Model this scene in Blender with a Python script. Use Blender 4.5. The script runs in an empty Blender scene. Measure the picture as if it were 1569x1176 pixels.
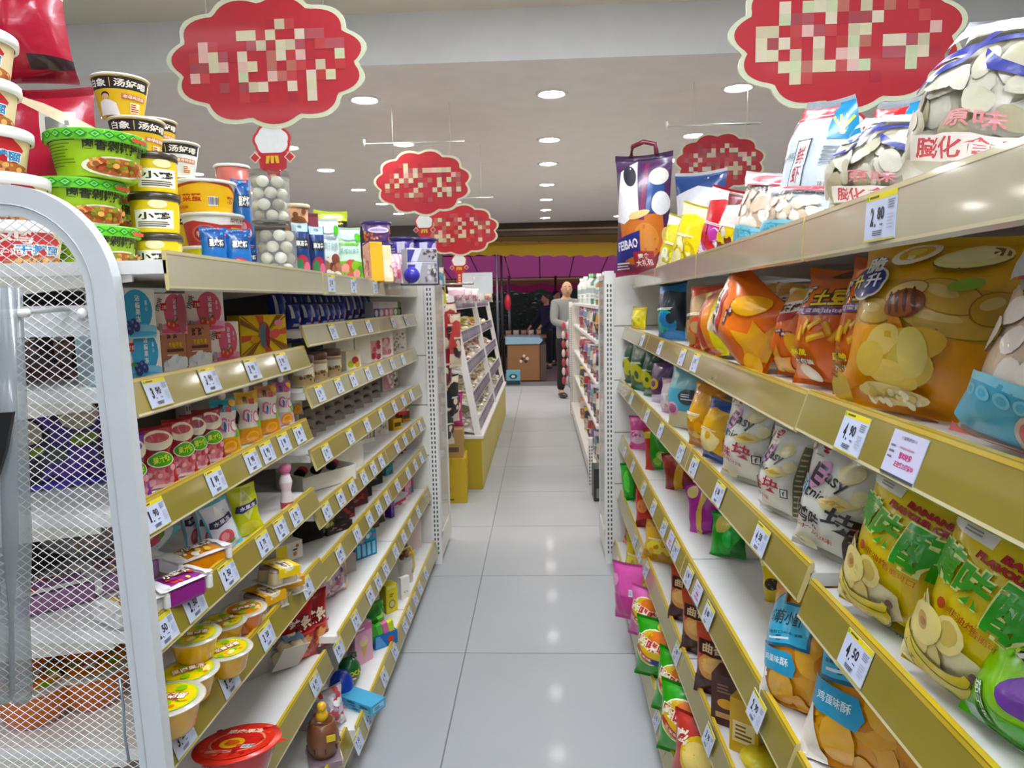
import bpy, bmesh, math, random
import numpy as np
from mathutils import Vector, Matrix, noise, geometry

# ---------------------------------------------------------------- camera, world, light, exposure
PI = math.pi
F, IW, IH, CH = 1085.0, 1569, 1176, 1.46
YAW, PITCH, ROLL = math.radians(2.46828), math.radians(6.7845), math.radians(-1.15)
scene = bpy.context.scene
COL = scene.collection


def cam_rot():
    cy, sy, cp, sp = math.cos(YAW), math.sin(YAW), math.cos(PITCH), math.sin(PITCH)
    fw = Vector((-sy * cp, cy * cp, -sp)); r = Vector((cy, sy, 0)); u = r.cross(fw)
    c, s = math.cos(ROLL), math.sin(ROLL)
    r2 = c * r + s * u; u2 = -s * r + c * u
    return Matrix((r2, u2, -fw)).transposed()


RC = cam_rot()
cam = bpy.data.cameras.new('camera'); cam.sensor_width = 36; cam.lens = F / IW * 36
cam.clip_start = .02
camo = bpy.data.objects.new('camera', cam); COL.objects.link(camo)
camo.matrix_world = Matrix.Translation((0, 0, CH)) @ RC.to_4x4()
scene.camera = camo
scene.view_settings.view_transform = 'Standard'; scene.view_settings.look = 'None'
scene.view_settings.gamma = 1; scene.view_settings.use_curve_mapping = False
scene.view_settings.exposure = 0.58
scene.cycles.use_denoising = True
scene.cycles.max_bounces = 8
scene.cycles.sample_clamp_indirect = 6
world = bpy.data.worlds.new('world'); scene.world = world; world.use_nodes = True
world.node_tree.nodes['Background'].inputs[0].default_value = (.62, .72, .85, 1)
world.node_tree.nodes['Background'].inputs[1].default_value = .85
PANEL_E, DOWN_E = 15.5, 95.0          # strengths of the ceiling panels and of the downlights


def ray(x, y):
    d = RC @ Vector(((x - IW / 2) / F, -(y - IH / 2) / F, -1)); return d.normalized()


def atX(x, y, X): d = ray(x, y); return Vector((0, 0, CH)) + d * (X / d.x)
def atY(x, y, Y): d = ray(x, y); return Vector((0, 0, CH)) + d * (Y / d.y)
def atZ(x, y, Z): d = ray(x, y); return Vector((0, 0, CH)) + d * ((Z - CH) / d.z)


# ---------------------------------------------------------------- colour and materials
def lin(c):
    c = c / 255.0
    return c / 12.92 if c <= .04045 else ((c + .055) / 1.055) ** 2.4


def sat(c, k):
    g = .2 * c[0] + .7 * c[1] + .1 * c[2]; return tuple(max(0.0, g + (v - g) * k) for v in c[:3]) + (1.0,)


def rgb(c):
    if isinstance(c, str):
        c = c.lstrip('#'); c = tuple(int(c[i:i + 2], 16) for i in (0, 2, 4))
    return (lin(c[0]), lin(c[1]), lin(c[2]), 1.0)


SPEC = {  # roughness, metallic, coat, noise scale, noise amount, bump, alpha, transmission
    'film': (.30, 0, .18, 60, .05, .10, 1, 0), 'card': (.5, 0, .12, 40, .04, .02, 1, 0), 'plastic': (.32, 0, .15, 20, .03, 0, 1, 0),
    'powder': (.45, 0, .05, 25, .03, .01, 1, 0), 'rail': (.28, 0, .9, 14, .05, .0, 1, 0), 'clear': (.08, 0, .3, 10, 0, .05, .22, 0),
    'frost': (.25, 0, .3, 12, .02, .03, .55, 0), 'jelly': (.12, 0, .6, 8, .05, .02, 1, .12), 'paint': (.7, 0, 0, 6, .03, .02, 1, 0),
    'tile': (.5, 0, .04, 3, .03, .0, 1, 0), 'cloth': (.9, 0, 0, 90, .10, .25, 1, 0), 'skin': (.55, 0, 0, 30, .06, .05, 1, 0),
    'metal': (.35, .8, 0, 30, .04, 0, 1, 0), 'leaf': (.6, 0, 0, 9, .35, .2, 1, 0), 'food': (.55, 0, .1, 45, .18, .2, 1, 0), 'tarp': (.6, 0, .0, 4, .06, .05, 1, 0),
}
_mats = {}


def mat(name):
    if name in _mats: return _mats[name]
    m = bpy.data.materials.new(name); m.use_nodes = True; nt = m.node_tree; N = nt.nodes; L = nt.links
    b = N['Principled BSDF']; a = N.new('ShaderNodeAttribute'); a.attribute_name = 'Col'
    if name.startswith('glow'):
        e = N.new('ShaderNodeEmission'); e.inputs[1].default_value = float(name.split('_')[1])
        L.new(a.outputs['Color'], e.inputs[0]); L.new(e.outputs[0], N['Material Output'].inputs[0]); _mats[name] = m; return m
    ro, me, co, sc, am, bu, al, tr = SPEC[name]
    b.inputs['Roughness'].default_value = ro; b.inputs['Metallic'].default_value = me
    b.inputs['Coat Weight'].default_value = co; b.inputs['Coat Roughness'].default_value = .08
    b.inputs['Alpha'].default_value = al
    b.inputs['Transmission Weight'].default_value = tr
    tc = N.new('ShaderNodeTexCoord'); no = N.new('ShaderNodeTexNoise'); no.inputs['Scale'].default_value = sc; no.inputs['Detail'].default_value = 3
    L.new(tc.outputs['Object'], no.inputs['Vector'])
    if am:
        mr = N.new('ShaderNodeMapRange'); mr.inputs[1].default_value = .25; mr.inputs[2].default_value = .75
        mr.inputs[3].default_value = 1 - am; mr.inputs[4].default_value = 1 + am
        L.new(no.outputs['Fac'], mr.inputs[0])
        mx = N.new('ShaderNodeMix'); mx.data_type = 'RGBA'; mx.blend_type = 'MULTIPLY'; mx.inputs[0].default_value = 1
        L.new(a.outputs['Color'], mx.inputs[6]); L.new(mr.outputs[0], mx.inputs[7]); L.new(mx.outputs[2], b.inputs['Base Color'])
    else:
        L.new(a.outputs['Color'], b.inputs['Base Color'])
    if name == 'tarp':
        tl = N.new('ShaderNodeBsdfTranslucent'); L.new(a.outputs['Color'], tl.inputs[0]); ms = N.new('ShaderNodeMixShader'); ms.inputs[0].default_value = .5
        L.new(b.outputs[0], ms.inputs[1]); L.new(tl.outputs[0], ms.inputs[2]); L.new(ms.outputs[0], N['Material Output'].inputs[0])
    if bu:
        bp = N.new('ShaderNodeBump'); bp.inputs['Strength'].default_value = bu; bp.inputs['Distance'].default_value = .01
        L.new(no.outputs['Fac'], bp.inputs['Height']); L.new(bp.outputs[0], b.inputs['Normal'])
    _mats[name] = m
    return m


# ---------------------------------------------------------------- mesh builder
class M:
    def __init__(s): s.v = []; s.f = []; s.c = []; s.m = []; s.s = []; s.mats = []

    def mi(s, name):
        if name not in s.mats: s.mats.append(name)
        return s.mats.index(name)

    def add(s, vs, fs, col, m='plastic', smooth=False):
        o = len(s.v); s.v.extend([tuple(p) for p in vs]); k = s.mi(m)
        many = isinstance(col, list)
        z = (lambda q: sat(rgb(q), 1.14)) if m in ('film', 'card', 'jelly') else rgb; cc = None if many else z(col)
        for i, f in enumerate(fs):
            s.f.append([o + j for j in f]); s.c.append(z(col[i]) if many else cc); s.m.append(k); s.s.append(smooth)
        return s

    def box(s, x0, x1, y0, y1, z0, z1, col, m='plastic', bev=0.0):
        if bev <= 0:
            vs = [(x, y, z) for x in (x0, x1) for y in (y0, y1) for z in (z0, z1)]
            return s.add(vs, [(0, 1, 3, 2), (4, 6, 7, 5), (0, 4, 5, 1), (2, 3, 7, 6), (0, 2, 6, 4), (1, 5, 7, 3)], col, m)
        b = bmesh.new(); bmesh.ops.create_cube(b, size=1)
        for v in b.verts: v.co = ((x0 + x1) / 2 + v.co.x * (x1 - x0), (y0 + y1) / 2 + v.co.y * (y1 - y0), (z0 + z1) / 2 + v.co.z * (z1 - z0))
        bmesh.ops.bevel(b, geom=list(b.edges), offset=bev, segments=2, affect='EDGES', profile=.5)
        return s.bm(b, col, m)

    def bm(s, b, col, m='plastic', smooth=False, xf=None):
        b.verts.index_update()
        vs = [(xf @ v.co if xf else v.co) for v in b.verts]
        s.add(vs, [[v.index for v in f.verts] for f in b.faces], col, m, smooth); b.free(); return s

    def prism(s, pts, fn, col, m='plastic', cap=True):
        """outline pts swept between fn(p,0) and fn(p,1)"""
        n = len(pts); vs = [fn(p, 0) for p in pts] + [fn(p, 1) for p in pts]
        s.add(vs, [(i, (i + 1) % n, n + (i + 1) % n, n + i) for i in range(n)], col, m)
        if cap: s.add(vs, [list(range(n))[::-1], list(range(n, 2 * n))], col, m)
        return s

    def lathe(s, prof, col, m='plastic', n=32, smooth=True, cx=0, cy=0, cap=False):
        """prof: (r,z) pairs; col one colour or one per band"""
        vs = [(cx + r * math.cos(2 * PI * k / n), cy + r * math.sin(2 * PI * k / n), z) for r, z in prof for k in range(n)]
        fs = []; cs = []
        for i in range(len(prof) - 1):
            for k in range(n):
                fs.append((i * n + k, i * n + (k + 1) % n, (i + 1) * n + (k + 1) % n, (i + 1) * n + k)); cs.append(col[i] if isinstance(col, list) else col)
        if cap: fs += [list(range(n))[::-1], [(len(prof) - 1) * n + k for k in range(n)]]; cs += [cs[0], cs[-1]]
        return s.add(vs, fs, cs, m, smooth)

    def tube(s, pts, r, col, m='plastic', n=6, smooth=True):
        pts = [Vector(p) for p in pts]; vs = []
        for i, p in enumerate(pts):
            d = (pts[min(i + 1, len(pts) - 1)] - pts[max(i - 1, 0)]).normalized()
            a = Vector((0, 0, 1)) if abs(d.z) < .9 else Vector((1, 0, 0))
            u = d.cross(a).normalized(); w = d.cross(u)
            rr = r[i] if isinstance(r, (list, tuple)) else r
            vs += [p + rr * (math.cos(2 * PI * k / n) * u + math.sin(2 * PI * k / n) * w) for k in range(n)]
        fs = [(i * n + k, i * n + (k + 1) % n, (i + 1) * n + (k + 1) % n, (i + 1) * n + k) for i in range(len(pts) - 1) for k in range(n)]
        fs += [list(range(n))[::-1], list(range(len(vs) - n, len(vs)))]
        return s.add(vs, fs, col, m, smooth)

    def ball(s, c, r, col, m='plastic', n=10, sq=(1, 1, 1)):
        prof = [(math.sin(PI * i / n), -math.cos(PI * i / n)) for i in range(n + 1)]; k = n + 2
        vs = [(c[0] + r * sq[0] * a * math.cos(2 * PI * j / k), c[1] + r * sq[1] * a * math.sin(2 * PI * j / k), c[2] + r * sq[2] * b) for a, b in prof for j in range(k)]
        return s.add(vs, [(i * k + j, i * k + (j + 1) % k, (i + 1) * k + (j + 1) % k, (i + 1) * k + j) for i in range(n) for j in range(k)], col, m, True)

    def grid(s, G, col, m='film', smooth=True, flip=False):
        """G: array (nu+1, nv+1, 3); col colour or fn(i,j)"""
        a, b = G.shape[:2]; vs = G.reshape(-1, 3); fs = []; cs = []
        for i in range(a - 1):
            for j in range(b - 1):
                q = (i * b + j, (i + 1) * b + j, (i + 1) * b + j + 1, i * b + j + 1)
                fs.append(q[::-1] if flip else q); cs.append(col(i, j) if callable(col) else col)
        return s.add(vs.tolist(), fs, cs, m, smooth)

    def print_on(s, G, design, m='film', lift=.0004, step=.00022, smooth=True):
        """lay a flat design (u,v in 0..1) on the grid surface G, each layer a hair above the last"""
        a, b = G.shape[0] - 1, G.shape[1] - 1
        uv, fs, cs, lay = design.cut(a, b)
        if len(uv) == 0: return s
        gu = np.gradient(G, axis=0) if a >= 1 else None; gv = np.gradient(G, axis=1)
        Nn = np.cross(gu, gv); Nn /= np.maximum(np.linalg.norm(Nn, axis=2, keepdims=True), 1e-9)
        x = np.clip(uv[:, 0] * a, 0, a - 1e-6); y = np.clip(uv[:, 1] * b, 0, b - 1e-6)
        i = x.astype(int); j = y.astype(int); fx = (x - i)[:, None]; fy = (y - j)[:, None]
        def bl(A): return (A[i, j] * (1 - fx) + A[i + 1, j] * fx) * (1 - fy) + (A[i, j + 1] * (1 - fx) + A[i + 1, j + 1] * fx) * fy
        P = bl(G) + bl(Nn) * (lift + step * lay)[:, None]
        o = len(s.v); s.v.extend(map(tuple, P.tolist())); k = s.mi(m)
        for f, c in zip(fs, cs): s.f.append([o + q for q in f]); s.c.append(sat(c, 1.14)); s.m.append(k); s.s.append(smooth)
        return s

    def merge(s, o, xf):
        n = len(s.v); s.v.extend([tuple(xf @ Vector(p)) for p in o.v])
        for f, c, k, q in zip(o.f, o.c, o.m, o.s): s.f.append([n + i for i in f]); s.c.append(c); s.m.append(s.mi(o.mats[k])); s.s.append(q)
        return s

    def mesh(s, name):
        me = bpy.data.meshes.new(name); me.from_pydata(s.v, [], s.f)
        for q in s.mats: me.materials.append(mat(q))
        me.polygons.foreach_set('material_index', s.m); me.polygons.foreach_set('use_smooth', s.s)
        ca = me.color_attributes.new('Col', 'FLOAT_COLOR', 'CORNER')
        lens = [len(f) for f in s.f]
        ca.data.foreach_set('color', np.repeat(np.array(s.c, dtype=np.float32), lens, axis=0).ravel())
        me.update(); return me

    def build(s, name, parent=None, loc=None, rot=None):
        o = bpy.data.objects.new(name, s.mesh(name)); COL.objects.link(o)
        if parent: o.parent = parent
        if loc is not None: o.location = loc
        if rot is not None: o.rotation_euler = rot
        return o


def tag(o, label, cat, group=None, kind=None):
    if label: o['label'] = label
    if cat: o['category'] = cat
    if group: o['group'] = group
    if kind: o['kind'] = kind
    return o


def thing(name, label, cat, loc=(0, 0, 0), rot=(0, 0, 0), group=None):
    o = bpy.data.objects.new(name, None); COL.objects.link(o); o.location = loc; o.rotation_euler = rot
    o.empty_display_size = .05
    return tag(o, label, cat, group)


def struct(name, m): return tag(m.build(name), None, None, None, 'structure')


def clone(o, label, loc, rot=None, group=None, scale=None):
    c = o.copy(); COL.objects.link(c); c.location = loc; c['label'] = label
    if rot is not None: c.rotation_euler = rot
    if scale: c.scale = (scale,) * 3 if not isinstance(scale, tuple) else scale
    if group: c['group'] = group
    for ch in o.children:
        d = ch.copy(); COL.objects.link(d); d.parent = c
        for g in ch.children:
            e = g.copy(); COL.objects.link(e); e.parent = d
    return c


# ---------------------------------------------------------------- flat print designs (vector art in u,v 0..1)
_txt = {}


def glyphs(sx, bold):
    k = (sx, bold)
    if k in _txt: return _txt[k]
    c = bpy.data.curves.new('print', 'FONT'); c.body = sx; c.offset = bold; c.resolution_u = 2; c.space_line = .85; c.align_x = 'CENTER'
    o = bpy.data.objects.new('print', c); COL.objects.link(o)
    dg = bpy.context.evaluated_depsgraph_get(); e = o.evaluated_get(dg); me = e.to_mesh()
    P = np.array([(v.co.x, v.co.y) for v in me.vertices]); fs = [list(p.vertices) for p in me.polygons]
    e.to_mesh_clear(); bpy.data.objects.remove(o); bpy.data.curves.remove(c)
    lo, hi = P.min(0), P.max(0); P = (P - (lo + hi) / 2) / np.maximum(hi - lo, 1e-6)
    _txt[k] = (P, fs); return _txt[k]


class D:
    """flat print: shapes in u,v; asp = width / height of the surface, for turning"""
    def __init__(s, asp=1.0): s.asp = asp; s.sh = []; s.cache = {}

    def raw(s, P, fs, col): s.sh.append((np.asarray(P, float), fs, rgb(col))); return s
    def rect(s, u0, v0, u1, v1, col): return s.raw([(u0, v0), (u1, v0), (u1, v1), (u0, v1)], [[0, 1, 2, 3]], col)
    def poly(s, pts, col):
        t = geometry.tessellate_polygon([[Vector((p[0], p[1], 0)) for p in pts]]); return s.raw(pts, [list(q) for q in t], col)

    def turn(s, P, cx, cy, a):
        if not a: return P + np.array([cx, cy])
        a = math.radians(a); x = P[:, 0] * s.asp; y = P[:, 1]
        return np.stack([(x * math.cos(a) - y * math.sin(a)) / s.asp + cx, x * math.sin(a) + y * math.cos(a) + cy], 1)

    def ell(s, cx, cy, rx, ry, col, rot=0, n=20, a0=0, a1=360):
        t = np.radians(np.linspace(a0, a1, n, endpoint=(a1 - a0) < 360)); P = np.stack([rx * np.cos(t), ry * np.sin(t)], 1)
        return s.raw(s.turn(P, cx, cy, rot), [list(range(len(P)))], col)

    def box(s, cx, cy, w, h, col, rot=0): return s.raw(s.turn(np.array([(-w / 2, -h / 2), (w / 2, -h / 2), (w / 2, h / 2), (-w / 2, h / 2)]), cx, cy, rot), [[0, 1, 2, 3]], col)

    def text(s, t, cx, cy, w, h, col, rot=0, bold=.012, edge=None, eb=.05):
        if edge is not None:
            P, fs = glyphs(t, bold + eb); g = 1 + eb * .6
            s.raw(s.turn(P * np.array([w * g, h * (1 + eb * 1.6)]), cx, cy, rot), fs, edge)
        P, fs = glyphs(t, bold)
        return s.raw(s.turn(P * np.array([w, h]), cx, cy, rot), fs, col)

    def vtext(s, t, cx, cy, w, h, col, **k):
        n = len(t)
        for i, ch in enumerate(t): s.text(ch, cx, cy + h * (.5 - (i + .5) / n), w, h / n * .86, col, **k)
        return s

    def lines(s, u0, v0, u1, v1, n, col, seed=0, fill=.5):
        r = random.Random(seed)
        for i in range(n):
            v = v1 - (v1 - v0) * (i + .5) / n; e = u1 - (u1 - u0) * r.random() * .4
            s.rect(u0, v - (v1 - v0) / n * fill / 2, e, v + (v1 - v0) / n * fill / 2, col)
        return s

    def bar(s, u0, v0, u1, v1, seed=0, n=11):
        r = random.Random(seed); s.rect(u0, v0, u1, v1, '#f4f4f4'); x = u0
        for i in range(n):
            w = (u1 - u0) / n * r.uniform(.25, .7); c = u0 + (u1 - u0) * (i + .2) / n
            s.rect(c, v0 + (v1 - v0) * .12, c + w, v1 - (v1 - v0) * .08, '#181818')
        return s

    def blobs(s, u0, v0, u1, v1, n, cols, r, seed=0, sq=1.0):
        q = random.Random(seed)
        for i in range(n):
            a = r * q.uniform(.6, 1.3); s.ell(q.uniform(u0, u1), q.uniform(v0, v1), a / s.asp, a * sq, q.choice(cols), q.uniform(0, 180), 12)
        return s

    def cut(s, a, b):
        if (a, b) in s.cache: return s.cache[(a, b)]
        UV = []; FS = []; CS = []; LY = []; o = 0
        for li, (P, fs, c) in enumerate(s.sh):
            bm = bmesh.new(); vs = [bm.verts.new((p[0], p[1], 0)) for p in P]
            for f in fs:
                try: bm.faces.new([vs[q] for q in f])
                except ValueError: pass
            lo, hi = P.min(0), P.max(0)
            for ax, n in ((0, a), (1, b)):
                for k in range(0, n + 1):
                    x = k / n
                    if lo[ax] - 1e-6 <= x <= hi[ax] + 1e-6 and not (k in (0, n) and lo[ax] >= -1e-6 and hi[ax] <= 1 + 1e-6):
                        nn = (1, 0, 0) if ax == 0 else (0, 1, 0); co = (x, 0, 0) if ax == 0 else (0, x, 0)
                        bmesh.ops.bisect_plane(bm, geom=list(bm.verts) + list(bm.edges) + list(bm.faces), dist=1e-7, plane_co=co, plane_no=nn,
                                               clear_inner=(k == 0), clear_outer=(k == n))
            bm.verts.index_update()
            UV += [(v.co.x, v.co.y) for v in bm.verts]; LY += [li] * len(bm.verts)
            for f in bm.faces:
                f.normal_update(); q = [o + v.index for v in f.verts]
                FS.append(q if f.normal.z >= 0 else q[::-1]); CS.append(c)
            o += len(bm.verts); bm.free()
        s.cache[(a, b)] = (np.array(UV), FS, CS, np.array(LY, float)); return s.cache[(a, b)]


# ---------------------------------------------------------------- the shop itself
def slabs():
    # floor: large grey tiles with thin dark joints, tile 0.83 m
    T = .83; x0 = -.338 - 8 * T; y0 = 2.792 - 8 * T
    m = M(); m.box(-7, 7, -5, 12.6, -.06, -.004, '#6f7274', 'tile')
    for i in range(17):
        for j in range(19):
            xa, ya = x0 + i * T + .0022, y0 + j * T + .0022; xb, yb = xa + T - .0044, min(ya + T - .0044, 12.6)
            if xb < -7 or xa > 7 or ya >= 12.6 or yb < -5: continue
            q = random.Random(i * 31 + j); k = q.randint(-2, 2); c = (168 + k, 171 + k, 173 + k)
            m.box(max(xa, -7), min(xb, 7), max(ya, -5), yb, -.02, 0, c, 'tile')
    struct('floor', m)
    m = M(); m.box(-7, 7, 4.19, 12.9, 2.8, 2.86, '#f2ede6', 'paint'); struct('ceiling', m)
    m = M(); m.box(-7, 7, -5, 4.19, 3.08, 3.14, '#ded6c4', 'paint'); m.box(-7, 7, 4.19, 4.25, 2.86, 3.08, '#eef0f0', 'paint'); struct('ceiling_upper', m)
    m = M(); m.box(-7, 7, 4.185, 4.19, 2.8, 3.08, '#eef0f0', 'paint'); struct('trim_1', m)
    m = M(); m.box(-7.1, -7, -5, 12.9, 0, 3.1, '#dcdad4', 'paint'); struct('wall_left', m)
    m = M(); m.box(7, 7.1, -5, 12.9, 0, 3.1, '#dcdad4', 'paint'); struct('wall_right', m)
    m = M(); m.box(-7, 7, -5.1, -5, 0, 3.1, '#dcdad4', 'paint'); struct('wall_back', m)
    m = M(); m.box(-7, -1.75, 12.7, 12.9, 0, 2.8, '#6a6660', 'paint'); m.box(1.75, 7, 12.7, 12.9, 0, 2.8, '#6a6660', 'paint')
    m.box(-1.75, 1.75, 12.7, 12.9, 2.58, 2.8, '#4a382c', 'paint'); m.box(-1.75, 1.75, 12.66, 12.7, 2.66, 2.69, '#8a7a60', 'paint'); struct('wall_front', m)
    m = M(); m.box(-9, 9, 12.6, 24, -.16, -.1, '#7a6468', 'paint')
    for k in range(40): m.box(-9, 9, 12.9 + k * .28, 12.91 + k * .28, -.1, -.097, '#584a4c', 'paint')
    struct('pavement', m)


slabs()


def lights():
    k = 0
    rows = [(.09, (4.85, 6.2, 7.27, 8.56, 9.82, 10.95, 11.99)), (1.3, (4.85, 6.2, 7.27, 8.56, 9.82, 10.95, 11.99)), (2.6, (4.85, 6.2, 7.27, 8.56, 9.82, 10.95)),
            (-1.15, (4.85, 6.2, 7.27, 8.56, 9.82, 10.95, 11.99)), (-2.15, (4.85, 6.2, 7.27, 8.56, 9.82, 10.95)), (-3.5, (4.85, 6.2, 7.27, 8.56, 9.82))]
    nm = {.09: 'over the aisle', 1.3: 'one row right of the aisle', 2.6: 'beyond the crisps gondola', -1.15: 'over the bulk sweets display', -2.15: 'left of the sweets gondola', -3.5: 'in the far left row'}
    od = ['first', 'second', 'third', 'fourth', 'fifth', 'sixth', 'seventh']
    first = None
    for x, ys in rows:
        for i, y in enumerate(ys):
            lab = 'round ceiling downlight, %s from the bulkhead in the row %s' % (od[i], nm[x])
            if first is None:
                first = thing('ceiling_downlight', lab, 'downlight', (x, y, 2.8), group='round ceiling downlights')
                M().lathe([(.078, -.004), (.09, -.012), (.105, -.008), (.108, 0)], '#f2f0ea', 'powder', 28).build('trim_ring', first)
                M().lathe([(.0005, -.005), (.04, -.005), (.079, -.005)], '#fff8f2', 'glow_%g' % DOWN_E, 28).build('diffuser', first)
            else: clone(first, lab, (x, y, 2.8))
    # bright linear panels in the raised ceiling over the near aisle
    p0 = None
    for i, y in enumerate((-2.6, -.9, .8, 2.5)):
        for j, x in enumerate((-2.2, 0, 2.2)):
            lab = 'linear light panel in the raised ceiling, %s row from the bulkhead, %s' % (od[3 - i], ['mesh panel side', 'over the aisle', 'crisps side'][j])
            if p0 is None:
                p0 = thing('light_panel', lab, 'ceiling light', (x, y, 3.08), group='linear light panels in the raised ceiling')
                M().box(-.62, .62, -.17, .17, -.03, 0, '#f4f4f2', 'powder').build('housing', p0)
                M().box(-.59, .59, -.14, .14, -.034, -.03, '#eef5ff', 'glow_%g' % (PANEL_E * .45)).build('diffuser', p0)
            elif x == 0:
                pm = thing('light_panel', lab, 'ceiling light', (x, y, 3.08), group='linear light panels in the raised ceiling')
                M().box(-.62, .62, -.17, .17, -.03, 0, '#f4f4f2', 'powder').build('housing', pm); M().box(-.59, .59, -.14, .14, -.034, -.03, '#eef5ff', 'glow_%g' % (PANEL_E * 1.7)).build('diffuser', pm)
            else: clone(p0, lab, (x, y, 3.08))


lights()

# ---------------------------------------------------------------- gondola shelving
WHITE = '#ebe9e5'
LZ1 = [1.548, 1.335, 1.120, .910, .690, .395, .140]                   # sweets gondola, bay behind the mesh panel
LZ2 = [1.546, 1.394, 1.210, 1.020, .838, .672, .448, .138]            # its two further bays
RZ = [1.570, 1.307, 1.030, .722, .420, .140]                          # crisps gondola
RZ0 = [1.570, 1.310, 1.008, .715, .420, .140]
LX1 = [(-.612, -.635), (-.70, -.70), (-.705, -.705), (-.70, -.695), (-.695, -.687), (-.688, -.682), (-.64, -.63)]
LX2 = [(-.635, -.66), (-.706, -.682), (-.704, -.684), (-.70, -.669), (-.70, -.656), (-.687, -.653), (-.64, -.640), (-.60, -.612)]
RX0 = [(.345, .398), (.408, .412), (.421, .423), (.41, .41), (.41, .41), (.37, .37)]   # near bay, Y = .24 and 1.1
RXN = [.398, .424, .420, .400, .400, .350]                             # at Y = 1.1
RXF = [.486, .444, .418, .425, .419, .387]                             # at Y = 3.77
LYS = [1.145, 2.055, 2.93, 3.782]
RYS = [.24, 1.10, 1.98, 2.875, 3.782]


def rail_prof(side, steep):
    o = .004 if steep else .022
    return [(-.006, .004), (.002, .004), (o, -.058), (o - .004, -.062), (o - .007, -.060), (-.006, -.004)], o


def add_bay(root, side, y0, y1, zs, xs0, xs1, back, n_up=2):
    """shelves with price rails between y0 and y1; side +1 faces +X"""
    M().box(min(back, back - side * .02), max(back, back - side * .02), y0, y1, .02, 1.50, '#4e4843', 'powder').build('back_panel', root)
    m = M(); e0, e1 = sorted((back, back - side * .42)); m.box(e0, e1, y0 + .004, y1 - .004, 1.512, 1.536 if side > 0 else 1.558, WHITE, 'powder'); m.build('rear_shelf', root)
    for yy in ((y0, y1) if n_up == 2 else (y1,)):
        m = M(); xa, xb = sorted((back, back + side * .03)); yy += .019 if yy == y0 and n_up == 2 else -.019; m.box(xa, xb, yy - .018, yy + .018, .0, 1.508, WHITE, 'powder')
        for k in range(55):
            for d in (-.008, .008): m.box(xb + (0 if side > 0 else -(xb - xa)) - .0004, xb + (0 if side > 0 else -(xb - xa)) + .0004, yy + d - .003, yy + d + .003, .06 + k * .026, .074 + k * .026, '#33302c', 'powder')
        m.build('upright', root)
    for i, z in enumerate(zs):
        xa, xb = xs0[i], xs1[i]; zt = z - .012; th = .022; g = .004
        def P(t, d, zz, xa=xa, xb=xb): return (xa + (xb - xa) * t + side * d, y0 + g + (y1 - y0 - 2 * g) * t, zz)
        if i == len(zs) - 1:
            pl = [(0, z - .062), (0, zt), (None, zt), (None, z - .062)]
            m = M(); vs = [P(t, d, zz) if d is not None else (back, P(t, 0, zz)[1], zz) for t in (0, 1) for d, zz in pl]
            m.add(vs, [(0, 1, 5, 4), (1, 2, 6, 5), (2, 3, 7, 6), (3, 0, 4, 7), (3, 2, 1, 0), (4, 5, 6, 7)], WHITE, 'powder')
            sh = m.build('base_deck', root)
            m = M(); vs = [P(t, d, zz) for t in (0, 1) for d, zz in ((-.03, 0), (-.03, z - .062), (-.05, z - .062), (-.05, 0))]
            m.add(vs, [(0, 1, 5, 4), (1, 2, 6, 5), (2, 3, 7, 6), (3, 0, 4, 7), (3, 2, 1, 0), (4, 5, 6, 7)], '#d8d4cc', 'powder'); m.build('kick_plate', root)
        else:
            m = M(); vs = [P(t, d, zz) if d is not None else (back, P(t, 0, zz)[1], zz) for t in (0, 1) for d, zz in ((0, zt - th), (0, zt), (None, zt), (None, zt - th))]
            m.add(vs, [(0, 1, 5, 4), (1, 2, 6, 5), (2, 3, 7, 6), (3, 0, 4, 7), (3, 2, 1, 0), (4, 5, 6, 7)], WHITE, 'powder')
            for t in (0, 1):   # steel brackets under both shelf ends
                yb = y0 + .006 if t == 0 else y1 - .01
                xf = P(t, -.06, 0)[0]
                m.add([(xf, yb, zt - th), (back, yb, zt - th), (back, yb, zt - th - .05), (xf, yb, zt - th - .012), (xf, yb + .004, zt - th), (back, yb + .004, zt - th), (back, yb + .004, zt - th - .05), (xf, yb + .004, zt - th - .012)],
                      [(0, 1, 2, 3), (7, 6, 5, 4), (0, 3, 7, 4), (3, 2, 6, 7)], '#d9d4ca', 'powder')
            sh = m.build('shelf', root)
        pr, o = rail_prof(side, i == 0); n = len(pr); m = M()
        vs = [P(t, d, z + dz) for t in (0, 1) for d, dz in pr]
        base = '#b9b192' if i == 0 else ('#958a5c' if i < 3 and len(zs) == 8 else '#8e7e2a')  # silvery reflection painted into the greyer base of the toy bays' upper rails
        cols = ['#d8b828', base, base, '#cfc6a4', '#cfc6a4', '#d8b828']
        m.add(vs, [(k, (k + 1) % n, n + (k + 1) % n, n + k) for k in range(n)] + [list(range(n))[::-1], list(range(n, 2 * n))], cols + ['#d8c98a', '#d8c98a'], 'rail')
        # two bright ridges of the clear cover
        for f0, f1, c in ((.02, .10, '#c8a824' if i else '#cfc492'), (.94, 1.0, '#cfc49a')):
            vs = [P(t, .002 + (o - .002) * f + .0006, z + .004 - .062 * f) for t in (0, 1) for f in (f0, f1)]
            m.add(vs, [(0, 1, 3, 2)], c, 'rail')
        m.build('price_rail', sh)


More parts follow.
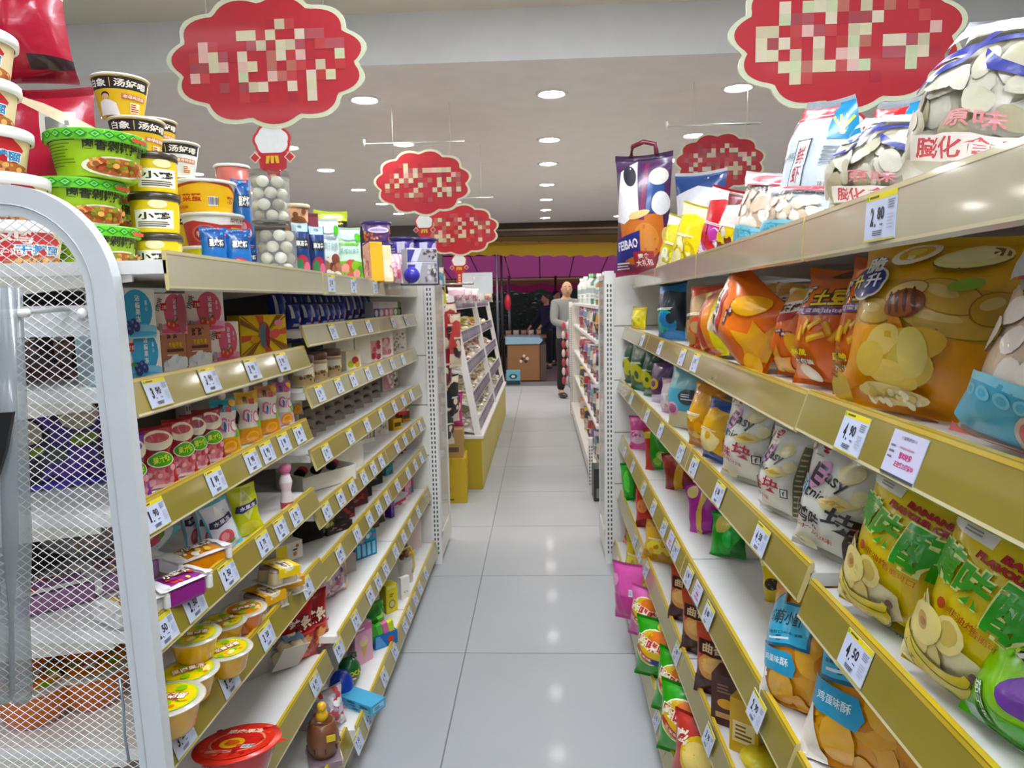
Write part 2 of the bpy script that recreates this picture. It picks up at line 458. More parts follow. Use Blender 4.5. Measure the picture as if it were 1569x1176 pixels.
bay_l1 = thing('gondola_bay', 'white shelving bay of cup noodles, jellies and puddings right behind the white mesh panel', 'shelving', (0, 0, 0))
add_bay(bay_l1, 1, LYS[0], LYS[1], LZ1, [a for a, b in LX1], [b for a, b in LX1], -1.08)
for k, lab in ((0, 'white shelving bay of hair clips and small toys, middle bay of the sweets side'), (1, 'white shelving bay on the sweets side against the slotted end post')):
    b = thing('gondola_bay', lab, 'shelving', (0, 0, 0))
    t0, t1 = [(y - LYS[1]) / (LYS[3] - LYS[1]) for y in (LYS[1 + k], LYS[2 + k])]
    add_bay(b, 1, LYS[1 + k], LYS[2 + k], LZ2, [a + (c - a) * t0 for a, c in LX2], [a + (c - a) * t1 for a, c in LX2], -1.08, 1)


def rx(i, y):
    if y <= 1.1: return RX0[i][0] + (RX0[i][1] - RX0[i][0]) * (y - .24) / .86
    return RXN[i] + (RXF[i] - RXN[i]) * (y - 1.1) / 2.67


for k, lab in enumerate(('white shelving bay of large crisp bags, at the near end of the crisps side', 'white crisps bay holding the potato-stick bags, second from the near end',
                         'white crisps bay with the small foil bags on its lower shelves', 'white crisps bay against the slotted end post')):
    b = thing('gondola_bay', lab, 'shelving', (0, 0, 0))
    y0, y1 = RYS[k], RYS[k + 1]
    add_bay(b, -1, y0, y1, RZ0 if k == 0 else RZ, [rx(i, y0) for i in range(6)], [rx(i, y1) for i in range(6)], .86, 2 if k == 0 else 1)


def slotted(m, x0, x1, y, z1, col=WHITE):
    m.box(x0, x1, y - .02, y + .02, 0, z1, col, 'powder'); xm = (x0 + x1) / 2
    for k in range(int((z1 - .1) / .026)):
        for d in (-.0085, .0085): m.box(xm + d - .0035, xm + d + .0035, y - .0206, y - .0194, .06 + k * .026, .075 + k * .026, '#2c2a28', 'powder')
    return m


def endcap(lab, xa, xb, y, depth, seams):
    """back panel across the gondola end; xa is the aisle edge"""
    r = thing('endcap_shelving', lab, 'shelving', (0, 0, 0)); s = 1 if xb > xa else -1
    lo, hi = sorted((xa + s * .05, xb)); m = M(); zz = [0.05] + seams + [1.59]
    for a, b in zip(zz, zz[1:]): m.box(lo, hi, y - .012, y + .012, a + .003, b - .003, '#ebe7de', 'powder')
    m.box(lo, hi, y - .008, y + .008, .05, 1.59, '#8d8a84', 'powder'); m.build('back_panel', r)
    a, b = sorted((xa, xa + s * .05)); slotted(M(), a, b, y, 1.6).build('upright', r)
    a, b = sorted((xb, xb - s * .05)); slotted(M(), a, b, y, 1.6).build('upright', r)
    m = M(); lo, hi = sorted((xa, xb)); m.box(lo, hi, y + .02, y + depth, .03, .14, '#dedad2', 'powder', .004); m.build('base_deck', r)
    for x in (xa, xb):
        m = M(); d = .008 * (s if x == xa else -s); e0, e1 = sorted((x, x + d)); yb = y + depth - .03
        for q0, q1, z0, z1 in ((y + .02, y + .045, .14, 1.58), (yb - .025, yb, .14, 1.5), (y + .02, yb, .14, .17), (y + .02, yb - .04, 1.555, 1.58)): m.box(e0, e1, q0, q1, z0, z1, '#e6e4de', 'powder')
        m.box(e0 + .003, e1 - .003, y + .045, yb - .025, .17, 1.555, '#cfcdc8', 'frost'); m.build('side_panel', r)
    for z in (.55, .95, 1.3):
        m = M(); m.box(lo + .02, hi - .02, y + .02, y + depth - .06, z, z + .02, WHITE, 'powder'); m.build('shelf', r)
    return r


endcap('white end shelving with slotted post closing off the sweets side', -.575, -1.55, 3.81, .42, [.34, .62, .90, 1.17])
endcap('white end shelving with slotted post closing off the crisps side', .335, 1.3, 3.81, .42, [.45, .735, 1.02, 1.31])


# ---------------------------------------------------------------- white mesh end panel beside the camera
def mesh_panel():
    r = thing('mesh_end_panel', 'white expanded-metal end panel with a rounded top corner, beside the cup noodles', 'mesh panel', (0, 0, 0))
    Y = 1.115; x1, x0, zt, rad = -.655, -1.15, 1.655, .17; tilt = .024   # the edge leans out a little towards the floor
    def ex(z): return x1 - tilt * (z - .7)
    def band(w, rd, inset):
        pts = []
        for z in np.linspace(0.02, zt - rad, 8): pts.append((ex(z) - inset, z))
        c = (ex(zt - rad) - rad, zt - rad)
        for a in np.linspace(0, PI / 2, 12)[1:]: pts.append((c[0] + (rad - inset) * math.cos(a), c[1] + (rad - inset) * math.sin(a)))
        pts.append((x0, zt - inset)); return pts
    o, i = band(0, 0, 0), band(0, 0, .047)
    m = M(); n = len(o); vs = [(p[0], Y + d, p[1]) for d in (-.012, .012) for q in (o, i) for p in q]
    fs = []
    for k in range(n - 1):
        fs += [(k, k + 1, n + k + 1, n + k), (2 * n + k, 3 * n + k, 3 * n + k + 1, 2 * n + k + 1), (k, 2 * n + k, 2 * n + k + 1, k + 1), (n + k, n + k + 1, 3 * n + k + 1, 3 * n + k)]
    m.add(vs, fs, '#ced2d4', 'powder'); m.build('frame', r)
    m = M()
    m.tube([(q[0] - .004, Y - .013, q[1]) for q in band(0, 0, .03)[:-1]], .0012, '#b9bcbe', 'powder', 4); m.build('frame_seam', r)
    # diamond mesh: two families of thin strands
    m = M(); dx, dz = .0205, .0145; w = .0007
    def inside(x, z):
        if z > zt - rad and x > ex(zt - rad) - rad: return math.hypot(x - (ex(zt - rad) - rad), z - (zt - rad)) < rad - .04
        return x < ex(z) - .04 and z < zt - .04 and z > .02 and x > x0
    sl = dz / dx
    for sg in (1, -1):
        k = 0; z = .02 - .5
        while z < zt + .5:
            t = [x for x in np.arange(x0, x1 + .01, .004) if inside(x, z + sg * sl * (x - x0))]
            if len(t) > 1:
                a = (t[0], Y, z + sg * sl * (t[0] - x0)); b = (t[-1], Y, z + sg * sl * (t[-1] - x0))
                m.tube([a, b], w, '#f0efec', 'powder', 4, False)
            z += dz
    m.build('mesh', r)
    m = M(); m.box(x0, x1 - .05, Y + .004, Y + .016, 1.415, 1.465, '#dfe0e0', 'powder'); m.build('crossbar', r)
    M().lathe([(.0005, .006), (.006, .005), (.0085, .001), (.0085, 0)], '#f6f6f4', 'plastic', 16).build('rivet', r, (-.735, Y - .004, 1.452), (PI / 2, 0, 0))
    M().box(-.86, -.70, Y + .0, Y + .02, .01, .04, '#dedfdf', 'powder').build('foot', r)


mesh_panel()
# ---------------------------------------------------------------- product builders (front faces -Y, base at z = 0)
def bag_grid(w, h, t, sgn, seed, nu=16, nv=22, wr=1.0, seal=.055, sag=.25, pinch=.10, wf=None):
    G = np.zeros((nu + 1, nv + 1, 3))
    for i in range(nu + 1):
        u = i / nu; s = 2 * u - 1
        for j in range(nv + 1):
            v = j / nv; q = (v - seal) / (1 - 2 * seal)
            p = max(0.0, math.sin(PI * min(max(q, 0), 1))) ** .6 * (1 + sag * (.5 - v))
            k = max(0.0, 1 - abs(s) ** 2.3) ** .8
            n1 = noise.noise((s * 2.6 + seed * 7.1, v * 3.1, seed * 1.7)); n2 = noise.noise((s * 7 + seed, v * 2.2 + 5, seed * 3.3))
            edge = max(0, 1 - abs(q - .0) / .3) + max(0, 1 - abs(1 - q) / .3) if 0 <= q <= 1 else 0
            y = sgn * (t / 2 * p * k * (1 + .16 * wr * n1) + wr * .0045 * n2 * edge * k + wr * .0022 * noise.noise((s * 5 + seed, v * 9, 2)) * k * p)
            ww = w * (wf(v) if wf else 1.0)
            x = s * ww / 2 * (1 - pinch * p) + .004 * wr * noise.noise((0, v * 4, seed * 5.5)) * (1 if 0 < q < 1 else .3)
            z = h * v - (h * .018 * (1 - s * s) * (1 if v > .5 else -1) * (1 if (q <= 0 or q >= 1) else .5))
            G[i, j] = (x, y, z)
    return G


def bag(name, label, cat, w, h, t, base, design=None, back=None, seed=1, group=None, finish='film', seal_col=None, window=None, **k):
    m = M(); A = bag_grid(w, h, t, -1, seed, **k); B = bag_grid(w, h, t, 1, seed + .37, **k)
    B[0] = A[0]; B[-1] = A[-1]; B[:, 0] = A[:, 0]; B[:, -1] = A[:, -1]
    m.grid(A, base, finish); m.grid(B, back or base, finish, flip=True)
    if seal_col:
        d = D(); d.rect(0, .0, 1, .045, seal_col); d.rect(0, .955, 1, 1, seal_col); m.print_on(A, d, finish, .0002)
    if design: m.print_on(A, design, finish)
    return tag(m.build(name), label, cat, group)


def cone_grid(prof, a0, a1, z0, z1, nu=18, nv=3):
    """patch of a lathe between angles (degrees, 0 = front) and heights"""
    zs = [z for r, z in prof]; rs = [r for r, z in prof]; G = np.zeros((nu + 1, nv + 1, 3))
    for i in range(nu + 1):
        a = math.radians(a0 + (a1 - a0) * i / nu)
        for j in range(nv + 1):
            z = z0 + (z1 - z0) * j / nv; r = float(np.interp(z, zs, rs)); G[i, j] = (r * math.sin(a), -r * math.cos(a), z)
    return G


def bowl(name, label, cat, rb, rt, h, body, design, lid_col, lid_design=None, span=85, lid_h=.012, rim=.006, group=None, top=None, z0=.02, z1=.95, lidm='plastic', full=None):
    """instant noodle bowl or cup: tapered body, printed wrap, rolled lid"""
    root = thing(name, label, cat, group=group)
    prof = [(rb * .92, 0), (rb, .004), (rt, h)]
    m = M(); m.lathe([(.0005, .002)] + prof + [(rt - .003, h)], body, 'plastic', 40)
    if full:
        for a in (0, 1): m.print_on(cone_grid([(rb, 0), (rt, h)], -180 + 180 * a, 180 * a, z0 * h, z1 * h), full, 'card', .0003)
    if design: m.print_on(cone_grid([(rb, 0), (rt, h)], -span, span, z0 * h, z1 * h), design, 'card', .0009)
    m.build('body', root)
    m = M(); R = rt + rim
    pr = [(rt - .001, h - lid_h), (R - .001, h - lid_h), (R, h - lid_h * .6), (R, h - .002), (R - .003, h + .001), (.0005, h + .0015)]
    m.lathe(pr, [lid_col] * 4 + [top or lid_col], lidm, 40)
    if lid_design:
        for k in range(4): m.print_on(cone_grid([(R, 0), (R, h)], -180 + 90 * k, -90 + 90 * k, h - lid_h * .95, h - .002, 8, 1), lid_design, 'plastic', .0004)
    m.build('lid', root)
    return root


def carton(name, label, cat, w, d, h, base, front=None, side=None, top=None, side_col=None, top_col=None, group=None, finish='card', bev=.0015):
    m = M(); m.box(-w / 2, w / 2, -d / 2, d / 2, 0, h, base, finish, bev)
    def face(o, u, v): return np.array([[np.array(o) + np.array(u) * i + np.array(v) * j for j in (0, 1)] for i in (0, 1)], float)
    q = bev
    fr = face((-w / 2 + q, -d / 2, q), (w - 2 * q, 0, 0), (0, 0, h - 2 * q)); ls = face((-w / 2, d / 2 - q, q), (0, -d + 2 * q, 0), (0, 0, h - 2 * q))
    rs = face((w / 2, -d / 2 + q, q), (0, d - 2 * q, 0), (0, 0, h - 2 * q)); tp = face((-w / 2 + q, -d / 2 + q, h), (w - 2 * q, 0, 0), (0, d - 2 * q, 0))
    if side_col: dd = D(); dd.rect(0, 0, 1, 1, side_col); m.print_on(ls, dd, finish, .0002, smooth=False); m.print_on(rs, dd, finish, .0002, smooth=False)
    if top_col: dd = D(); dd.rect(0, 0, 1, 1, top_col); m.print_on(tp, dd, finish, .0002, smooth=False)
    if front: m.print_on(fr, front, finish, .0003, smooth=False)
    if side: m.print_on(ls, side, finish, .0004, smooth=False); m.print_on(rs, side, finish, .0004, smooth=False)
    if top: m.print_on(tp, top, finish, .0004, smooth=False)
    return tag(m.build(name), label, cat, group)


def spot(x, y, Y, wpx, hpx, phi, z=None, lift=0):
    """world base point, real width and height of something seen at a pixel, Y metres away and turned phi degrees"""
    P = atY(x, y, Y); pc = math.atan2(-P.x, P.y); c = max(.4, math.cos(math.radians(phi) - pc)); s = Y / F
    if z is not None: P.z = z + lift
    return P, wpx * s / c, hpx * s


def put(o, P, phi=0, lean=0, side=0):
    o.location = P; o.rotation_euler = (math.radians(lean), math.radians(side), math.radians(phi)); return o


# ---------------------------------------------------------------- print designs of the crisps side
def logo(d, u, v, w, h, c='#c8202c'):
    d.box(u, v, w, h, '#ffffff'); d.ell(u, v + h * .1, w * .46, h * .36, c); d.text('Dali', u, v + h * .1, w * .62, h * .34, '#ffffff'); d.ell(u + w * .1, v - h * .38, w * .28, h * .1, c)


def d_banana(asp):
    d = D(asp); d.rect(.62, .0, 1, .52, '#d8bc10'); d.rect(0, .80, .36, .985, '#f6f4ec'); d.rect(0, .985, 1, 1, '#f0e8b0'); logo(d, .23, .905, .2, .1); d.ell(.07, .925, .045, .04, '#e8a070'); d.ell(.07, .925, .03, .027, '#f6f4ec')
    d.lines(.14, .815, .32, .845, 2, '#a8a49a'); d.lines(.58, .86, .8, .89, 2, '#8a7a20', 3)
    for t, v, w in (('BANANA', .775, .38), ('FLAVOUR CRISP', .735, .56)): d.text(t, .64 if v > .75 else .6, v, w, .032, '#b8242c', -6, .03, '#701418', .05)
    d.text('蕉', .16, .66, .24, .17, '#4fae2c', -6, .03, '#e8f0a0', .05); d.text('味', .40, .625, .24, .18, '#4fae2c', -6, .03, '#e8f0a0', .05); d.text('酥', .72, .58, .38, .25, '#3fa428', -6, .035, '#e8f0a0', .05)
    d.ell(.26, .47, .035, .027, '#b04a20'); d.text('非油炸', .42, .455, .2, .035, '#a04a18', -8); d.text('香脆可口', .60, .425, .24, .035, '#c0702a', -8)
    d.poly([(0, .04), (0, .47), (.12, .45), (.3, .36), (.62, .30), (.66, .17), (.42, .05), (.1, .02)], '#e9dfb0')
    d.blobs(.04, .2, .4, .42, 22, ['#f0e3a8', '#dcc77c', '#e6d48e', '#cdb568'], .07, 4)
    d.ell(.2, .33, .17, .1, '#e8d78c', 20); d.ell(.19, .34, .06, .045, '#c59a50', 20); d.ell(.2, .34, .035, .02, '#a8742c', 20)
    for cx, cy, r, a in ((.28, .20, .30, -14), (.34, .15, .27, 8)):
        d.poly([(cx - r * math.cos(t) * .95, cy + .02 - r * .42 * math.sin(t)) for t in np.linspace(0, PI, 12)] + [(cx + r * math.cos(t) * .8, cy + .055 - r * .2 * math.sin(t)) for t in np.linspace(0, PI, 12)], '#6a5a1c')
        d.poly([(cx - r * math.cos(t) * .93, cy + .026 - r * .4 * math.sin(t)) for t in np.linspace(0, PI, 12)] + [(cx + r * math.cos(t) * .8, cy + .05 - r * .2 * math.sin(t)) for t in np.linspace(0, PI, 12)], '#dcc83a')
    d.ell(.58, .255, .035, .025, '#5a3a20'); d.ell(.5, .065, .12, .026, '#5fb030', -18); d.ell(.5, .067, .08, .014, '#8fd058', -18); d.text('105克', .62, .02, .16, .03, '#3a3a10', -6)
    d.vtext('图片仅供参考', .82, .22, .02, .16, '#6a5a10')
    return d


def d_easy(asp, brown=False):
    d = D(asp); d.rect(0, .975, 1, 1, '#e2e0d4'); logo(d, .27, .9, .17, .1); d.ell(.08, .87, .05, .035, '#d88068'); d.ell(.08, .87, .032, .022, '#f4f2ea'); d.lines(.18, .815, .36, .835, 1, '#b0aca4')
    d.ell(.33, .70, .10, .12, '#d99ac8', -30); d.text('E', .32, .70, .15, .15, '#1c1a1c', -12, .02); d.text('asy', .55, .665, .28, .10, '#1c1a1c', -12, .01)
    d.ell(.18, .58, .07, .09, '#9cc4dc', 20); d.text('Pic', .20, .57, .22, .12, '#26343c', -6, .01); d.text('nic', .42, .55, .2, .08, '#1c1a1c', -8)
    d.ell(.68, .77, .13, .07, '#ece0a8', 20); d.ell(.68, .77, .09, .045, '#f4ecc4', 20); d.poly([(.44, .52), (.62, .60), (.86, .56), (.72, .48), (.55, .46)], '#e3d091'); d.poly([(.5, .52), (.62, .56), (.76, .53), (.66, .50)], '#cda84e')
    d.ell(.82, .62, .08, .06, '#f0e6bc', 10)
    if brown: d.text('香鸡味', .3, .37, .5, .12, '#2a2024', -10, .02); d.text('块', .74, .40, .34, .17, '#2a2024', -10, .02); d.text('烧烤风味', .42, .255, .5, .045, '#a04038', -12); d.poly([(.72, .0), (1, .0), (1, .5), (.86, .42), (.76, .25)], '#3a1c18'); d.lines(.82, .05, .97, .4, 7, '#a08478', 5, .25)
    else: d.text('香鸡味', .22, .37, .42, .11, '#b02c3c', -10, .015); d.text('块', .60, .385, .28, .14, '#b02c3c', -10, .015); d.text('香葱鸡汁味', .36, .27, .46, .045, '#c06a6a', -12); d.rect(.9, .1, 1, .85, '#7a7258'); d.lines(.91, .12, .99, .8, 12, '#cfc8a8', 5, .3); d.box(.80, .33, .1, .09, '#1e1c1c'); d.box(.80, .33, .075, .07, '#f2f0e8'); d.text('f', .80, .33, .04, .05, '#1e1c1c')
    d.ell(.32, .12, .14, .05, '#e9e2c8', 10); d.text('45克', .22, .13, .16, .03, '#5a5450')
    return d


def d_honey(asp):
    d = D(asp); d.rect(0, .0, 1, .46, '#e6a016'); d.poly([(0, .46), (.25, .48), (.6, .46), (1, .43), (1, .70), (.5, .74), (0, .72)], '#caa046')
    for cx, cy, rx, ry, a, c in ((.12, .60, .13, .065, -10, '#cfae62'), (.30, .55, .17, .075, 0, '#c79f4e'), (.75, .53, .24, .08, -6, '#d2ab58'), (.72, .66, .17, .08, -14, '#cfa44c'), (.16, .70, .12, .06, 12, '#d5b468'), (.93, .62, .1, .08, 40, '#c69a44'), (.5, .66, .12, .05, 20, '#d9c184')):
        d.ell(cx, cy, rx + .008, ry + .006, '#9a7226', a); d.ell(cx, cy, rx, ry, c, a); d.ell(cx - rx * .2, cy + ry * .3, rx * .5, ry * .35, '#dfc27c', a)
    d.ell(.52, .60, .12, .075, '#7a3a18', 15); d.ell(.50, .59, .10, .06, '#9a5424', 15)
    for k in range(4): d.ell(.44 + k * .045, .60 + k * .01, .012, .06, '#5a2810', 15)
    d.poly([(.46, .53), (.52, .53), (.56, .46), (.50, .40), (.44, .46)], '#d28a1e')
    d.ell(.42, .86, .14, .055, '#f4ead0', 14); d.ell(.42, .865, .10, .035, '#e2ac2c', 14); d.ell(.42, .872, .05, .02, '#f2d468', 14)
    d.ell(.74, .845, .18, .058, '#7a5a28', 12); d.ell(.74, .852, .178, .054, '#e8d894', 12); d.ell(.73, .857, .13, .034, '#f0e4ac', 12); d.ell(.78, .72, .08, .03, '#86a83a', 20)
    d.ell(.19, .715, .165, .075, '#e8e4d8', 0); d.ell(.13, .69, .10, .07, '#e8e4d8'); d.ell(.26, .69, .09, .07, '#e8e4d8'); d.ell(.19, .66, .10, .06, '#e8e4d8')
    for e in ((.19, .715, .15, .065), (.13, .69, .085, .06), (.26, .69, .075, .06), (.19, .66, .085, .05)): d.ell(*e, '#20347c')
    d.text('脆', .22, .79, .13, .085, '#f4f4f4', 6, .03, '#20347c', .07); d.text('升', .11, .70, .12, .08, '#dfe04a', 4, .03); d.text('升', .26, .705, .12, .08, '#f4f4f4', 4, .03)
    d.ell(.52, .36, .26, .10, '#d6ac48', 18, 24); d.ell(.44, .40, .12, .07, '#e4c676', 40); d.ell(.60, .30, .13, .10, '#d4b85c', -20); d.ell(.50, .24, .17, .06, '#e2c46c', -10); d.ell(.36, .30, .10, .08, '#dcbc60', 60); d.ell(.62, .36, .08, .12, '#dcc878', 10)
    for e in ((.5, .145, .22, .045), (.44, .165, .12, .03), (.6, .15, .1, .03)): d.ell(*e, '#e6d49a')
    d.blobs(.36, .12, .66, .18, 26, ['#f2e8c4', '#dcc27c'], .016, 8); d.ell(.16, .13, .09, .07, '#d4b455', 50); d.ell(.66, .07, .08, .02, '#b0561c', 0); d.lines(.04, .22, .22, .36, 4, '#6a5212', 2, .4); d.lines(.08, .17, .2, .21, 2, '#6a5212', 2, .4)
    return d


def d_tudou(asp):
    d = D(asp); d.poly([(0, 1), (1, 1), (1, .93), (.55, .95), (.3, .90), (0, .92)], '#b8581c'); d.ell(.6, .955, .2, .035, '#5a2c16', 10)
    d.text('土豆', .64, .76, .50, .13, '#e9cf3c', 6, .03, '#2a1c14', .10); d.text('呀', .26, .76, .20, .14, '#e6e2d4', 8, .03, '#2a1c14', .10); d.text('!', .12, .74, .06, .18, '#8cb83c', 8, .02, '#2a1c14', .06)
    d.poly([(.2, .655), (.9, .69), (.9, .63), (.2, .595)], '#5b2a70'); d.text('蜂蜜黄油味', .55, .643, .6, .034, '#f2e6f0', 4)
    for cx, cy, l, a in ((.45, .50, .30, 70), (.58, .53, .28, 50), (.72, .50, .26, 110), (.36, .44, .26, 80), (.62, .42, .26, 30), (.80, .45, .24, 60)): d.box(cx, cy, l * .72, .045, '#e1a52c', a); d.box(cx, cy + .008, l * .66, .02, '#efc458', a)
    d.text('酥脆', .36, .29, .34, .055, '#f0d840', 4, .03, '#3a2a14', .08); d.text('大包装', .44, .225, .34, .04, '#f2efe4', 4, .02, '#3a2a14', .08); d.ell(.48, .14, .14, .06, '#e6ddc4', -20); d.ell(.46, .145, .10, .04, '#f2ecd8', -20)
    return d


def d_orange(asp, seed=1):
    d = D(asp); d.ell(.38, .90, .42, .15, '#ecdcb8'); d.ell(.34, .90, .3, .10, '#e0b060'); d.ell(.40, .92, .15, .05, '#e8c060')
    d.poly([(.1, .80), (.72, .88), (.74, .72), (.16, .62)], '#f4eee2'); d.poly([(.12, .66), (.72, .74), (.7, .66), (.3, .585)], '#b42c24'); d.text('薯条棒', .43, .765, .5, .09, '#3a2018', 7, .03)
    for x, y in ((.50, .50), (.66, .475)): d.box(x, y, .2, .045, '#4a2028', 10); d.text('香脆', x, y, .14, .03, '#f0e4e0', 10)
    d.poly([(.45, .36), (.52, .22), (.70, .24), (.62, .12), (.9, .06), (.3, .04), (.22, .18), (.35, .22)], '#e0a638'); d.ell(.8, .35, .12, .16, '#eeb040', 30); d.ell(.2, .12, .14, .07, '#f0b84c', 20)
    return d


def d_egg(asp):
    d = D(asp);     d.blobs(.05, .05, .95, .95, 46, ['#d9962c', '#e2a63c', '#cf8722', '#e5b050'], .12, 11, .9)
    d.poly([(0, 0), (.22, 0), (.16, .14), (.04, .36), (0, .42)], '#f0ece2')
    d.poly([(.12, .42), (.10, .74), (.26, .82), (.30, .74), (.60, .74), (.72, .66), (.70, .42)], '#1f5f84'); d.poly([(.14, .44), (.12, .73), (.26, .80), (.30, .72), (.59, .72), (.70, .65), (.68, .44)], '#4fb0d4')
    d.text('超萌小蛋仔', .41, .63, .50, .10, '#14303c', 0, .025); d.text('香脆可口松软小蛋糕', .41, .52, .46, .03, '#14506c'); d.lines(.2, .46, .6, .49, 1, '#e4f2f6', 2)
    d.poly([(.02, .46), (.06, .40), (.02, .30), (.16, .26), (.50, .24), (.56, .30), (.50, .38), (.12, .42)], '#3f9cc4'); d.text('鸡蛋味酥', .3, .33, .34, .05, '#e8f4f6', -4)
    d.poly([(.58, .80), (.66, .72), (.84, .70), (.9, .78), (.8, .83), (.76, .90), (.70, .83)], '#f2ecc8'); d.ell(.75, .77, .06, .03, '#f6f4ea'); d.ell(.76, .775, .012, .008, '#2a2a20')
    d.rect(.16, .90, .56, .97, '#3f9cc4'); d.ell(.72, .93, .12, .025, '#b8c858', -14)
    return d


def d_mimi(asp, c='#3a9a2c'):
    d = D(asp); d.ell(.72, .9, .2, .08, '#e8d040'); d.ell(.5, .55, .40, .29, '#eef0d0'); d.ell(.5, .55, .375, .27, '#d8b42c'); d.ell(.62, .68, .24, .14, '#e07a24')
    d.text('嘭咪啦', .52, .58, .78, .17, '#c02840', -12, .03, '#f6f0d8', .09)
    d.poly([(.1, .5), (.24, .40), (.62, .26), (.72, .33), (.3, .46), (.14, .56)], '#b83a34'); d.poly([(.45, .335), (.62, .26), (.78, .32), (.70, .36), (.55, .37)], '#1e3c78'); d.text('玉米味', .38, .39, .34, .05, '#f6f0e0', -18)
    return d


def d_prawn(asp):
    d = D(asp); d.rect(0, .88, 1, .955, '#b8242c'); d.rect(0, .855, 1, .87, '#b8242c'); d.poly([(0, .855), (.10, .855), (.05, .3), (0, .2)], '#c03038')
    d.rect(.72, .70, 1, .97, '#2f86b4'); 
    for a in (-40, -15, 10, 35): d.box(.86 + a * .0012, .80, .028, .14, '#d6cf58', -a)
    d.box(.46, .46, .22, .5, '#2a3038'); d.box(.46, .46, .195, .48, '#ccd4d8'); d.vtext('鲜虾片', .46, .46, .13, .42, '#b0303a'); d.text('PRAWN FLAKES', .2, .60, .3, .035, '#5a6468', 6)
    d.lines(.72, .52, .95, .66, 5, '#6a7074', 4, .4); d.bar(.74, .3, .84, .42, 3); d.poly([(.0, 0), (1, 0), (1, .2), (.66, .17), (.3, .22), (0, .24)], '#5aa9c8'); d.ell(.62, .14, .2, .085, '#f2dcd0'); d.ell(.62, .14, .17, .07, '#c0604a')
    for k in range(5): d.ell(.5 + k * .06, .14, .02, .06, '#d88468', 20)
    d.ell(.85, .16, .1, .08, '#3a78c0')
    return d


def d_chips(asp, seed=1, blue=True):
    d = D(asp); d.blobs(.08, .06, .92, .72, 58, ['#bcb7a2', '#b4ad96', '#c4bfae', '#aba388', '#c8c3b4'], .10, seed, .75); d.poly([(0, .82), (1, .82), (1, 1), (0, 1)], '#c9c8cc'); d.poly([(0, .80), (1, .86), (1, .885), (0, .83)], '#ece8ee')
    if blue:
        d.poly([(.20, .66), (.42, .76), (.78, .80), (.80, .78), (.5, .73), (.24, .64)], '#2a2f80'); d.poly([(.50, .82), (.56, .82), (.46, .66), (.26, .52), (.24, .54), (.42, .68)], '#2a2f80'); d.poly([(.58, .72), (.64, .62), (.88, .56), (.86, .60), (.68, .66)], '#2a2f80')
        d.text('原味', .62, .38, .3, .07, '#d88a90'); d.box(.6, .27, .6, .10, '#f0e8e0'); d.text('膨化食品', .6, .27, .52, .08, '#c8545c', 0, .02)
    return d


def d_shrimp(asp):
    d = D(asp); d.blobs(.05, .30, .95, .72, 40, ['#e9dccb', '#ddcbb6', '#f0e6da', '#d2bca4'], .10, 5, .8); d.poly([(0, .82), (1, .82), (1, 1), (0, 1)], '#d8d6d6'); d.ell(.55, .88, .35, .05, '#b83a44'); d.rect(.1, .80, .95, .82, '#b83a44')
    d.text('SHRIMP', .5, .755, .6, .045, '#3a3634', 0, .02); d.poly([(0, .08), (1, .04), (1, .30), (.5, .33), (0, .34)], '#58a8c4'); d.poly([(0, .3), (1, .27), (1, .30), (.5, .33), (0, .34)], '#8ac8d8')
    for k in range(6): d.ell(.12 + k * .12, .25, .05, .03, '#7cc0d2'); d.ell(.12 + k * .12, .25, .03, .018, '#58a8c4')
    d.ell(.7, .15, .26, .11, '#c8b49c'); d.ell(.7, .15, .22, .09, '#c8564a'); d.rect(0, 0, 1, .05, '#c26a62')
    return d


def d_small(asp, a, b, c, t='', tc='#f6f2e4', seed=1, n=8):
    """a small foil bag: two tones, a picture patch, a name"""
    d = D(asp); q = random.Random(seed); d.poly([(0, .2 + q.random() * .2), (1, .1 + q.random() * .2), (1, 0), (0, 0)], b); d.poly([(0, .97), (1, .97), (1, .8), (.5, .86), (0, .78)], b)
    d.ell(.5, .34, .34, .17, c, q.uniform(-20, 20)); d.blobs(.2, .2, .8, .45, n, [c, b, a], .07, seed)
    if t: d.text(t, .5, .64, .7, .15, tc, q.uniform(-6, 10), .03, '#2a1a1a', .08)
    d.lines(.2, .5, .8, .56, 2, tc, seed, .5)
    return d


RS = [1.5588, 1.2958, 1.0188, .7108, .4088, .1288]; RS0 = .9968
BAG = 'crisp bag'


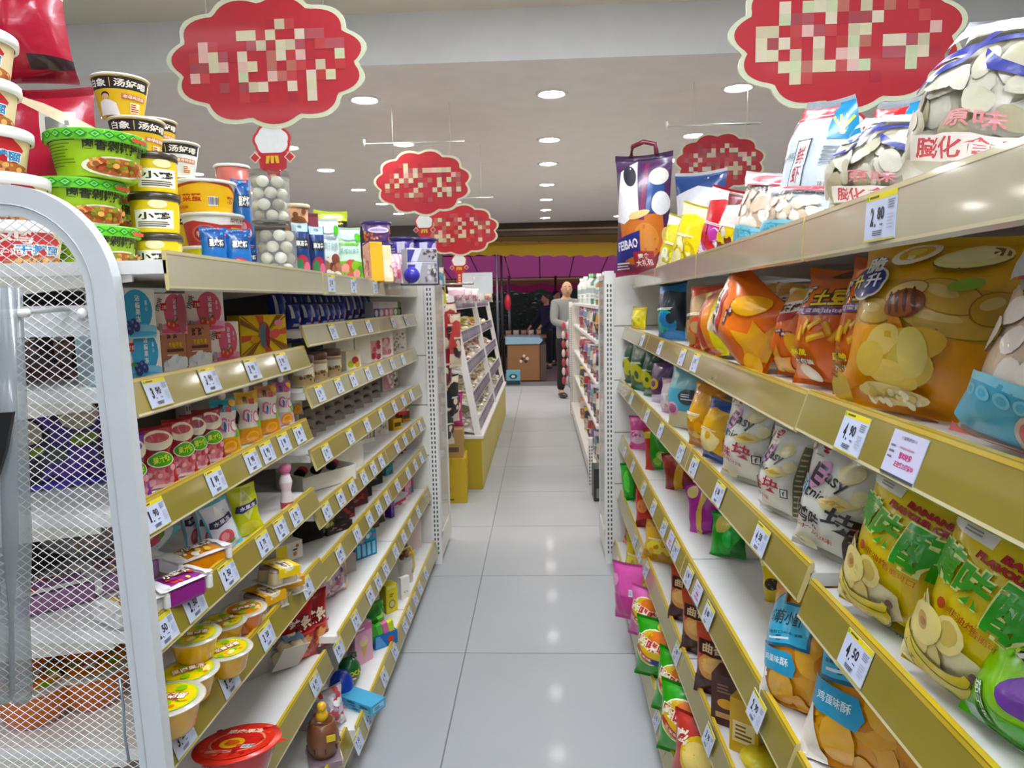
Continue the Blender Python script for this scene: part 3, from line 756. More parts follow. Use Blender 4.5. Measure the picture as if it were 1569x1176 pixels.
def crisps():
    g = None
    # --- top shelf
    def high(x, y, Y, wpx, hpx, phi, lv, z, t=.11, off=.13):
        """base on shelf level lv, top at pixel row y - hpx, kept behind the price rail"""
        Y = atX(x, y, rx(0, Y) + off).y if lv == 0 else atZ(x, y, z).y; P, w, h = spot(x, y, Y, wpx, hpx, phi, z); h = max(.05, atY(x, y - hpx, Y).z - z); a = math.radians(abs(phi))
        P.x = max(P.x, rx(lv, Y) + .010 + .38 * w * math.cos(a) + .12 * t * math.sin(a)); return P, w, h
    def T(x, y, Y, w, h, phi, z=RS[0], off=.13): return high(x, y, Y, w, h, phi, 0, z, .13, off)
    P, w, h = spot(986, 424, 3.5, 84, 180, -22, RS[0]); a = w / h; d = D(a)
    d.poly([(0, .30), (.25, .42), (.8, .36), (1, .3), (1, .0), (0, 0)], '#7a2440'); d.poly([(.1, .44), (.9, .5), (.95, .25), (.6, .08), (.2, .1)], '#c2703a'); d.ell(.62, .3, .22, .12, '#d08a4a', 20)
    d.poly([(0, .46), (.1, .86), (.4, .95), (.5, .5), (.2, .42)], '#e8e8ea'); d.ell(.28, .82, .12, .09, '#2a2c34', 20); d.poly([(.5, .44), (.55, .92), (.62, .92), (.6, .44)], '#7c2a56'); d.poly([(.62, .5), (.95, .5), (.9, .74), (.64, .78)], '#2c4a84'); d.ell(.8, .80, .16, .07, '#d8d4ce'); d.ell(.86, .58, .14, .1, '#e4e4e6')
    d.poly([(0, .1), (0, .30), (.52, .36), (.5, .18)], '#2a2c74'); d.text('FEIBAO', .26, .255, .42, .075, '#f2eaf2', 6, .03); d.lines(.03, .05, .3, .12, 3, '#d8c8d8', 3); d.box(.55, .13, .36, .13, '#a02434'); d.text('零食\n大礼包', .55, .13, .3, .10, '#f6ece8', 4, .02); d.ell(.5, .49, .2, .035, '#e2c68a', 15); d.ell(.95, .32, .07, .07, '#e2c68a')
    b = bag('gift_bag', 'tall purple and white snack gift bag with a handle, at the slotted end post', BAG, w, h, .18, '#4a2a52', d, seed=3, wr=.6)
    hd = M(); hd.tube([(-w * .22, 0, h * .98), (-w * .2, 0, h * 1.06), (0, 0, h * 1.09), (w * .2, 0, h * 1.06), (w * .22, 0, h * .98)], .012, '#6a2030', 'film', 6); hd.build('handle', b)
    put(b, P, -22, 0, 0)
    P, w, h = T(1055, 396, 3.3, 76, 140, -30, off=.3); c = bag('gift_bag', 'second snack gift bag with a white shoulder, behind the yellow bags', BAG, w, h, .15, '#e2e2e6', d_small(w / h, '#e2e2e6', '#2c4a84', '#4a2a52', '', seed=4), seed=4, wr=.6); put(c, P + Vector((.08, .1, 0)), -30)
    for x, y, Y, w_, h_, ph, base, des, lab, sd in (
            (1027, 402, 3.0, 46, 72, -38, '#d8cf58', ('#d8cf58', '#e8e6d0', '#b8b030', '', 7), 'pale yellow snack bag on the top crisps shelf beside the gift bag', 5),
            (1050, 394, 2.8, 52, 82, -42, '#dcc81c', ('#dcc81c', '#e8e2b0', '#c0a818', '', 8), 'bright yellow snack bag between the pale yellow and the red bag', 6),
            (1096, 384, 2.5, 62, 96, -44, '#b8262c', ('#b8262c', '#e8e0e6', '#b03a90', '', 9), 'red and pink candy bag leaning on the top crisps shelf', 7),
            (1120, 378, 2.35, 56, 80, -40, '#d8c8c0', ('#d8c8c0', '#6a2028', '#d8c040', '', 10), 'clear bag of mixed wrapped sweets before the red candy bag', 8)):
        ph -= 20; P, w, h = T(x, y, Y, w_, h_, ph); put(bag('snack_bag', lab, BAG, w, h, .1, base, d_small(w / h, des[0], des[1], des[2], '', seed=des[4], n=18), seed=sd, wr=1.4), P, ph, -4, 16)
    for x, y, Y, w_, h_, ph, sd, lab in ((1236, 318, 1.95, 104, 168, -36, 11, 'white prawn flakes bag with red stripes and a twisted top, at the shelf front'), (1342, 300, 1.9, 92, 150, -34, 12, 'white prawn flakes bag partly hidden behind the clear puffed chip bags')):
        ph -= 20; P, w, h = T(x, y, Y, w_, h_, ph, off=.16 if sd == 11 else .36); put(bag('prawn_flakes_bag', lab, BAG, w, h, .13, '#c6ced4', d_prawn(w / h), seed=sd, wr=1.1, wf=lambda v: 1 - max(0, v - .72) * 1.5), P, ph, -6, 5)
    P, w, h = T(1168, 356, 2.12, 84, 92, -60); d = d_shrimp(w / h); put(bag('prawn_flakes_bag', 'low clear bag of pink prawn flakes left of the white one', BAG, w, h, .12, '#ddd0c4', d, seed=13, wr=1.2), P, -60, -4, 10)
    P, w, h = T(1222, 334, 1.8, 88, 50, -58, off=.085); put(bag('prawn_flakes_bag', 'short blue and white prawn flakes bag lying at the rail under the white one', BAG, w, h, .10, '#d8e4ea', d_shrimp(w / h), seed=14), P, -38, -10, 6)
    P, w, h = T(1345, 292, 1.42, 160, 116, -62); put(bag('puffed_chips_bag', 'smaller clear bag of pale puffed chips in the middle of the top shelf', BAG, w, h, .15, '#bdb8a4', d_chips(w / h, 21), seed=15, wr=1.3, wf=lambda v: 1 - max(0, v - .6) * 1.0), P, -62, -10, 8)
    P, w, h = T(1490, 262, 1.02, 200, 232, -62); put(bag('puffed_chips_bag', 'big clear bag of white puffed chips, at the near end of the top crisps shelf', BAG, w, h, .17, '#bdb8a4', d_chips(w / h, 22), seed=16, wr=1.3, wf=lambda v: 1 - max(0, v - .6) * .9), P, -62, -8, 10)
    P, w, h = T(1420, 270, 1.5, 60, 100, -40, off=.40); put(bag('snack_bag', 'snack bag with a red top edge between the two clear puffed chip bags', BAG, w, h, .1, '#d8cfc8', d_small(w / h, '#d8cfc8', '#b83844', '#e0dcd0', seed=18), seed=17), P + Vector((.1, .1, 0)), -40, -10, 8)
    # --- second shelf
    z = RS[1]
    def L2(x, y, Y, w_, h_, ph, lab, base, des, t=.11, sd=1, lean=-6, side=0, nm='crisp_bag', dx=0, **k):
        ph -= 22; P, w, h = high(x, y, Y, w_, h_, ph, 1 if z > 1.2 else 2, z, t); P.x += dx; return put(bag(nm, lab, BAG, w, h, t, base, des(w / h), seed=sd, **k), P, ph, lean, side)
    L2(978, 505, 3.55, 22, 36, -40, 'small bright yellow bag at the far end of the second crisps shelf', '#e2d42c', lambda a: d_small(a, '#e2d42c', '#d0b820', '#f0e860', seed=31), .06, 21)
    L2(1005, 522, 3.2, 40, 90, -34, 'black and blue crisp bag next to the small yellow bag', '#1e2430', lambda a: d_small(a, '#1e2430', '#2a70a8', '#3aa898', '', seed=32, n=16), .09, 22, side=-4)
    L2(1046, 540, 2.75, 54, 106, -30, 'tan snack stick bag next to the black and blue bag', '#c8a478', lambda a: d_small(a, '#c8a478', '#e0583c', '#b08850', '', seed=33, n=40), .10, 23, side=-3)
    L2(1070, 548, 2.6, 40, 108, -58, 'snack bag with red, orange and yellow side stripes', '#e6dcd0', lambda a: D(a).rect(0, 0, .25, 1, '#e0d030').rect(.25, 0, .5, 1, '#b02c24').rect(.5, 0, .72, 1, '#e08a28').rect(.72, 0, 1, 1, '#e4d830'), .09, 24, side=-8)
    L2(1086, 520, 2.75, 34, 80, -40, 'dark red bag deep on the second crisps shelf', '#6a1c24', lambda a: d_small(a, '#6a1c24', '#2a2a2c', '#b05060', seed=35), .08, 25, dx=.1)
    L2(1126, 545, 2.35, 74, 112, -34, 'orange potato stick bag standing deep behind the lying one', '#d86a1c', d_orange, .12, 26, dx=.12, side=2)
    L2(1186, 560, 2.0, 70, 128, -40, 'orange potato stick bag standing right of the lying one', '#d86a1c', d_orange, .12, 27, side=2, dx=.04)
    L2(1222, 580, 1.78, 60, 140, -48, 'orange potato stick bag squeezed against the potato bags', '#d86a1c', d_orange, .12, 28, side=3)
    P, w, h = spot(1130, 545, 1.85, 96, 128, -40, z)
    o = bag('crisp_bag', 'orange potato stick bag lying tipped forward on the second crisps shelf', BAG, w * 1.05, h * 1.15, .12, '#dc7018', d_orange(.7), seed=29); put(o, atZ(1178, 575, RS[1]) + Vector((.02, 0, .05)), -58, -12, -60)
    L2(1262, 596, 1.48, 92, 186, -40, 'orange potato crisp bag, the one beside the potato stick bags', '#d9701c', d_tudou, .12, 30, side=4)
    L2(1324, 614, 1.27, 92, 222, -40, 'orange potato crisp bag standing against the big honey potato bag', '#d9701c', d_tudou, .12, 31, side=4)
    L2(1388, 640, .96, 216, 284, -36, 'big yellow honey potato crisp bag on the second crisps shelf', '#e6b01e', d_honey, .13, 32, lean=-8, side=5, seal_col='#e8b820')
    L2(1530, 640, 1.02, 130, 260, -42, 'black and yellow crisp bag behind the honey potato bag', '#d8a828', lambda a: d_small(a, '#d8a828', '#1c1a18', '#e8d8a8', '', seed=36), .11, 33, dx=.16, side=6)
    L2(1590, 705, .76, 230, 320, -38, 'clear shrimp chip bag with a blue band at the near end of second shelf', '#e0d4c6', d_shrimp, .14, 34, lean=-12, side=12, dx=.0)
    # --- third shelf
    z = RS[2]
    for i, (x, y, Y, w_, h_, lab) in enumerate(((957, 588, 3.62, 22, 74, 'first dark green bag at the far end of the third crisps shelf'), (980, 599, 3.42, 36, 80, 'second dark green bag from the end post'), (999, 608, 3.25, 26, 76, 'third dark green bag, beside the purple one'))):
        L2(x, y, Y, w_, h_, -46, lab, '#1e4a30', lambda a: d_small(a, '#1e4a30', '#2a6444', '#b8b43c', '', seed=40 + i, n=3), .09, 40 + i, side=-4, nm='snack_bag')
    L2(1016, 618, 3.0, 36, 66, -40, 'purple snack bag with a gold crest on the third crisps shelf', '#4a2260', lambda a: D(a).rect(0, .0, 1, .2, '#c8b8cc').ell(.4, .45, .26, .14, '#d0b040').ell(.4, .45, .16, .08, '#6a3a70'), .09, 44, side=-6, nm='snack_bag')
    L2(1030, 634, 2.85, 34, 56, -40, 'pink and white snack bag in front of the purple one', '#d8c4cc', lambda a: d_small(a, '#d8c4cc', '#b890a8', '#e8e0e4', seed=45), .07, 45, side=-6, nm='snack_bag')
    L2(1044, 658, 2.5, 56, 102, -36, 'pale teal snack bag with a pink badge on the third crisps shelf', '#86bcc4', lambda a: D(a).rect(0, .0, 1, .28, '#cfc8a0').rect(0, .28, 1, .62, '#5aa4bc').ell(.35, .3, .2, .1, '#d8a8c0').ell(.35, .3, .14, .07, '#a85a80').ell(.75, .5, .2, .12, '#3a4a50').lines(.62, .44, .9, .56, 3, '#e8ecec', 2, .4), .12, 46, nm='snack_bag')
    L2(1074, 688, 2.25, 44, 102, -44, 'yellow crisp bag behind the white chicken crisps, teal bag side', '#dca22c', lambda a: d_small(a, '#dca22c', '#c8862a', '#e8c878', '', seed=47, n=14), .1, 47, side=3)
    L2(1096, 708, 2.15, 40, 100, -44, 'yellow crisp bag touching the white chicken crisps', '#e0ae30', lambda a: d_small(a, '#e0ae30', '#2a4a90', '#f0dca0', '', seed=48, n=8), .1, 48, side=5)
    L2(1122, 742, 1.93, 84, 142, -34, 'white chicken crisp bag with red lettering, first from the yellow bags', '#eceae0', d_easy, .12, 49, side=4)
    L2(1170, 738, 1.80, 50, 110, -40, 'white chicken crisp bag half hidden in the middle of the third shelf', '#e6e3d4', d_easy, .11, 50, side=6, dx=.07)
    L2(1194, 790, 1.56, 60, 138, -42, 'white chicken crisp bag tucked behind the brown-edged one', '#eceae0', d_easy, .11, 51, side=6)
    L2(1222, 858, 1.19, 114, 188, -36, 'white crisp bag with black lettering and a brown corner, at the rail seam', '#e6e5dc', lambda a: d_easy(a, True), .12, 52, side=8)
    z = RS0
    L2(1304, 970, .98, 172, 258, -42, 'yellow banana crisp bag beside the white crisp bags', '#e6cf14', d_banana, .12, 53, side=9, lean=-8)
    L2(1412, 1085, .79, 220, 308, -42, 'yellow banana crisp bag nearer the camera, beside the green one', '#e6cf14', d_banana, .12, 54, side=11, lean=-9)
    def d_mon(a):
        d = D(a); d.rect(0, .0, 1, .32, '#55b422'); d.poly([(0, 1), (1, 1), (1, .9), (0, .84)], '#2c3a20'); d.text('茄', .55, .84, .5, .16, '#f2f4ec', 0, .03, '#1c2c10', .1); d.ell(.62, .56, .30, .17, '#6a3a92', 10); d.ell(.55, .62, .16, .08, '#7c4ca4', 10)
        d.text('茄子味', .24, .30, .3, .08, '#dcecd0', -60, .02, '#2a6a28', .08); d.blobs(.05, .74, .9, .82, 12, ['#8cd038', '#d8ec60'], .02, 4); d.box(.2, .12, .2, .16, '#8ab8a0', -60); d.lines(.3, .06, .9, .12, 2, '#e8f0c8', 6); return d
    L2(1572, 1155, .66, 200, 190, -42, 'bright green bag with a purple aubergine picture at the near shelf end', '#8cc81e', d_mon, .11, 55, side=10, lean=-10)
    # --- lower shelves, bases in sight
    def low(x, y, zz, w, h, t, ph, lab, base, des, sd, lean=-10, side=0, nm='snack_bag', lift=.004):
        P = atZ(x, y, zz); P.z = zz + lift; return put(bag(nm, lab, BAG, w, h, t, base, des(w / h), seed=sd, wr=1.3), P, ph, lean, side)
    z = RS[3]
    low(984, 690, z, .15, .17, .08, -38, 'bright pink foil bag at the far end of the fourth crisps shelf', '#cc3a8c', lambda a: d_small(a, '#cc3a8c', '#e060a8', '#e8c8dc', '', seed=61), 61, side=-6)
    low(1012, 722, z, .15, .19, .07, -38, 'green cucumber crisp bag beside the pink foil bag', '#3c9a2c', lambda a: D(a).rect(0, 0, .3, 1, '#b03428').rect(0, .75, .3, .9, '#d8c030').ell(.68, .3, .18, .12, '#a8d070').ell(.68, .3, .12, .08, '#d0e8a0').ell(.5, .2, .14, .09, '#8cc050'), 62, side=-10)
    low(1042, 752, z, .13, .15, .06, -40, 'dark red snack bag with a yellow stripe on the fourth shelf', '#8a2420', lambda a: D(a).poly([(.3, 0), (.6, 0), (1, .8), (.8, .9)], '#dca830').rect(0, .6, .4, .9, '#a83a30'), 63, side=-14)
    low(1084, 820, z, .13, .17, .06, -42, 'purple foil bag on the bare middle of the fourth shelf', '#a8289c', lambda a: D(a).poly([(.2, 0), (.35, 0), (.9, 1), (.7, 1)], '#e0c060').ell(.3, .8, .2, .12, '#e8d890').poly([(.6, 0), (1, 0), (1, .5)], '#5a1a60'), 64, lean=-16, side=-18)
    low(1114, 856, z, .12, .13, .05, -46, 'green foil bag on the bare middle of the fourth shelf', '#1ea83a', lambda a: D(a).ell(.4, .72, .25, .2, '#d8d070').poly([(.5, 0), (1, 0), (1, .5)], '#0c6a24').ell(.6, .4, .12, .2, '#40d060'), 65, lean=-18, side=-8)
    low(1190, 926, z, .07, .11, .03, -50, 'small yellow pouch half under the rail beside the egg puff bags', '#d8c020', lambda a: D(a).ell(.5, .4, .3, .14, '#2a2418').rect(0, .8, 1, 1, '#f0e890'), 66, lean=-12, side=-16)
    z_ = z
    for x, y, w, h, ph, sd, lab, si in ((1236, 1096, .185, .245, -44, 67, 'orange egg puff bag with a blue label, the one farther from the camera', -9), (1335, 1205, .235, .31, -46, 68, 'orange egg puff bag with a blue label, nearest the camera', -6)):
        P = atZ(x, y, z_); o = bag('egg_puff_bag', lab, BAG, w, h, .14, '#dc9a30', d_egg(w / h), seed=sd, wr=1.0); put(o, P, ph - 8, -26, si)
    P = atZ(1258, 1100, z_); put(bag('egg_puff_bag', 'egg puff bag lying hidden behind the two orange ones', BAG, .22, .26, .12, '#dc9a30', d_egg(.85), seed=69), P + Vector((.14, .12, .01)), -20, -34, 8)
    z = RS[4]
    low(968, 768, z, .10, .20, .06, -40, 'green twisted foil bag at the far end of the fifth crisps shelf', '#2cac34', lambda a: D(a).ell(.5, .5, .2, .3, '#70d85c').poly([(.6, 0), (1, 0), (1, .5)], '#146c20'), 71, side=-14)
    low(990, 810, z, .11, .20, .07, -40, 'red foil bag on the fifth crisps shelf before the yellow one', '#c4302a', lambda a: D(a).ell(.5, .5, .3, .16, '#e89060').poly([(0, 0), (1, 0), (1, .25), (0, .15)], '#8a1c1c'), 72, side=-8)
    low(1010, 862, z, .16, .16, .09, -34, 'yellow foil bag under the seam of the fifth crisps shelf', '#dcac20', lambda a: d_small(a, '#dcac20', '#c08a18', '#f0d860', '', seed=73), 73, lean=-20)
    for i, (x, y, lab) in enumerate(((1050, 956, 'brown biscuit pouch, farthest of the three leaning along the rail'), (1070, 1006, 'brown biscuit pouch in the middle of the three'), (1096, 1070, 'brown biscuit pouch, nearest of the three to the brown box'))):
        def dd(a): return D(a).rect(0, .45, 1, 1, '#b84a34').ell(.5, .45, .42, .2, '#d89a5c', 8).ell(.48, .47, .3, .12, '#e8b878', 8).rect(.08, .6, .92, .8, '#3a1816').text('曲奇', .5, .70, .6, .13, '#e8c8a0', 0, .03).rect(0, 0, 1, .26, '#3c1418')
        low(x, y, z, .125, .185, .05, -40, lab, '#5a2420', dd, 74 + i, lean=-8, side=-2, nm='biscuit_pouch')
    P = atZ(1118, 1104, z); put(carton('biscuit_box', 'dark brown snack box beside the brown biscuit pouches', 'box', .075, .06, .13, '#4a2820', D(.6).ell(.5, .45, .3, .1, '#e0a83c').rect(.15, .15, .85, .26, '#c8a070').lines(.2, .65, .8, .85, 3, '#8a6a5c', 2)), P, -34)
    P = atZ(1146, 1148, z); put(carton('snack_box', 'yellow snack carton beside the dark brown box', 'box', .07, .05, .13, '#d0a83c', D(.5).rect(.1, .2, .9, .6, '#e8d8a0').lines(.2, .25, .8, .55, 4, '#7a5a20', 2)), P, -40)
    P = atZ(1166, 1182, z); o = M().lathe([(.0005, 0), (.03, 0), (.045, .03), (.045, .036), (.0005, .037)], '#e8d418', 'plastic', 28); put(tag(o.build('plastic_tub'), 'round bright yellow tub at the near end of the fifth crisps shelf', 'tub'), P, 0, 0)
    z = RS[5]
    low(966, 836, z, .10, .12, .05, -36, 'small red packet at the far end of the bottom crisps shelf', '#b83038', lambda a: d_small(a, '#b83038', '#e8a0a0', '#8a2028', '', seed=80), 80, side=8)
    low(974, 882, z, .14, .19, .08, -38, 'yellow-green crisp bag behind the pink bags on the bottom shelf', '#d4b81c', lambda a: d_small(a, '#d4b81c', '#a8a820', '#e8d860', '', seed=81), 81)
    low(990, 906, z, .15, .19, .10, -38, 'yellow puff bag with a pink badge on the bottom shelf', '#dcb420', lambda a: D(a).ell(.45, .6, .26, .14, '#e8a8a0').ell(.45, .6, .18, .09, '#d07078').ell(.3, .36, .14, .06, '#2a3a70').ell(.7, .3, .15, .08, '#f0d860'), 82)
    low(966, 952, z + .01, .17, .24, .08, -50, 'plain pink puff bag sticking out over the aisle on the bottom shelf', '#d860a8', lambda a: D(a).rect(0, 0, 1, .45, '#cc3c90').bar(.7, .46, .95, .58, 4).ell(.2, .7, .16, .1, '#e8a8cc'), 83, side=-8, lean=-4)
    low(990, 980, z, .17, .20, .10, -40, 'pink puff bag with a yellow oval, beside the plain pink one', '#d468a8', d_mimi, 84)
    for i, (x, y, lab) in enumerate(((1006, 1042, 'green puff bag with a yellow oval, first after the pink ones'), (1036, 1102, 'green puff bag with a yellow oval, second after the pink ones'), (1048, 1164, 'green puff bag with a yellow oval, beside the red and yellow bag'))):
        low(x, y, z, .18, .21, .11, -38, lab, '#3a9a2c', d_mimi, 85 + i, lean=-12, side=(-4, 2, -2)[i])
    low(1072, 1215, z, .18, .20, .10, -38, 'red and yellow puff bag at the near end of the bottom shelf', '#b83c34', lambda a: D(a).ell(.55, .5, .36, .3, '#dcb844').ell(.5, .52, .26, .2, '#e8d080').rect(0, .0, 1, .15, '#d8c8a0').text('嘭', .2, .7, .24, .2, '#f4ecd8', 10, .03), 89)
    low(996, 918, z, .09, .07, .05, -38, 'small yellow packet behind the pink puff bags', '#e0cc30', lambda a: D(a).ell(.5, .5, .3, .2, '#f0e880'), 90)


crisps()
# ---------------------------------------------------------------- sweets side: print designs
def d_green(asp):
    d = D(asp); d.rect(0, 0, 1, 1, '#9cc02a'); d.rect(.06, .80, .40, .90, '#3c4a18'); d.lines(.06, .2, .38, .76, 8, '#5e7a1c', 3, .35); d.rect(.02, .35, .045, .8, '#c86a3c')
    d.text('卤香剁椒拌面', .71, .70, .52, .26, '#1c2410', -3, .03); d.ell(.72, .24, .30, .24, '#e8e6cc'); d.ell(.72, .24, .26, .20, '#a86a34'); d.blobs(.5, .08, .94, .4, 60, ['#c98a4a', '#8a4a22', '#d9a860', '#7a8a2c', '#b0462c'], .05, 4); d.box(.84, .92, .14, .08, '#d05038'); return d


def d_greenrim(asp=12):
    d = D(asp); d.rect(0, 0, 1, 1, '#6cc040')
    for k in range(6):
        c = (k + .5) / 6
        d.poly([(c - .085, .5), (c, .95), (c + .085, .5), (c, .05)], '#1c7a44'); d.poly([(c - .055, .5), (c, .8), (c + .055, .5), (c, .2)], '#8cd45c'); d.poly([(c - .03, .5), (c, .66), (c + .03, .5), (c, .34)], '#2a8a4a')
    return d


def d_redbowl(asp):
    d = D(asp); d.rect(0, 0, 1, 1, '#b8282e'); d.poly([(.45, 1), (.66, .6), (.60, .2), (.7, 0), (1, 0), (1, 1)], '#e2cfa4'); d.text('鸡', .30, .70, .22, .30, '#f2e6d8', 0, .02); d.text('辣子鸡', .2, .36, .3, .2, '#f2e6d8'); d.text('干拌面', .46, .42, .34, .22, '#3c8ab8', 0, .03, '#f2f0e8', .1); d.ell(.5, .12, .3, .16, '#a8683a'); d.blobs(.28, .02, .74, .24, 26, ['#c88a50', '#8a4a2a', '#d8a868'], .05, 7); return d


def d_bucket(asp, body='#e2bc2c', person=True, word='汤好喝'):
    d = D(asp); d.rect(0, 0, 1, 1, body); d.rect(.0, .66, 1, .97, '#1c1a18'); d.text('白象', .28, .82, .28, .20, '#f2f0ea', -4, .03); d.rect(.46, .7, .47, .93, '#d8c070'); d.text(word, .72, .80, .42, .2, '#f0ead8', -4, .03)
    if person: d.ell(.38, .50, .06, .09, '#2a221e'); d.ell(.38, .47, .05, .07, '#e2b898'); d.poly([(.24, 0), (.28, .34), (.36, .40), (.44, .38), (.52, .3), (.56, 0)], '#eceae6')
    d.box(.76, .48, .34, .12, '#c87858', -3); d.text('老母鸡汤面', .76, .48, .3, .09, '#fff4e0', -3); d.rect(.7, .08, .84, .34, '#f0e4c0'); d.lines(.71, .1, .83, .32, 4, '#b03c2c', 2); d.lines(.02, .3, .16, .6, 5, '#8a6a1c', 3, .3); return d


def d_jar(asp, word):
    d = D(asp); d.rect(0, 0, 1, 1, '#e4c834'); d.box(.55, .36, .62, .5, '#f4f0e0'); d.text(word, .55, .44, .5, .2, '#2a2418', 0, .03); d.lines(.3, .14, .8, .3, 3, '#4a4230', 4); d.ell(.62, .76, .14, .12, '#f0e4b0'); return d


def d_ybowl(asp, k):
    d = D(asp)
    if k == 0: d.rect(0, 0, 1, 1, '#e8b81c'); d.poly([(0, .62), (.2, .8), (.5, .95), (.8, .85), (1, .6), (1, 1), (0, 1)], '#b0402c'); d.poly([(0, .74), (.2, .9), (.5, 1), (.8, .95), (1, .72), (1, 1), (0, 1)], '#eceae0'); d.text('酸菜蛋', .30, .46, .36, .26, '#b03a1c', 0, .03); d.text('粉', .86, .44, .16, .24, '#b03a1c', 0, .03); d.bar(.55, .2, .66, .5, 5); d.text('柳州风味', .2, .16, .24, .1, '#b03a1c')
    elif k == 1: d.rect(0, 0, 1, 1, '#b83a34'); d.poly([(0, 1), (1, 1), (1, .75), (.6, .66), (.3, .8), (0, .7)], '#eceae4'); d.rect(.0, 0, .1, .6, '#e0b020'); d.rect(.72, .0, 1, .6, '#e0b020'); d.ell(.42, .36, .16, .3, '#c86a60'); d.ell(.42, .36, .13, .25, '#8a2430'); d.text('特辣', .42, .36, .2, .2, '#f0d0c0'); d.text('酸辣粉', .82, .84, .22, .16, '#7a5a4a')
    else: d.rect(0, 0, .5, 1, '#e8d828'); d.rect(.5, 0, 1, 1, '#18181a'); d.text('拌', .26, .5, .3, .6, '#1c3a8a', 0, .03); d.text('拌面', .75, .5, .4, .4, '#e8d828', 0, .02)
    return d


def d_space(asp):
    d = D(asp); d.rect(0, 0, 1, 1, '#1c4a8c'); d.ell(.4, .4, .7, .4, '#2a66a8'); d.rect(.24, .56, .9, .76, '#16284a'); d.text('星球杯', .57, .66, .58, .15, '#e8e6dc', 0, .03); d.ell(.5, .22, .36, .14, '#b83c48'); d.ell(.42, .25, .16, .08, '#e0a0a0'); d.ell(.7, .18, .12, .06, '#e8dcd0'); d.blobs(.05, .8, .95, .98, 12, ['#e8e0f0', '#d05a6a', '#4aa0d8'], .02, 3); return d


def d_blue(asp, pink=False, k=0):
    d = D(asp); a, b, c = ('#f6efe6', '#4aa6cc', '#2c3f86') if not pink else ('#f8efe6', '#d8607c', '#c83a48')
    d.rect(0, 0, 1, 1, a); d.ell(.60, .56, .34, .44, b); d.ell(.55, .12, .62, .16, '#8cc8e2' if not pink else '#e8a0b4'); d.ell(.5, .08, .5, .06, '#5ab0d8' if not pink else '#d8607c')
    d.text('喜', .10, .74, .16, .34, '#221c1e', -16, .0); d.box(.25, .68, .18, .18, '#c8202c', -4); d.text('之郎', .27, .67, .14, .1, '#f4e8e0'); d.vtext('沾酱果冻', .62, .60, .11, .58, '#f6f8fa', bold=.02); d.vtext('酱心', .80, .66, .05, .24, '#e0f0f6')
    if pink:
        for x, y in ((.4, .24), (.54, .2), (.66, .27)): d.ell(x, y, .09, .12, '#d84a44'); d.ell(x, y + .1, .05, .03, '#4a9a3c'); d.ell(x - .02, y + .02, .03, .04, '#f0a090')
    else:
        for x, y in ((.38, .26), (.50, .30), (.42, .16), (.56, .22)): d.ell(x, y, .075, .10, '#2c3a74'); d.ell(x - .02, y + .03, .03, .035, '#6a78b4')
        d.ell(.28, .32, .06, .05, '#4c9a4a', 40)
    d.bar(.02, .05, .12, .3, k + 2, 7); return d


def d_ww(asp):
    d = D(asp); d.rect(0, 0, 1, 1, '#b5795c'); d.text('旺旺', .5, .84, .5, .2, '#2a1c16', 0, .03); d.text('布甸布甸', .56, .62, .58, .14, '#e0c04a', 0, .03, '#8a5a2c', .06); d.rect(.2, .46, .9, .53, '#5a2c1c'); d.lines(.2, .37, .9, .42, 1, '#f0e4d8'); d.blobs(.1, .02, .95, .32, 18, ['#dfe6ea', '#f4f6f6', '#c8d2d8', '#eef0ee'], .1, 6); return d


def d_rays(asp):
    d = D(asp); d.rect(0, 0, 1, 1, '#e6c41c')
    for k in range(12):
        a = k * PI / 6 + .1; d.poly([(.5, .5)] + [(min(1, max(0, .5 + .9 * math.cos(a + e))), min(1, max(0, .5 + .9 * math.sin(a + e)))) for e in (-.1, 0, .1)], '#8a5a24' if k % 3 else '#d85a3c')
    d.ell(.5, .5, .13, .34, '#8a6a5c'); d.ell(.46, .5, .05, .28, '#4a7a84'); d.ell(.56, .46, .05, .3, '#8a2434'); d.ell(.72, .52, .13, .12, '#e0605a', 20); d.ell(.28, .4, .1, .1, '#d8a030'); d.ell(.82, .8, .1, .08, '#e88a9a'); return d


def d_jellyp(asp, c, blob='#56a82c'):
    """spouted jelly drink pouch"""
    d = D(asp); d.rect(.14, .0, .86, .36, '#d8808a'); d.rect(.14, .0, .86, .06, '#e8c8c4'); d.blobs(.18, .06, .82, .34, 16, ['#c85a68', '#e4a8ac', '#b84454'], .045, 5); d.ell(.5, .47, .36, .13, '#f2f0d8'); d.ell(.5, .47, .33, .115, blob); d.text('果汁爽', .5, .47, .48, .12, '#c8e060', 8, .04, '#2a6a20', .08)
    d.ell(.5, .76, .40, .15, '#f0e2c8'); d.ell(.5, .80, .30, .07, c); return d


def d_cici(asp, t, o):
    d = D(asp); d.rect(0, .72, 1, 1, t); d.rect(0, .30, 1, .76, '#e9e2d2'); d.poly([(0, .3), (1, .3), (1, 0), (0, 0)], o); d.box(.6, .80, .24, .1, '#c02c38', -8); d.text('喜', .34, .84, .2, .13, '#241c1c', -10); d.text('CiCi', .5, .52, .84, .26, '#d870a0', -12, .015, '#f8f4e8', .05); d.ell(.3, .5, .05, .1, '#4a6ac0', 0); d.ell(.5, .14, .34, .13, '#e8902c'); d.ell(.5, .14, .28, .10, '#f0b85c'); d.ell(.5, .14, .2, .07, '#eaa23c'); d.ell(.8, .9, .14, .07, '#e8b030'); d.ell(.8, .36, .1, .08, '#7ab84a'); return d


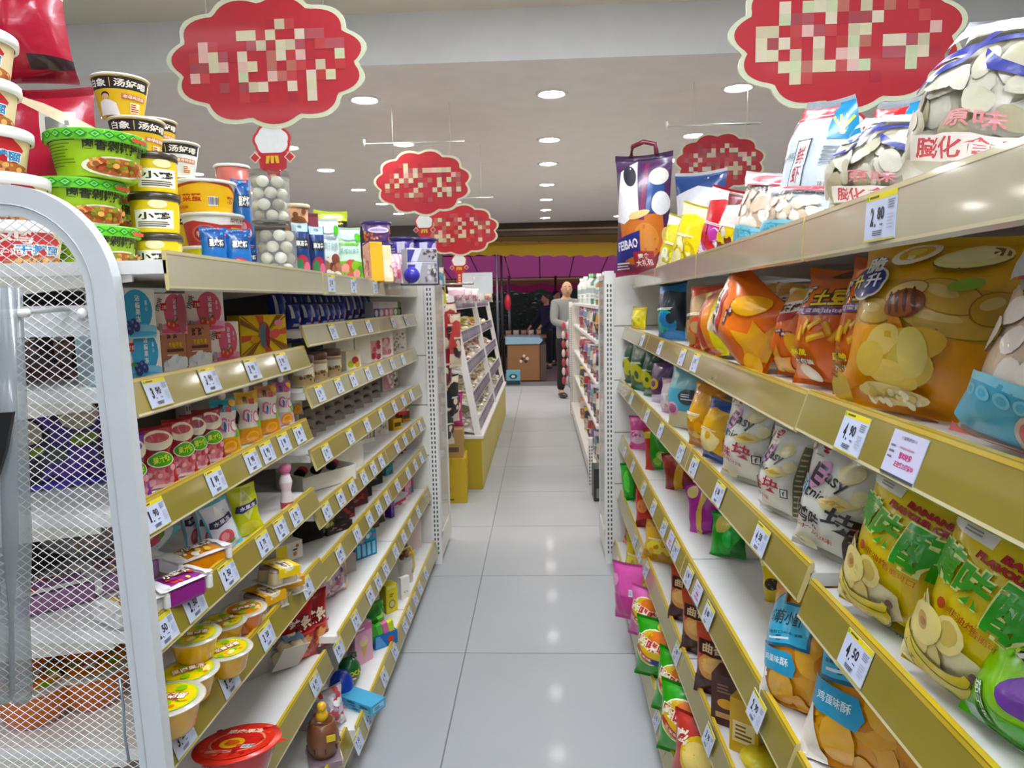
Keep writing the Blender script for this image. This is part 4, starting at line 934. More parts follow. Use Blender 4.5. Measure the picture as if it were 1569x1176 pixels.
def d_peach(asp, y=False):
    d = D(asp)
    if y: d.rect(0, 0, 1, 1, '#c8cc28'); d.ell(.5, .16, .4, .12, '#dcd860'); d.poly([(.2, .58), (.5, .98), (.8, .58), (.5, .3)], '#dcd890'); d.poly([(.26, .6), (.5, .9), (.74, .6), (.5, .4)], '#c2c46c')
    else: d.rect(0, 0, 1, 1, '#7cc4d4'); d.poly([(.08, .1), (.3, .02), (.7, .02), (.92, .1), (.96, .9), (.04, .9)], '#e8e6ee'); d.ell(.5, .24, .28, .15, '#d85a6a'); d.ell(.45, .26, .14, .08, '#ec9aa0'); d.ell(.66, .14, .12, .03, '#6aa04c', 20); d.poly([(.3, .6), (.5, .9), (.7, .6)], '#f4f0e4')
    d.poly([(.08, .50), (.3, .46), (.92, .56), (.9, .68), (.6, .64), (.12, .62)], '#2a2456'); d.text('水果冻', .52, .57, .6, .09, '#e8e6f0', 6, .02); return d


def d_tag(price):
    d = D(1.45); d.rect(0, 0, 1, 1, '#c6cde2'); d.rect(0, .86, 1, 1, '#e4d23c'); d.lines(.12, .88, .62, .98, 1, '#5a5420', 2); d.rect(.02, .88, .08, .97, '#7ab02c')
    a, b = price.split('.')
    n = len(a); d.text(a, .24 + .04 * (n - 1), .52, .11 * n + (0 if a != '1' else -.04), .40, '#15161c', 0, .045); d.rect(.335 + .07 * (n - 1), .30, .372 + .07 * (n - 1), .36, '#15161c'); d.text(b, .52 + .07 * (n - 1), .57, .22, .27, '#15161c', 0, .03)
    d.lines(.74, .62, .98, .82, 4, '#6a7084', 3, .4); d.lines(.52, .30, .68, .36, 1, '#4a4e5a', 2); d.lines(.30, .10, .70, .22, 3, '#3a3e4a', 5, .55); d.lines(.76, .2, .97, .54, 5, '#aab0bc', 7, .35); d.rect(0, 0, 1, .035, '#c8b840'); return d


def d_promo():
    d = D(1.45); d.rect(0, 0, 1, 1, '#c9c9de'); d.rect(0, 0, 1, .06, '#3a4048'); d.rect(.28, .84, .74, .9, '#b0a8c0'); d.text('温馨提示', .5, .87, .3, .08, '#6a6478'); d.text('暂时缺货', .56, .50, .36, .15, '#c03a78', 0, .03); d.text('正在努力调货中', .60, .30, .56, .13, '#c03a78', 0, .03); d.lines(.06, .34, .22, .72, 3, '#6a6478', 4, .3); d.lines(.34, .64, .8, .7, 1, '#c88aa8', 3); return d


_tags = {}
ORD = ['first', 'second', 'third', 'fourth', 'fifth', 'sixth', 'seventh', 'eighth', 'ninth', 'tenth', 'eleventh', 'twelfth', 'thirteenth']


def price_tags(side, zs, f, rows, group):
    """rows: (rail index, rail words, [(pixel x, pixel y, price)]); tags lie on the slanted rail faces"""
    for i, words, items in rows:
        seen = {}
        for n, (px, py, price) in enumerate(items):
            X = f(i, None); Pp = atX(px, py, X + side * .012)
            for _ in range(3): Pp = atX(px, py, f(i, Pp.y) + side * .012)
            pr, o = rail_prof(side, i == 0); th = math.degrees(math.atan2(o - .002, .062)); s = .9 if i == 0 else 1
            if price not in _tags:
                m = M(); w, h = .072, .052; m.box(-w / 2, w / 2, -.0003, .0006, -h / 2, h / 2, '#e6e8ee', 'card')
                G = np.array([[(x, -.0004, z) for z in (-h / 2, h / 2)] for x in (-w / 2, w / 2)]); m.print_on(G, d_promo() if price == 'promo' else d_tag(price), 'card', .0002, .00008, False)
                _tags[price] = m.mesh('price_tag')
            ob = bpy.data.objects.new('notice_tag' if price == 'promo' else 'price_tag', _tags[price]); COL.objects.link(ob)
            mid = .5; x = f(i, Pp.y) + side * (.002 + (o - .002) * mid + .0022); z = zs[i] + .004 - .062 * mid
            ob.location = (x, Pp.y, z); ob.rotation_euler = (-math.radians(th), 0, PI / 2 * side)
            if price == 'promo': lab = 'white out-of-stock notice with red lettering on %s, %s along' % (words, ORD[n])
            else: lab = 'white %s price tag on %s, %s along it' % (price, words, ORD[n])
            tag(ob, lab, 'price tag', group)


def fl1(i, Y): a, b = LX1[i]; return (a + b) / 2 if Y is None else a + (b - a) * (Y - LYS[0]) / (LYS[1] - LYS[0])
def fl2(i, Y): a, b = LX2[i]; return (a + b) / 2 if Y is None else a + (b - a) * (Y - LYS[1]) / (LYS[3] - LYS[1])
def fr(i, Y): return rx(i, 2 if Y is None else Y)


price_tags(1, LZ1, fl1, [
    (1, 'the jelly box rail', [(240, 597, '3.90'), (320, 576, '3.90'), (386, 562, '3.90'), (432, 549, '3.90')]),
    (2, 'the jelly pouch rail', [(237, 795, '1.90'), (330, 737, '1.90'), (386, 712, '1.90'), (409, 694, '1.90'), (435, 681, '1.90'), (458, 668, '1.90')]),
    (3, 'the peach pouch rail', [(252, 985, '2.50'), (298, 940, '2.50'), (350, 890, '2.50'), (404, 840, '1.70'), (430, 815, '1.70'), (453, 796, '1.70')]),
    (4, 'the jelly cup rail', [(280, 1142, '3.20'), (351, 1048, '3.20'), (408, 975, '3.20'), (470, 900, '4.90')]),
    (5, 'the red jelly bowl rail', [(483, 1050, '4.90')])], 'price tags of the pudding bay')
price_tags(1, LZ2, fl2, [
    (0, 'the blue pack top rail', [(512, 440, '3.50'), (545, 441, '3.50'), (578, 442, '2.00')]),
    (1, 'the blue yogurt rail', [(510, 512, '3.50'), (538, 507, '3.50'), (565, 502, '3.50'), (602, 494, '2.90'), (622, 490, '2.90')]),
    (2, 'the brown lid jar rail', [(490, 604, '5.90'), (519, 594, '5.90'), (541, 586, '5.90'), (564, 577, '5.90'), (582, 567, '5.90'), (601, 557, '6.90'), (617, 549, '6.90')]),
    (3, 'the hair clip rail', [(500, 695, '5.90'), (536, 670, '5.90'), (562, 650, '5.90'), (584, 636, '6.90'), (604, 624, '6.90'), (618, 614, '6.90'), (630, 605, '6.90')]),
    (4, 'the white box rail', [(501, 795, '6.90'), (522, 771, '6.90'), (540, 752, '6.90'), (557, 735, '6.90'), (572, 720, '6.90'), (584, 708, '6.90'), (608, 683, '6.90'), (620, 672, '6.90'), (632, 660, '6.90'), (643, 650, '6.90')]),
    (5, 'the black box rail', [(521, 860, '11.90'), (547, 827, '1.90'), (566, 803, '8.90'), (580, 784, '3.70'), (593, 768, '2.50'), (609, 750, '2.50'), (625, 730, '4.90'), (636, 714, '4.90'), (645, 700, '4.90')]),
    (6, 'the cyan box rail', [(518, 986, '0.90'), (544, 936, '7.90'), (566, 897, '4.90'), (578, 877, '4.90'), (590, 860, '2.90'), (605, 832, '2.50'), (618, 814, '2.50'), (628, 796, '2.50'), (640, 772, '2.90')]),
    (7, 'the lowest toy rail', [(548, 1127, '7.50'), (563, 1091, '4.90'), (588, 1030, '6.90'), (604, 993, '1.90'), (620, 957, '2.90'), (627, 941, '4.90'), (636, 917, '2.90'), (643, 899, '2.50'), (652, 876, '2.00')])], 'price tags of the toy bays')
price_tags(-1, RZ, fr, [
    (0, 'the top crisps rail', [(1340, 330, '2.80')]),
    (1, 'the honey crisps rail', [(985, 518, '4.90'), (1012, 527, '4.90'), (1046, 548, '4.90'), (1066, 558, '4.90'), (1098, 573, '4.90'), (1158, 604, '1.50'), (1208, 620, 'promo'), (1308, 666, '4.90'), (1388, 697, 'promo')]),
    (2, 'the chicken crisps rail', [(968, 602, '3.50'), (992, 634, '4.90'), (1013, 660, '4.90'), (1044, 700, '5.90'), (1064, 722, '4.50'), (1102, 766, '4.50'), (1166, 848, '4.50')]),
    (3, 'the egg puff rail', [(958, 680, '1.90'), (970, 705, '1.90'), (987, 742, '2.50'), (1002, 778, '2.50'), (1018, 807, '2.50'), (1028, 824, 'promo'), (1036, 842, '2.90'), (1056, 886, '1.90'), (1069, 915, 'promo'), (1086, 945, '1.80'), (1160, 1095, '2.90')]),
    (4, 'the biscuit pouch rail', [(974, 800, '1.90'), (982, 828, '1.90'), (991, 850, '1.90'), (1038, 984, '2.90'), (1087, 1112, '3.90')]),
    (5, 'the lowest puff rail', [(946, 855, '2.50'), (1007, 1104, '2.70')])], 'price tags of the crisps side')
price_tags(-1, RZ0, fr, [(2, 'the banana crisps rail', [(1312, 1016, '4.50')])], 'price tags of the crisps side')
M_ = None


# ---------------------------------------------------------------- sweets side: the goods
LS1 = [z - .0112 for z in LZ1]; LS2 = [z - .0112 for z in LZ2]


def on(o, P, phi=0, lean=0, side=0): return put(o, P, phi, lean, side)


def noodles():
    red = gre = buc = jar = None
    zt = LS1[0]
    # red bowls, stack of five behind the mesh panel corner
    labs = ['topmost red noodle bowl with a white lid in the tall stack of five', 'red noodle bowl second from the top of the stack of five', 'red noodle bowl in the middle of the stack of five', 'red noodle bowl fourth from the top, level with the panel corner', 'lowest red noodle bowl, seen through the mesh panel']
    for k, cx in enumerate((-32, -34, -22, -2, 16)):
        z = zt + .0892 * (4 - k); P = atY(cx, 300, 1.37); P.z = z
        if red is None: red = bowl('noodle_bowl', labs[0], 'noodle bowl', .066, .083, .088, '#b8282e', d_redbowl(2.4), '#eceae6', None, 95, .02, .006, 'red noodle bowls'); on(red, P, 62)
        else: clone(red, labs[k], P, (0, 0, math.radians(60 + 4 * k)))
    for lab, x, y, Y, w, h, z, sd in (('big red noodle multipack bag behind the red bowls', 84, 250, 1.62, .24, .42, zt, 101), ('red noodle multipack bag lying on top of the other, beside the red bowls', 52, 140, 1.64, .19, .26, zt + .43, 102)):
        P = atY(x, y, Y); P.z = z; put(bag('noodle_multipack', lab, 'noodle pack', w, h, .14, '#a81e34', D(.6).rect(.55, .70, .85, .86, '#c8c4bc').rect(.6, .73, .8, .83, '#6a6a64').poly([(0, .85), (.3, .95), (1, .7), (1, .78), (.3, 1), (0, .95)], '#e0d0b0').rect(.55, .1, 1, .2, '#2a1418').poly([(0, .0), (1, 0), (1, .12)], '#7a1424'), seed=sd, wr=1.2), P, 20, 0, -4)
    labs = ['topmost green noodle bowl, standing across both stacks', 'green noodle bowl in the middle of the front stack', 'lowest green noodle bowl of the front stack, touching the panel edge', 'upper green noodle bowl of the stack behind', 'lower green noodle bowl of the stack behind']
    for k, (cx, Y, lv, ph) in enumerate(((154, 1.54, 2, 24), (118, 1.53, 1, 30), (134, 1.53, 0, 34), (166, 1.76, 1, -16), (170, 1.76, 0, -10))):
        P = atY(cx, 300, Y); P.z = zt + .0965 * lv
        if gre is None: gre = bowl('noodle_bowl', labs[0], 'noodle bowl', .074, .090, .094, '#9cc02a', d_green(2.6), '#6cc040', d_greenrim(), 88, .021, .007, 'green noodle bowls', '#d8e4b8'); on(gre, P, ph)
        else: clone(gre, labs[k], P, (0, 0, math.radians(ph)))
    specs = [(198, 1.93, 4, 14, 0), (218, 1.94, 3, 30, 1), (205, 1.93, 2, 10, 0), (203, 1.93, 1, 20, 0), (203, 1.93, 0, 20, 1), (244, 2.36, 4, 24, 1), (246, 2.36, 3, 24, 1), (246, 2.36, 2, 24, 0), (248, 2.36, 1, 24, 0), (248, 2.36, 0, 24, 0), (274, 2.22, 3, 8, 2), (276, 2.22, 2, 20, 0), (276, 2.22, 1, 20, 1), (276, 2.22, 0, 20, 1)]
    labs = ['topmost yellow and black noodle bucket of all, standing on a slanting stack', 'second yellow and black noodle bucket down, directly under the topmost one', 'third bucket down in the front yellow stack, behind the green bowls', 'fourth bucket down in the front yellow stack, behind the green bowls', 'lowest bucket of the front yellow stack, behind the green bowls',
            'top bucket of the rear yellow and black stack', 'second bucket down in the rear yellow and black stack', 'third bucket down in the rear yellow and black stack', 'fourth bucket down in the rear yellow and black stack', 'lowest bucket of the rear yellow and black stack', 'white and black noodle bucket on top of a yellow stack', 'bucket right under the white and black noodle bucket', 'third bucket in the stack topped by the white one', 'lowest bucket in the stack topped by the white one']
    kinds = {}
    for (cx, Y, lv, ph, kd), lab in zip(specs, labs):
        P = atY(cx, 300, Y); P.z = zt + .1055 * lv
        if kd not in kinds:
            b = ('#e2bc2c', '#dcb83c', '#e4e6de')[kd]; kinds[kd] = bowl('noodle_bucket', lab, 'noodle bucket', .050, .068, .104, b, d_bucket(1.5, b, kd != 1), '#e8e2cc', None, 90, .006, .004, 'yellow and black noodle buckets', '#d8d8d0'); on(kinds[kd], P, ph)
        else: clone(kinds[kd], lab, P, (0, 0, math.radians(ph)))
    labs = ['upper yellow jar with a dark lid beside the green bowls', 'middle yellow jar with a dark lid beside the green bowls', 'lowest yellow jar with a dark lid, behind the top rail']
    for k in range(3):
        P = atY(236, 300, 1.66); P.z = zt + .0912 * (2 - k)
        if jar is None: jar = bowl('noodle_jar', labs[0], 'jar', .050, .053, .0895, '#e4c834', d_jar(1.6, '小鸡'), '#3a3020', None, 80, .016, .003, 'yellow noodle jars'); on(jar, P, 34)
        else: clone(jar, labs[k], P, (0, 0, math.radians(30 - 14 * k)))
    for k, (cx, lab) in enumerate(((314, 'yellow rice noodle bowl with white and red top, upper of three'), (323, 'red and yellow rice noodle bowl, middle of the three'), (322, 'black and yellow noodle bowl, lowest of the three'))):
        P = atY(cx, 300, 2.06); P.z = zt + .0922 * (2 - k); on(bowl('noodle_bowl', lab, 'noodle bowl', .068, .082, .090, ('#e8b81c', '#e4e2dc', '#18181a')[k], d_ybowl(2.4, k), '#e6e2d8', None, 92, .008, .006, None, '#e8e4d8'), P, 22)
    for k, lab in enumerate(('pink striped cup standing highest behind the clear candy drums', 'pink striped cup second in the stack behind the candy drums', 'lowest pink striped cup behind the candy drums')):
        P = atY(358, 300, 2.26); P.z = zt + .120 * (2 - k); o = bowl('noodle_cup', lab, 'cup', .044, .051, .118, '#c86a5c', None, '#eceae4', None, 80, .008, .004)
        on(o, P, 20)
    # blue planet cups packs, candy drums
    for x, Y, z, w, h, lab in ((330, 1.80, 0, .066, .124, 'blue space-print candy pouch in front of the black and yellow bowl'), (366, 1.86, 0, .072, .124, 'blue space-print candy pouch left of the candy drums'), (378, 2.13, .10, .060, .20, 'tall blue space-print pouch behind the upper candy drum')):
        P = atY(x, 400, Y); P.z = zt + z; put(bag('candy_pouch', lab, 'candy pouch', w, h, .035, '#1c4a8c', d_space(w / h), seed=110 + x, wr=.5), P, 34, -5)
    P = atY(380, 400, 2.15); P.z = zt; put(carton('candy_box', 'dark blue candy box under the tall space pouch', 'box', .06, .05, .10, '#1c2c54', d_space(.6)), P, 30)
    drum = None
    for k, lab in enumerate(('upper clear candy drum full of pale balls', 'lower clear candy drum full of pale balls, at the shelf edge')):
        P = atY(413 if k == 0 else 419, 300, 2.05); P.z = zt + (.150 if k == 0 else 0)
        if drum is None:
            drum = thing('candy_drum', lab, 'candy drum', group='clear candy drums'); r = .056
            M().lathe([(.0005, .001), (r - .004, .001), (r, .006), (r, .132)], '#e8ece8', 'clear', 36).build('drum_wall', drum)
            M().lathe([(r, .130), (r + .002, .132), (r + .002, .148), (r - .002, .1495), (.0005, .1495)], '#3a3428', 'clear', 36).build('lid', drum)
            q = random.Random(5)
            for lay in range(4):
                for a in range(5):
                    t = a * PI * .4 + lay * .62; rr = .033
                    M().ball((rr * math.cos(t), rr * math.sin(t), .024 + lay * .0315), .0178, q.choice(['#d0ccb4', '#c0baa0', '#dcdac8', '#8e866c']), 'food', 8, (1, 1, .9)).build('candy_ball', drum)
            m = M(); m.lathe([(.0005, .004), (.022, .005), (.022, .127), (.0005, .128)], '#221c14', 'plastic', 14); m.lathe([(.053, .003), (.0535, .010)], '#2e261a', 'plastic', 28); m.build('dark_core', drum); on(drum, P, 10)
        else: clone(drum, lab, P, (0, 0, 1.0))
    P = atY(452, 300, 2.38); P.z = zt + .11; on(bowl('snack_cup', 'brown snack cup behind the candy drums', 'cup', .034, .040, .14, '#c8946a', D(1).rect(0, .0, 1, .3, '#a83a34').ell(.5, .55, .3, .2, '#8a5a34').blobs(.1, .3, .9, .9, 12, ['#d8a880', '#7a4a2c'], .06, 3), '#d8c8a0', None), P, 30)
    P = atY(453, 300, 2.39); P.z = zt; put(carton('snack_box', 'brown box carrying the snack cup behind the candy drums', 'box', .09, .07, .108, '#5a3a2c'), P, 20)
    for x, y, Y, w, h, lab, sd in ((464, 412, 2.28, .060, .184, 'blue candy pack with a white hang tab, beside the lower candy drum', 1), (489, 416, 2.36, .055, .180, 'second blue candy pack, between the first and the mango pouches', 2)):
        P = atY(x, y, Y); P.z = zt; put(bag('hang_pack', lab, 'candy pack', w, h, .03, '#1a3a70', D(w / h).rect(.05, .84, .95, 1, '#b8d0d8').ell(.5, .93, .2, .03, '#3a5a70').rect(.1, .55, .95, .72, '#15181f').text('果冻条', .52, .635, .7, .1, '#e8e8e4', 0, .03).ell(.45, .24, .4, .18, '#a83444').ell(.3, .22, .2, .14, '#3c7a4c').ell(.7, .2, .2, .1, '#c86a80'), seed=sd, wr=.4), P, 38, -4)
    P = atY(468, 300, 2.5); P.z = zt; put(carton('candy_box', 'dark red candy box high behind the blue candy packs', 'box', .07, .06, .235, '#6a2430', D(.3).rect(0, .8, 1, .95, '#8a3a48')), P, 25)
    for x, y, Y, w, h, lab, sd, kind in ((505, 420, 2.52, .095, .227, 'pale mango pouch with brown fruit, next to the blue candy packs', 3, 0), (536, 424, 2.64, .115, .206, 'pale green pouch with watermelon slices on the top sweets shelf', 4, 1), (511, 345, 2.85, .14, .296, 'yellow pouch with a black band, behind the pale fruit pouches', 5, 2)):
        P = atY(x, y, Y); P.z = zt
        if kind == 2: d = D(.5).rect(.0, .72, 1, .86, '#1c1c18').text('脆青芒', .5, .79, .7, .1, '#e8dc50', 0, .03).rect(0, .9, 1, 1, '#a8b820')
        else:
            d = D(w / h).rect(0, .0, 1, .36, '#6a3a30' if kind == 0 else '#7cb840').blobs(.05, .02, .95, .34, 16, ['#8cc04a', '#c85a4c', '#5a9a3c', '#e8a090'] if kind else ['#7a4438', '#a06a50', '#e8e0d0'], .08, 6).rect(.16, .66, .84, .70, '#7ac050' if kind else '#8a9aa0').text('果缤纷果干' if kind else '芒果干果脯', .5, .54, .7, .12, '#8aa8a8', 0, .01).ell(.5, .83, .34, .09, '#b8e0c0' if kind else '#d8e4e6').ell(.85, .8, .12, .08, '#5ab840')
        put(bag('fruit_pouch', lab, 'fruit pouch', w, h, .045, ('#dce6e4', '#d4ecd8', '#d8d83c')[kind], d, seed=sd, wr=.6), P, 36, -6)
    for x, Y, lv, lab, c in ((578, 3.15, 2, 'purple cup with an orange print, upper cup of the far stack', '#6a4a8c'), (579, 3.15, 1, 'navy cup with a red print under the purple cup', '#23284a'), (580, 3.15, 0, 'lowest dark navy cup of the far stack, behind the slim boxes', '#1e2340'), (616, 3.35, 0, 'purple tub beside the navy cup, first of two', '#4a3a94'), (650, 3.42, 0, 'purple tub nearest the slotted end post', '#44348c')):
        P = atY(x, 390, Y); P.z = zt + .0915 * lv + (.13 if x > 600 else 0)
        d = D(2).blobs(.1, .1, .9, .7, 20, ['#d8703c', '#e8b060', '#c84a6a'], .08, 4).ell(.5, .6, .26, .15, '#f0ecf8').ell(.5, .6, .2, .08, '#b8a8d8') if lv == 2 else D(2).rect(.3, .2, .5, .8, '#d8d4e8').ell(.75, .5, .12, .3, '#c85a50' if x < 600 else '#d8d0f0').lines(.1, .2, .25, .8, 4, '#b8b0d8', 2)
        on(bowl('snack_tub', lab, 'tub', .052, .062, .0895, c, d, '#3a2c70', None, 90, .012, .004), P, 24)
        if x > 600:
            Q = P.copy(); Q.z = zt; put(carton('biscuit_box', 'dark box under the %s purple tub' % ('first' if x < 630 else 'second'), 'box', .12, .1, .129, '#3a3450'), Q, 20)
    P = atY(574, 428, 2.82); P.z = zt; put(carton('wafer_box', 'slim yellow wafer box with a pink side on the top sweets shelf', 'box', .05, .10, .155, '#dca428', D(.3).poly([(0, 0), (1, 0), (1, 1), (0, .8)], '#e8b03a'), D(.6).rect(0, 0, 1, 1, '#e0a8a8').blobs(.1, .1, .9, .9, 14, ['#d86a7a', '#f0d8d0'], .06, 4), None), P, 30, -6)
    P = atY(588, 430, 2.95); P.z = zt; put(carton('wafer_box', 'slim cream wafer box leaning beside the yellow one', 'box', .05, .10, .15, '#e4d4a8', D(.3).rect(.1, .1, .9, .6, '#f0e4c8')), P, 34, -8)
    P = atY(602, 430, 2.95); P.z = zt; put(bag('marshmallow_bag', 'pink and white striped marshmallow bag on the top sweets shelf', 'candy bag', .10, .125, .05, '#eadce0', D(.8).rect(.2, 0, .3, 1, '#d8a0b0').rect(.5, 0, .6, 1, '#d8a0b0').rect(.8, 0, .9, 1, '#d8a0b0').ell(.5, .4, .3, .3, '#e08a98').blobs(.25, .2, .75, .6, 12, ['#d86a80', '#f0c8d0'], .07, 2), seed=9, wr=1.3), P, 40, -4)
    for k, lab in enumerate(('lower white photo-print box at the far end of the top shelf', 'upper white photo-print box at the far end of the top shelf')):
        P = atY(643, 416, 3.1); P.z = zt + k * .092; put(carton('photo_box', lab, 'box', .135, .09, .058 if k else .091, '#d8d8e0', D(2.3).poly([(.32, 0), (.5, 1), (1, 1), (1, 0)], '#a8a4a8').blobs(.5, .1, .95, .9, 16, ['#6a6468', '#c8c4c4', '#4a4448'], .1, k + 2).poly([(0, 0), (.1, 0), (.26, .9), (0, .9)], '#3a3a8a')), P, 26)
    P = atY(630, 400, 3.0); P.z = zt + .0; M_b = M(); M_b.ball((0, 0, .034), .034, '#3c34a4', 'film', 12, (1, 1, 1)); o = tag(M_b.build('foil_ball'), 'shiny purple foil ball in front of the photo-print boxes', 'foil ball'); put(o, P)


noodles()


def pudding_bay():
    # ---- jelly boxes, two tiers
    z = LS1[1]; X = -.755
    def bx(x0, y0, x1, y1, lab, des, base, z, X=X, phi=52, dep=.10, nm='jelly_box', side=None):
        P = atX((x0 + x1) / 2, (y0 + y1) / 2, X); Y = P.y; pc = math.atan2(-P.x, P.y); w = (x1 - x0) * Y / F / max(.4, math.cos(math.radians(phi) - pc)); h = (y1 - y0) * Y / F; P.z = z
        P += Vector((-math.sin(math.radians(phi)), math.cos(math.radians(phi)), 0)) * dep / 2
        return put(carton(nm, lab, 'jelly box', w * .97, dep, h, base, des(w / h), side, None), P, phi), h
    for a in ((150, 505, 183, 590, 'blueberry jelly box partly behind the panel edge, lower tier', lambda a: d_blue(a, False, 3), '#cfe6ee'), (186, 503, 246, 580, 'white and blue blueberry jelly box in the lower tier', lambda a: d_blue(a, False, 1), '#eef0ea'),
              (248, 498, 285, 570, 'brown pudding box in the lower tier beside the blueberry box', d_ww, '#b5795c'), (286, 496, 323, 564, 'brown pudding box in the lower tier beside the strawberry box', d_ww, '#b5795c'), (324, 496, 367, 560, 'pink strawberry jelly box in the lower tier', lambda a: d_blue(a, True, 2), '#f0d8d4')):
        o, h1 = bx(*a, z)
    for a in ((166, 428, 236, 506, 'white and blue blueberry jelly box in the upper tier', lambda a: d_blue(a, False, 1), '#eef0ea'), (238, 432, 284, 497, 'dark pink jelly box in the upper tier', lambda a: d_blue(a, True, 6).ell(.8, .5, .16, .5, '#b05a6a'), '#c87c88'), (286, 434, 342, 497, 'pale pink strawberry jelly box in the upper tier', lambda a: d_blue(a, True, 4), '#f4e4dc')):
        bx(*a, z + .0785)
    bx(370, 486, 440, 548, 'yellow candy box with brown rays beside the strawberry box', d_rays, '#e6c41c', z, phi=56, dep=.06, nm='candy_box')
    for k, (x, lab) in enumerate(((425, 'first dark blue yogurt pouch deep behind the yellow ray box'), (448, 'second dark blue yogurt pouch deep behind the yellow ray box'))):
        P = atX(x, 500, -.86); P.z = z; put(bag('yogurt_pouch', lab, 'yogurt pouch', .075, .15, .05, '#20308c', D(.5).rect(.3, .1, .7, .2, '#d8d8e8').ell(.5, .6, .2, .18, '#3a50b0').rect(.15, .45, .3, .85, '#e8e8f0'), seed=k, wr=.5), P, 60)
    # seen through the mesh: dark goods at the near end
    for k, (x, y, X, w, h, c, c2, lab) in enumerate(((30, 560, -.98, .13, .15, '#4a3234', '#6a4a48', 'dark brown snack bag behind the mesh panel, jelly box shelf'), (80, 560, -.93, .12, .15, '#3a2a2c', '#7a5a54', 'second dark brown snack bag behind the mesh panel'), (132, 560, -.86, .10, .12, '#b8c4c8', '#e0c040', 'pale blue jelly box bag behind the mesh panel'))):
        P = atY(x, y, 1.28 + .05 * k); P.z = z; put(bag('snack_bag', lab, 'snack bag', w, h, .06, c, d_small(.8, c, c2, '#8a6a64', '', seed=k + 3), seed=k + 40), P, 30)
    # ---- jelly drink pouches
    z = LS1[2]
    def pouch(x, y, X, w, h, phi, lab, base, des, sd, capc='#d8484c', lean=-6, side=0, zz=None, spoutp=True, t=.034):
        P = atX(x, y, X); P.z = z if zz is None else zz
        o = bag('jelly_pouch', lab, 'jelly pouch', w, h, t, base, des(w / h), seed=sd, wr=.5, wf=lambda v: 1 - .22 * math.exp(-((v - .55) / .09) ** 2) if spoutp else 1)
        if spoutp and capc:
            m = M(); m.lathe([(.006, h * .97), (.006, h * 1.0), (.009, h * 1.0), (.009, h + .016), (.0005, h + .017)], capc, 'plastic', 14); m.build('spout_cap', o)
        return put(o, P, phi, lean, side)
    reds = '#b42c30'
    for k, (x, y, w, h, lab, c) in enumerate(((206, 745, .062, .124, 'red jelly pouch against the panel edge, first of the row', '#7a3a9c'), (244, 735, .078, .124, 'red jelly pouch second of the row, standing in front', reds), (281, 716, .066, .124, 'red jelly pouch third of the row', reds), (303, 704, .056, .124, 'dark red jelly pouch standing back, fourth of the row', '#8a1c28'), (326, 708, .070, .124, 'red jelly pouch last of the row, beside the orange pouches', '#a42834'))):
        pouch(x, y, -.745, w, h, 56, lab, c, lambda a, c=c: d_jellyp(a, c), 120 + k, None)
    for k, (x, y, lab, t, o) in enumerate(((350, 680, 'teal and orange jelly pouch beside the red pouches', '#4aa8c0', '#e0b030'), (385, 668, 'orange jelly pouch in the middle of the three orange ones', '#e8b850', '#e0a02c'), (414, 652, 'orange jelly pouch nearest the bay seam', '#c88a5c', '#d8982c'))):
        pouch(x, y, -.745, .068, .135, 56, lab, '#e8dcc8', lambda a, t=t, o=o: d_cici(a, t, o), 130 + k, '#e8e4e0')
    pouch(438, 648, -.75, .062, .13, 56, 'pink and white jelly pouch with a white cap beside the bay seam', '#c878b8', lambda a: d_cici(a, '#b860a8', '#d8b8c8'), 134, '#f0f0ee'); pouch(455, 640, -.78, .05, .13, 56, 'grey and white jelly pouch at the bay seam', '#c8c4c0', lambda a: d_cici(a, '#a8a09c', '#c8c0b8'), 135, '#f0f0ee')
    for k, (x, Y, w, h, lab) in enumerate(((128, 1.34, .18, .225, 'big purple jelly pouch seen through the mesh panel'), (88, 1.42, .14, .19, 'black and purple jelly pouch behind the big purple one, through the mesh'), (160, 1.40, .12, .21, 'purple jelly pouch at the panel edge, behind the big purple one'), (52, 1.30, .12, .18, 'dark jelly pouch farthest from the panel edge, through the mesh'))):
        P = atY(x, 800, Y); P.z = z; o = bag('jelly_pouch', lab, 'jelly pouch', w, h, .05, ('#4a2c8c', '#22202a', '#40287a', '#2a2630')[k], D(w / h).blobs(.05, .05, .95, .95, 26, ['#2a2438', ('#5a3aa0', '#2e2a3a')[k % 2], '#3a3448', '#4c4860'], .09, k).rect(0, 0, 1, .08, '#4a34a8').ell(.56, .64, .2, .13, '#c8bca0').ell(.6, .42, .16, .05, '#8a9c3c', 12).ell(.3, .3, .12, .06, '#4a5a4c'), seed=140 + k); put(o, P, 28, -5)
    # ---- peach pouches and cakes
    z = LS1[3]
    def lowl(x, y, w, h, t, phi, lab, base, des, sd, lean=-8, side=0, nm='jelly_pouch', cat='jelly pouch', lift=.003, wr=.8):
        P = atZ(x, y, z); P.z = z + lift; return put(bag(nm, lab, cat, w, h, t, base, des(w / h), seed=sd, wr=wr), P, phi, lean, side)
    lowl(385, 820, .072, .125, .035, 48, 'yellow-green jelly pouch with a dark band', '#c8cc28', lambda a: d_peach(a, True), 151, side=-6)
    lowl(352, 842, .070, .125, .035, 48, 'white and blue peach jelly pouch leaning on the yellow-green one', '#e8e6ee', d_peach, 152, side=-14)
    lowl(320, 842, .040, .12, .03, 70, 'peach jelly pouch seen edge-on, right one of a pair', '#d8c8cc', d_peach, 153, side=-4); lowl(298, 842, .040, .12, .03, 70, 'peach jelly pouch seen edge-on, beside the lying one', '#c8b8bc', d_peach, 154, side=-4)
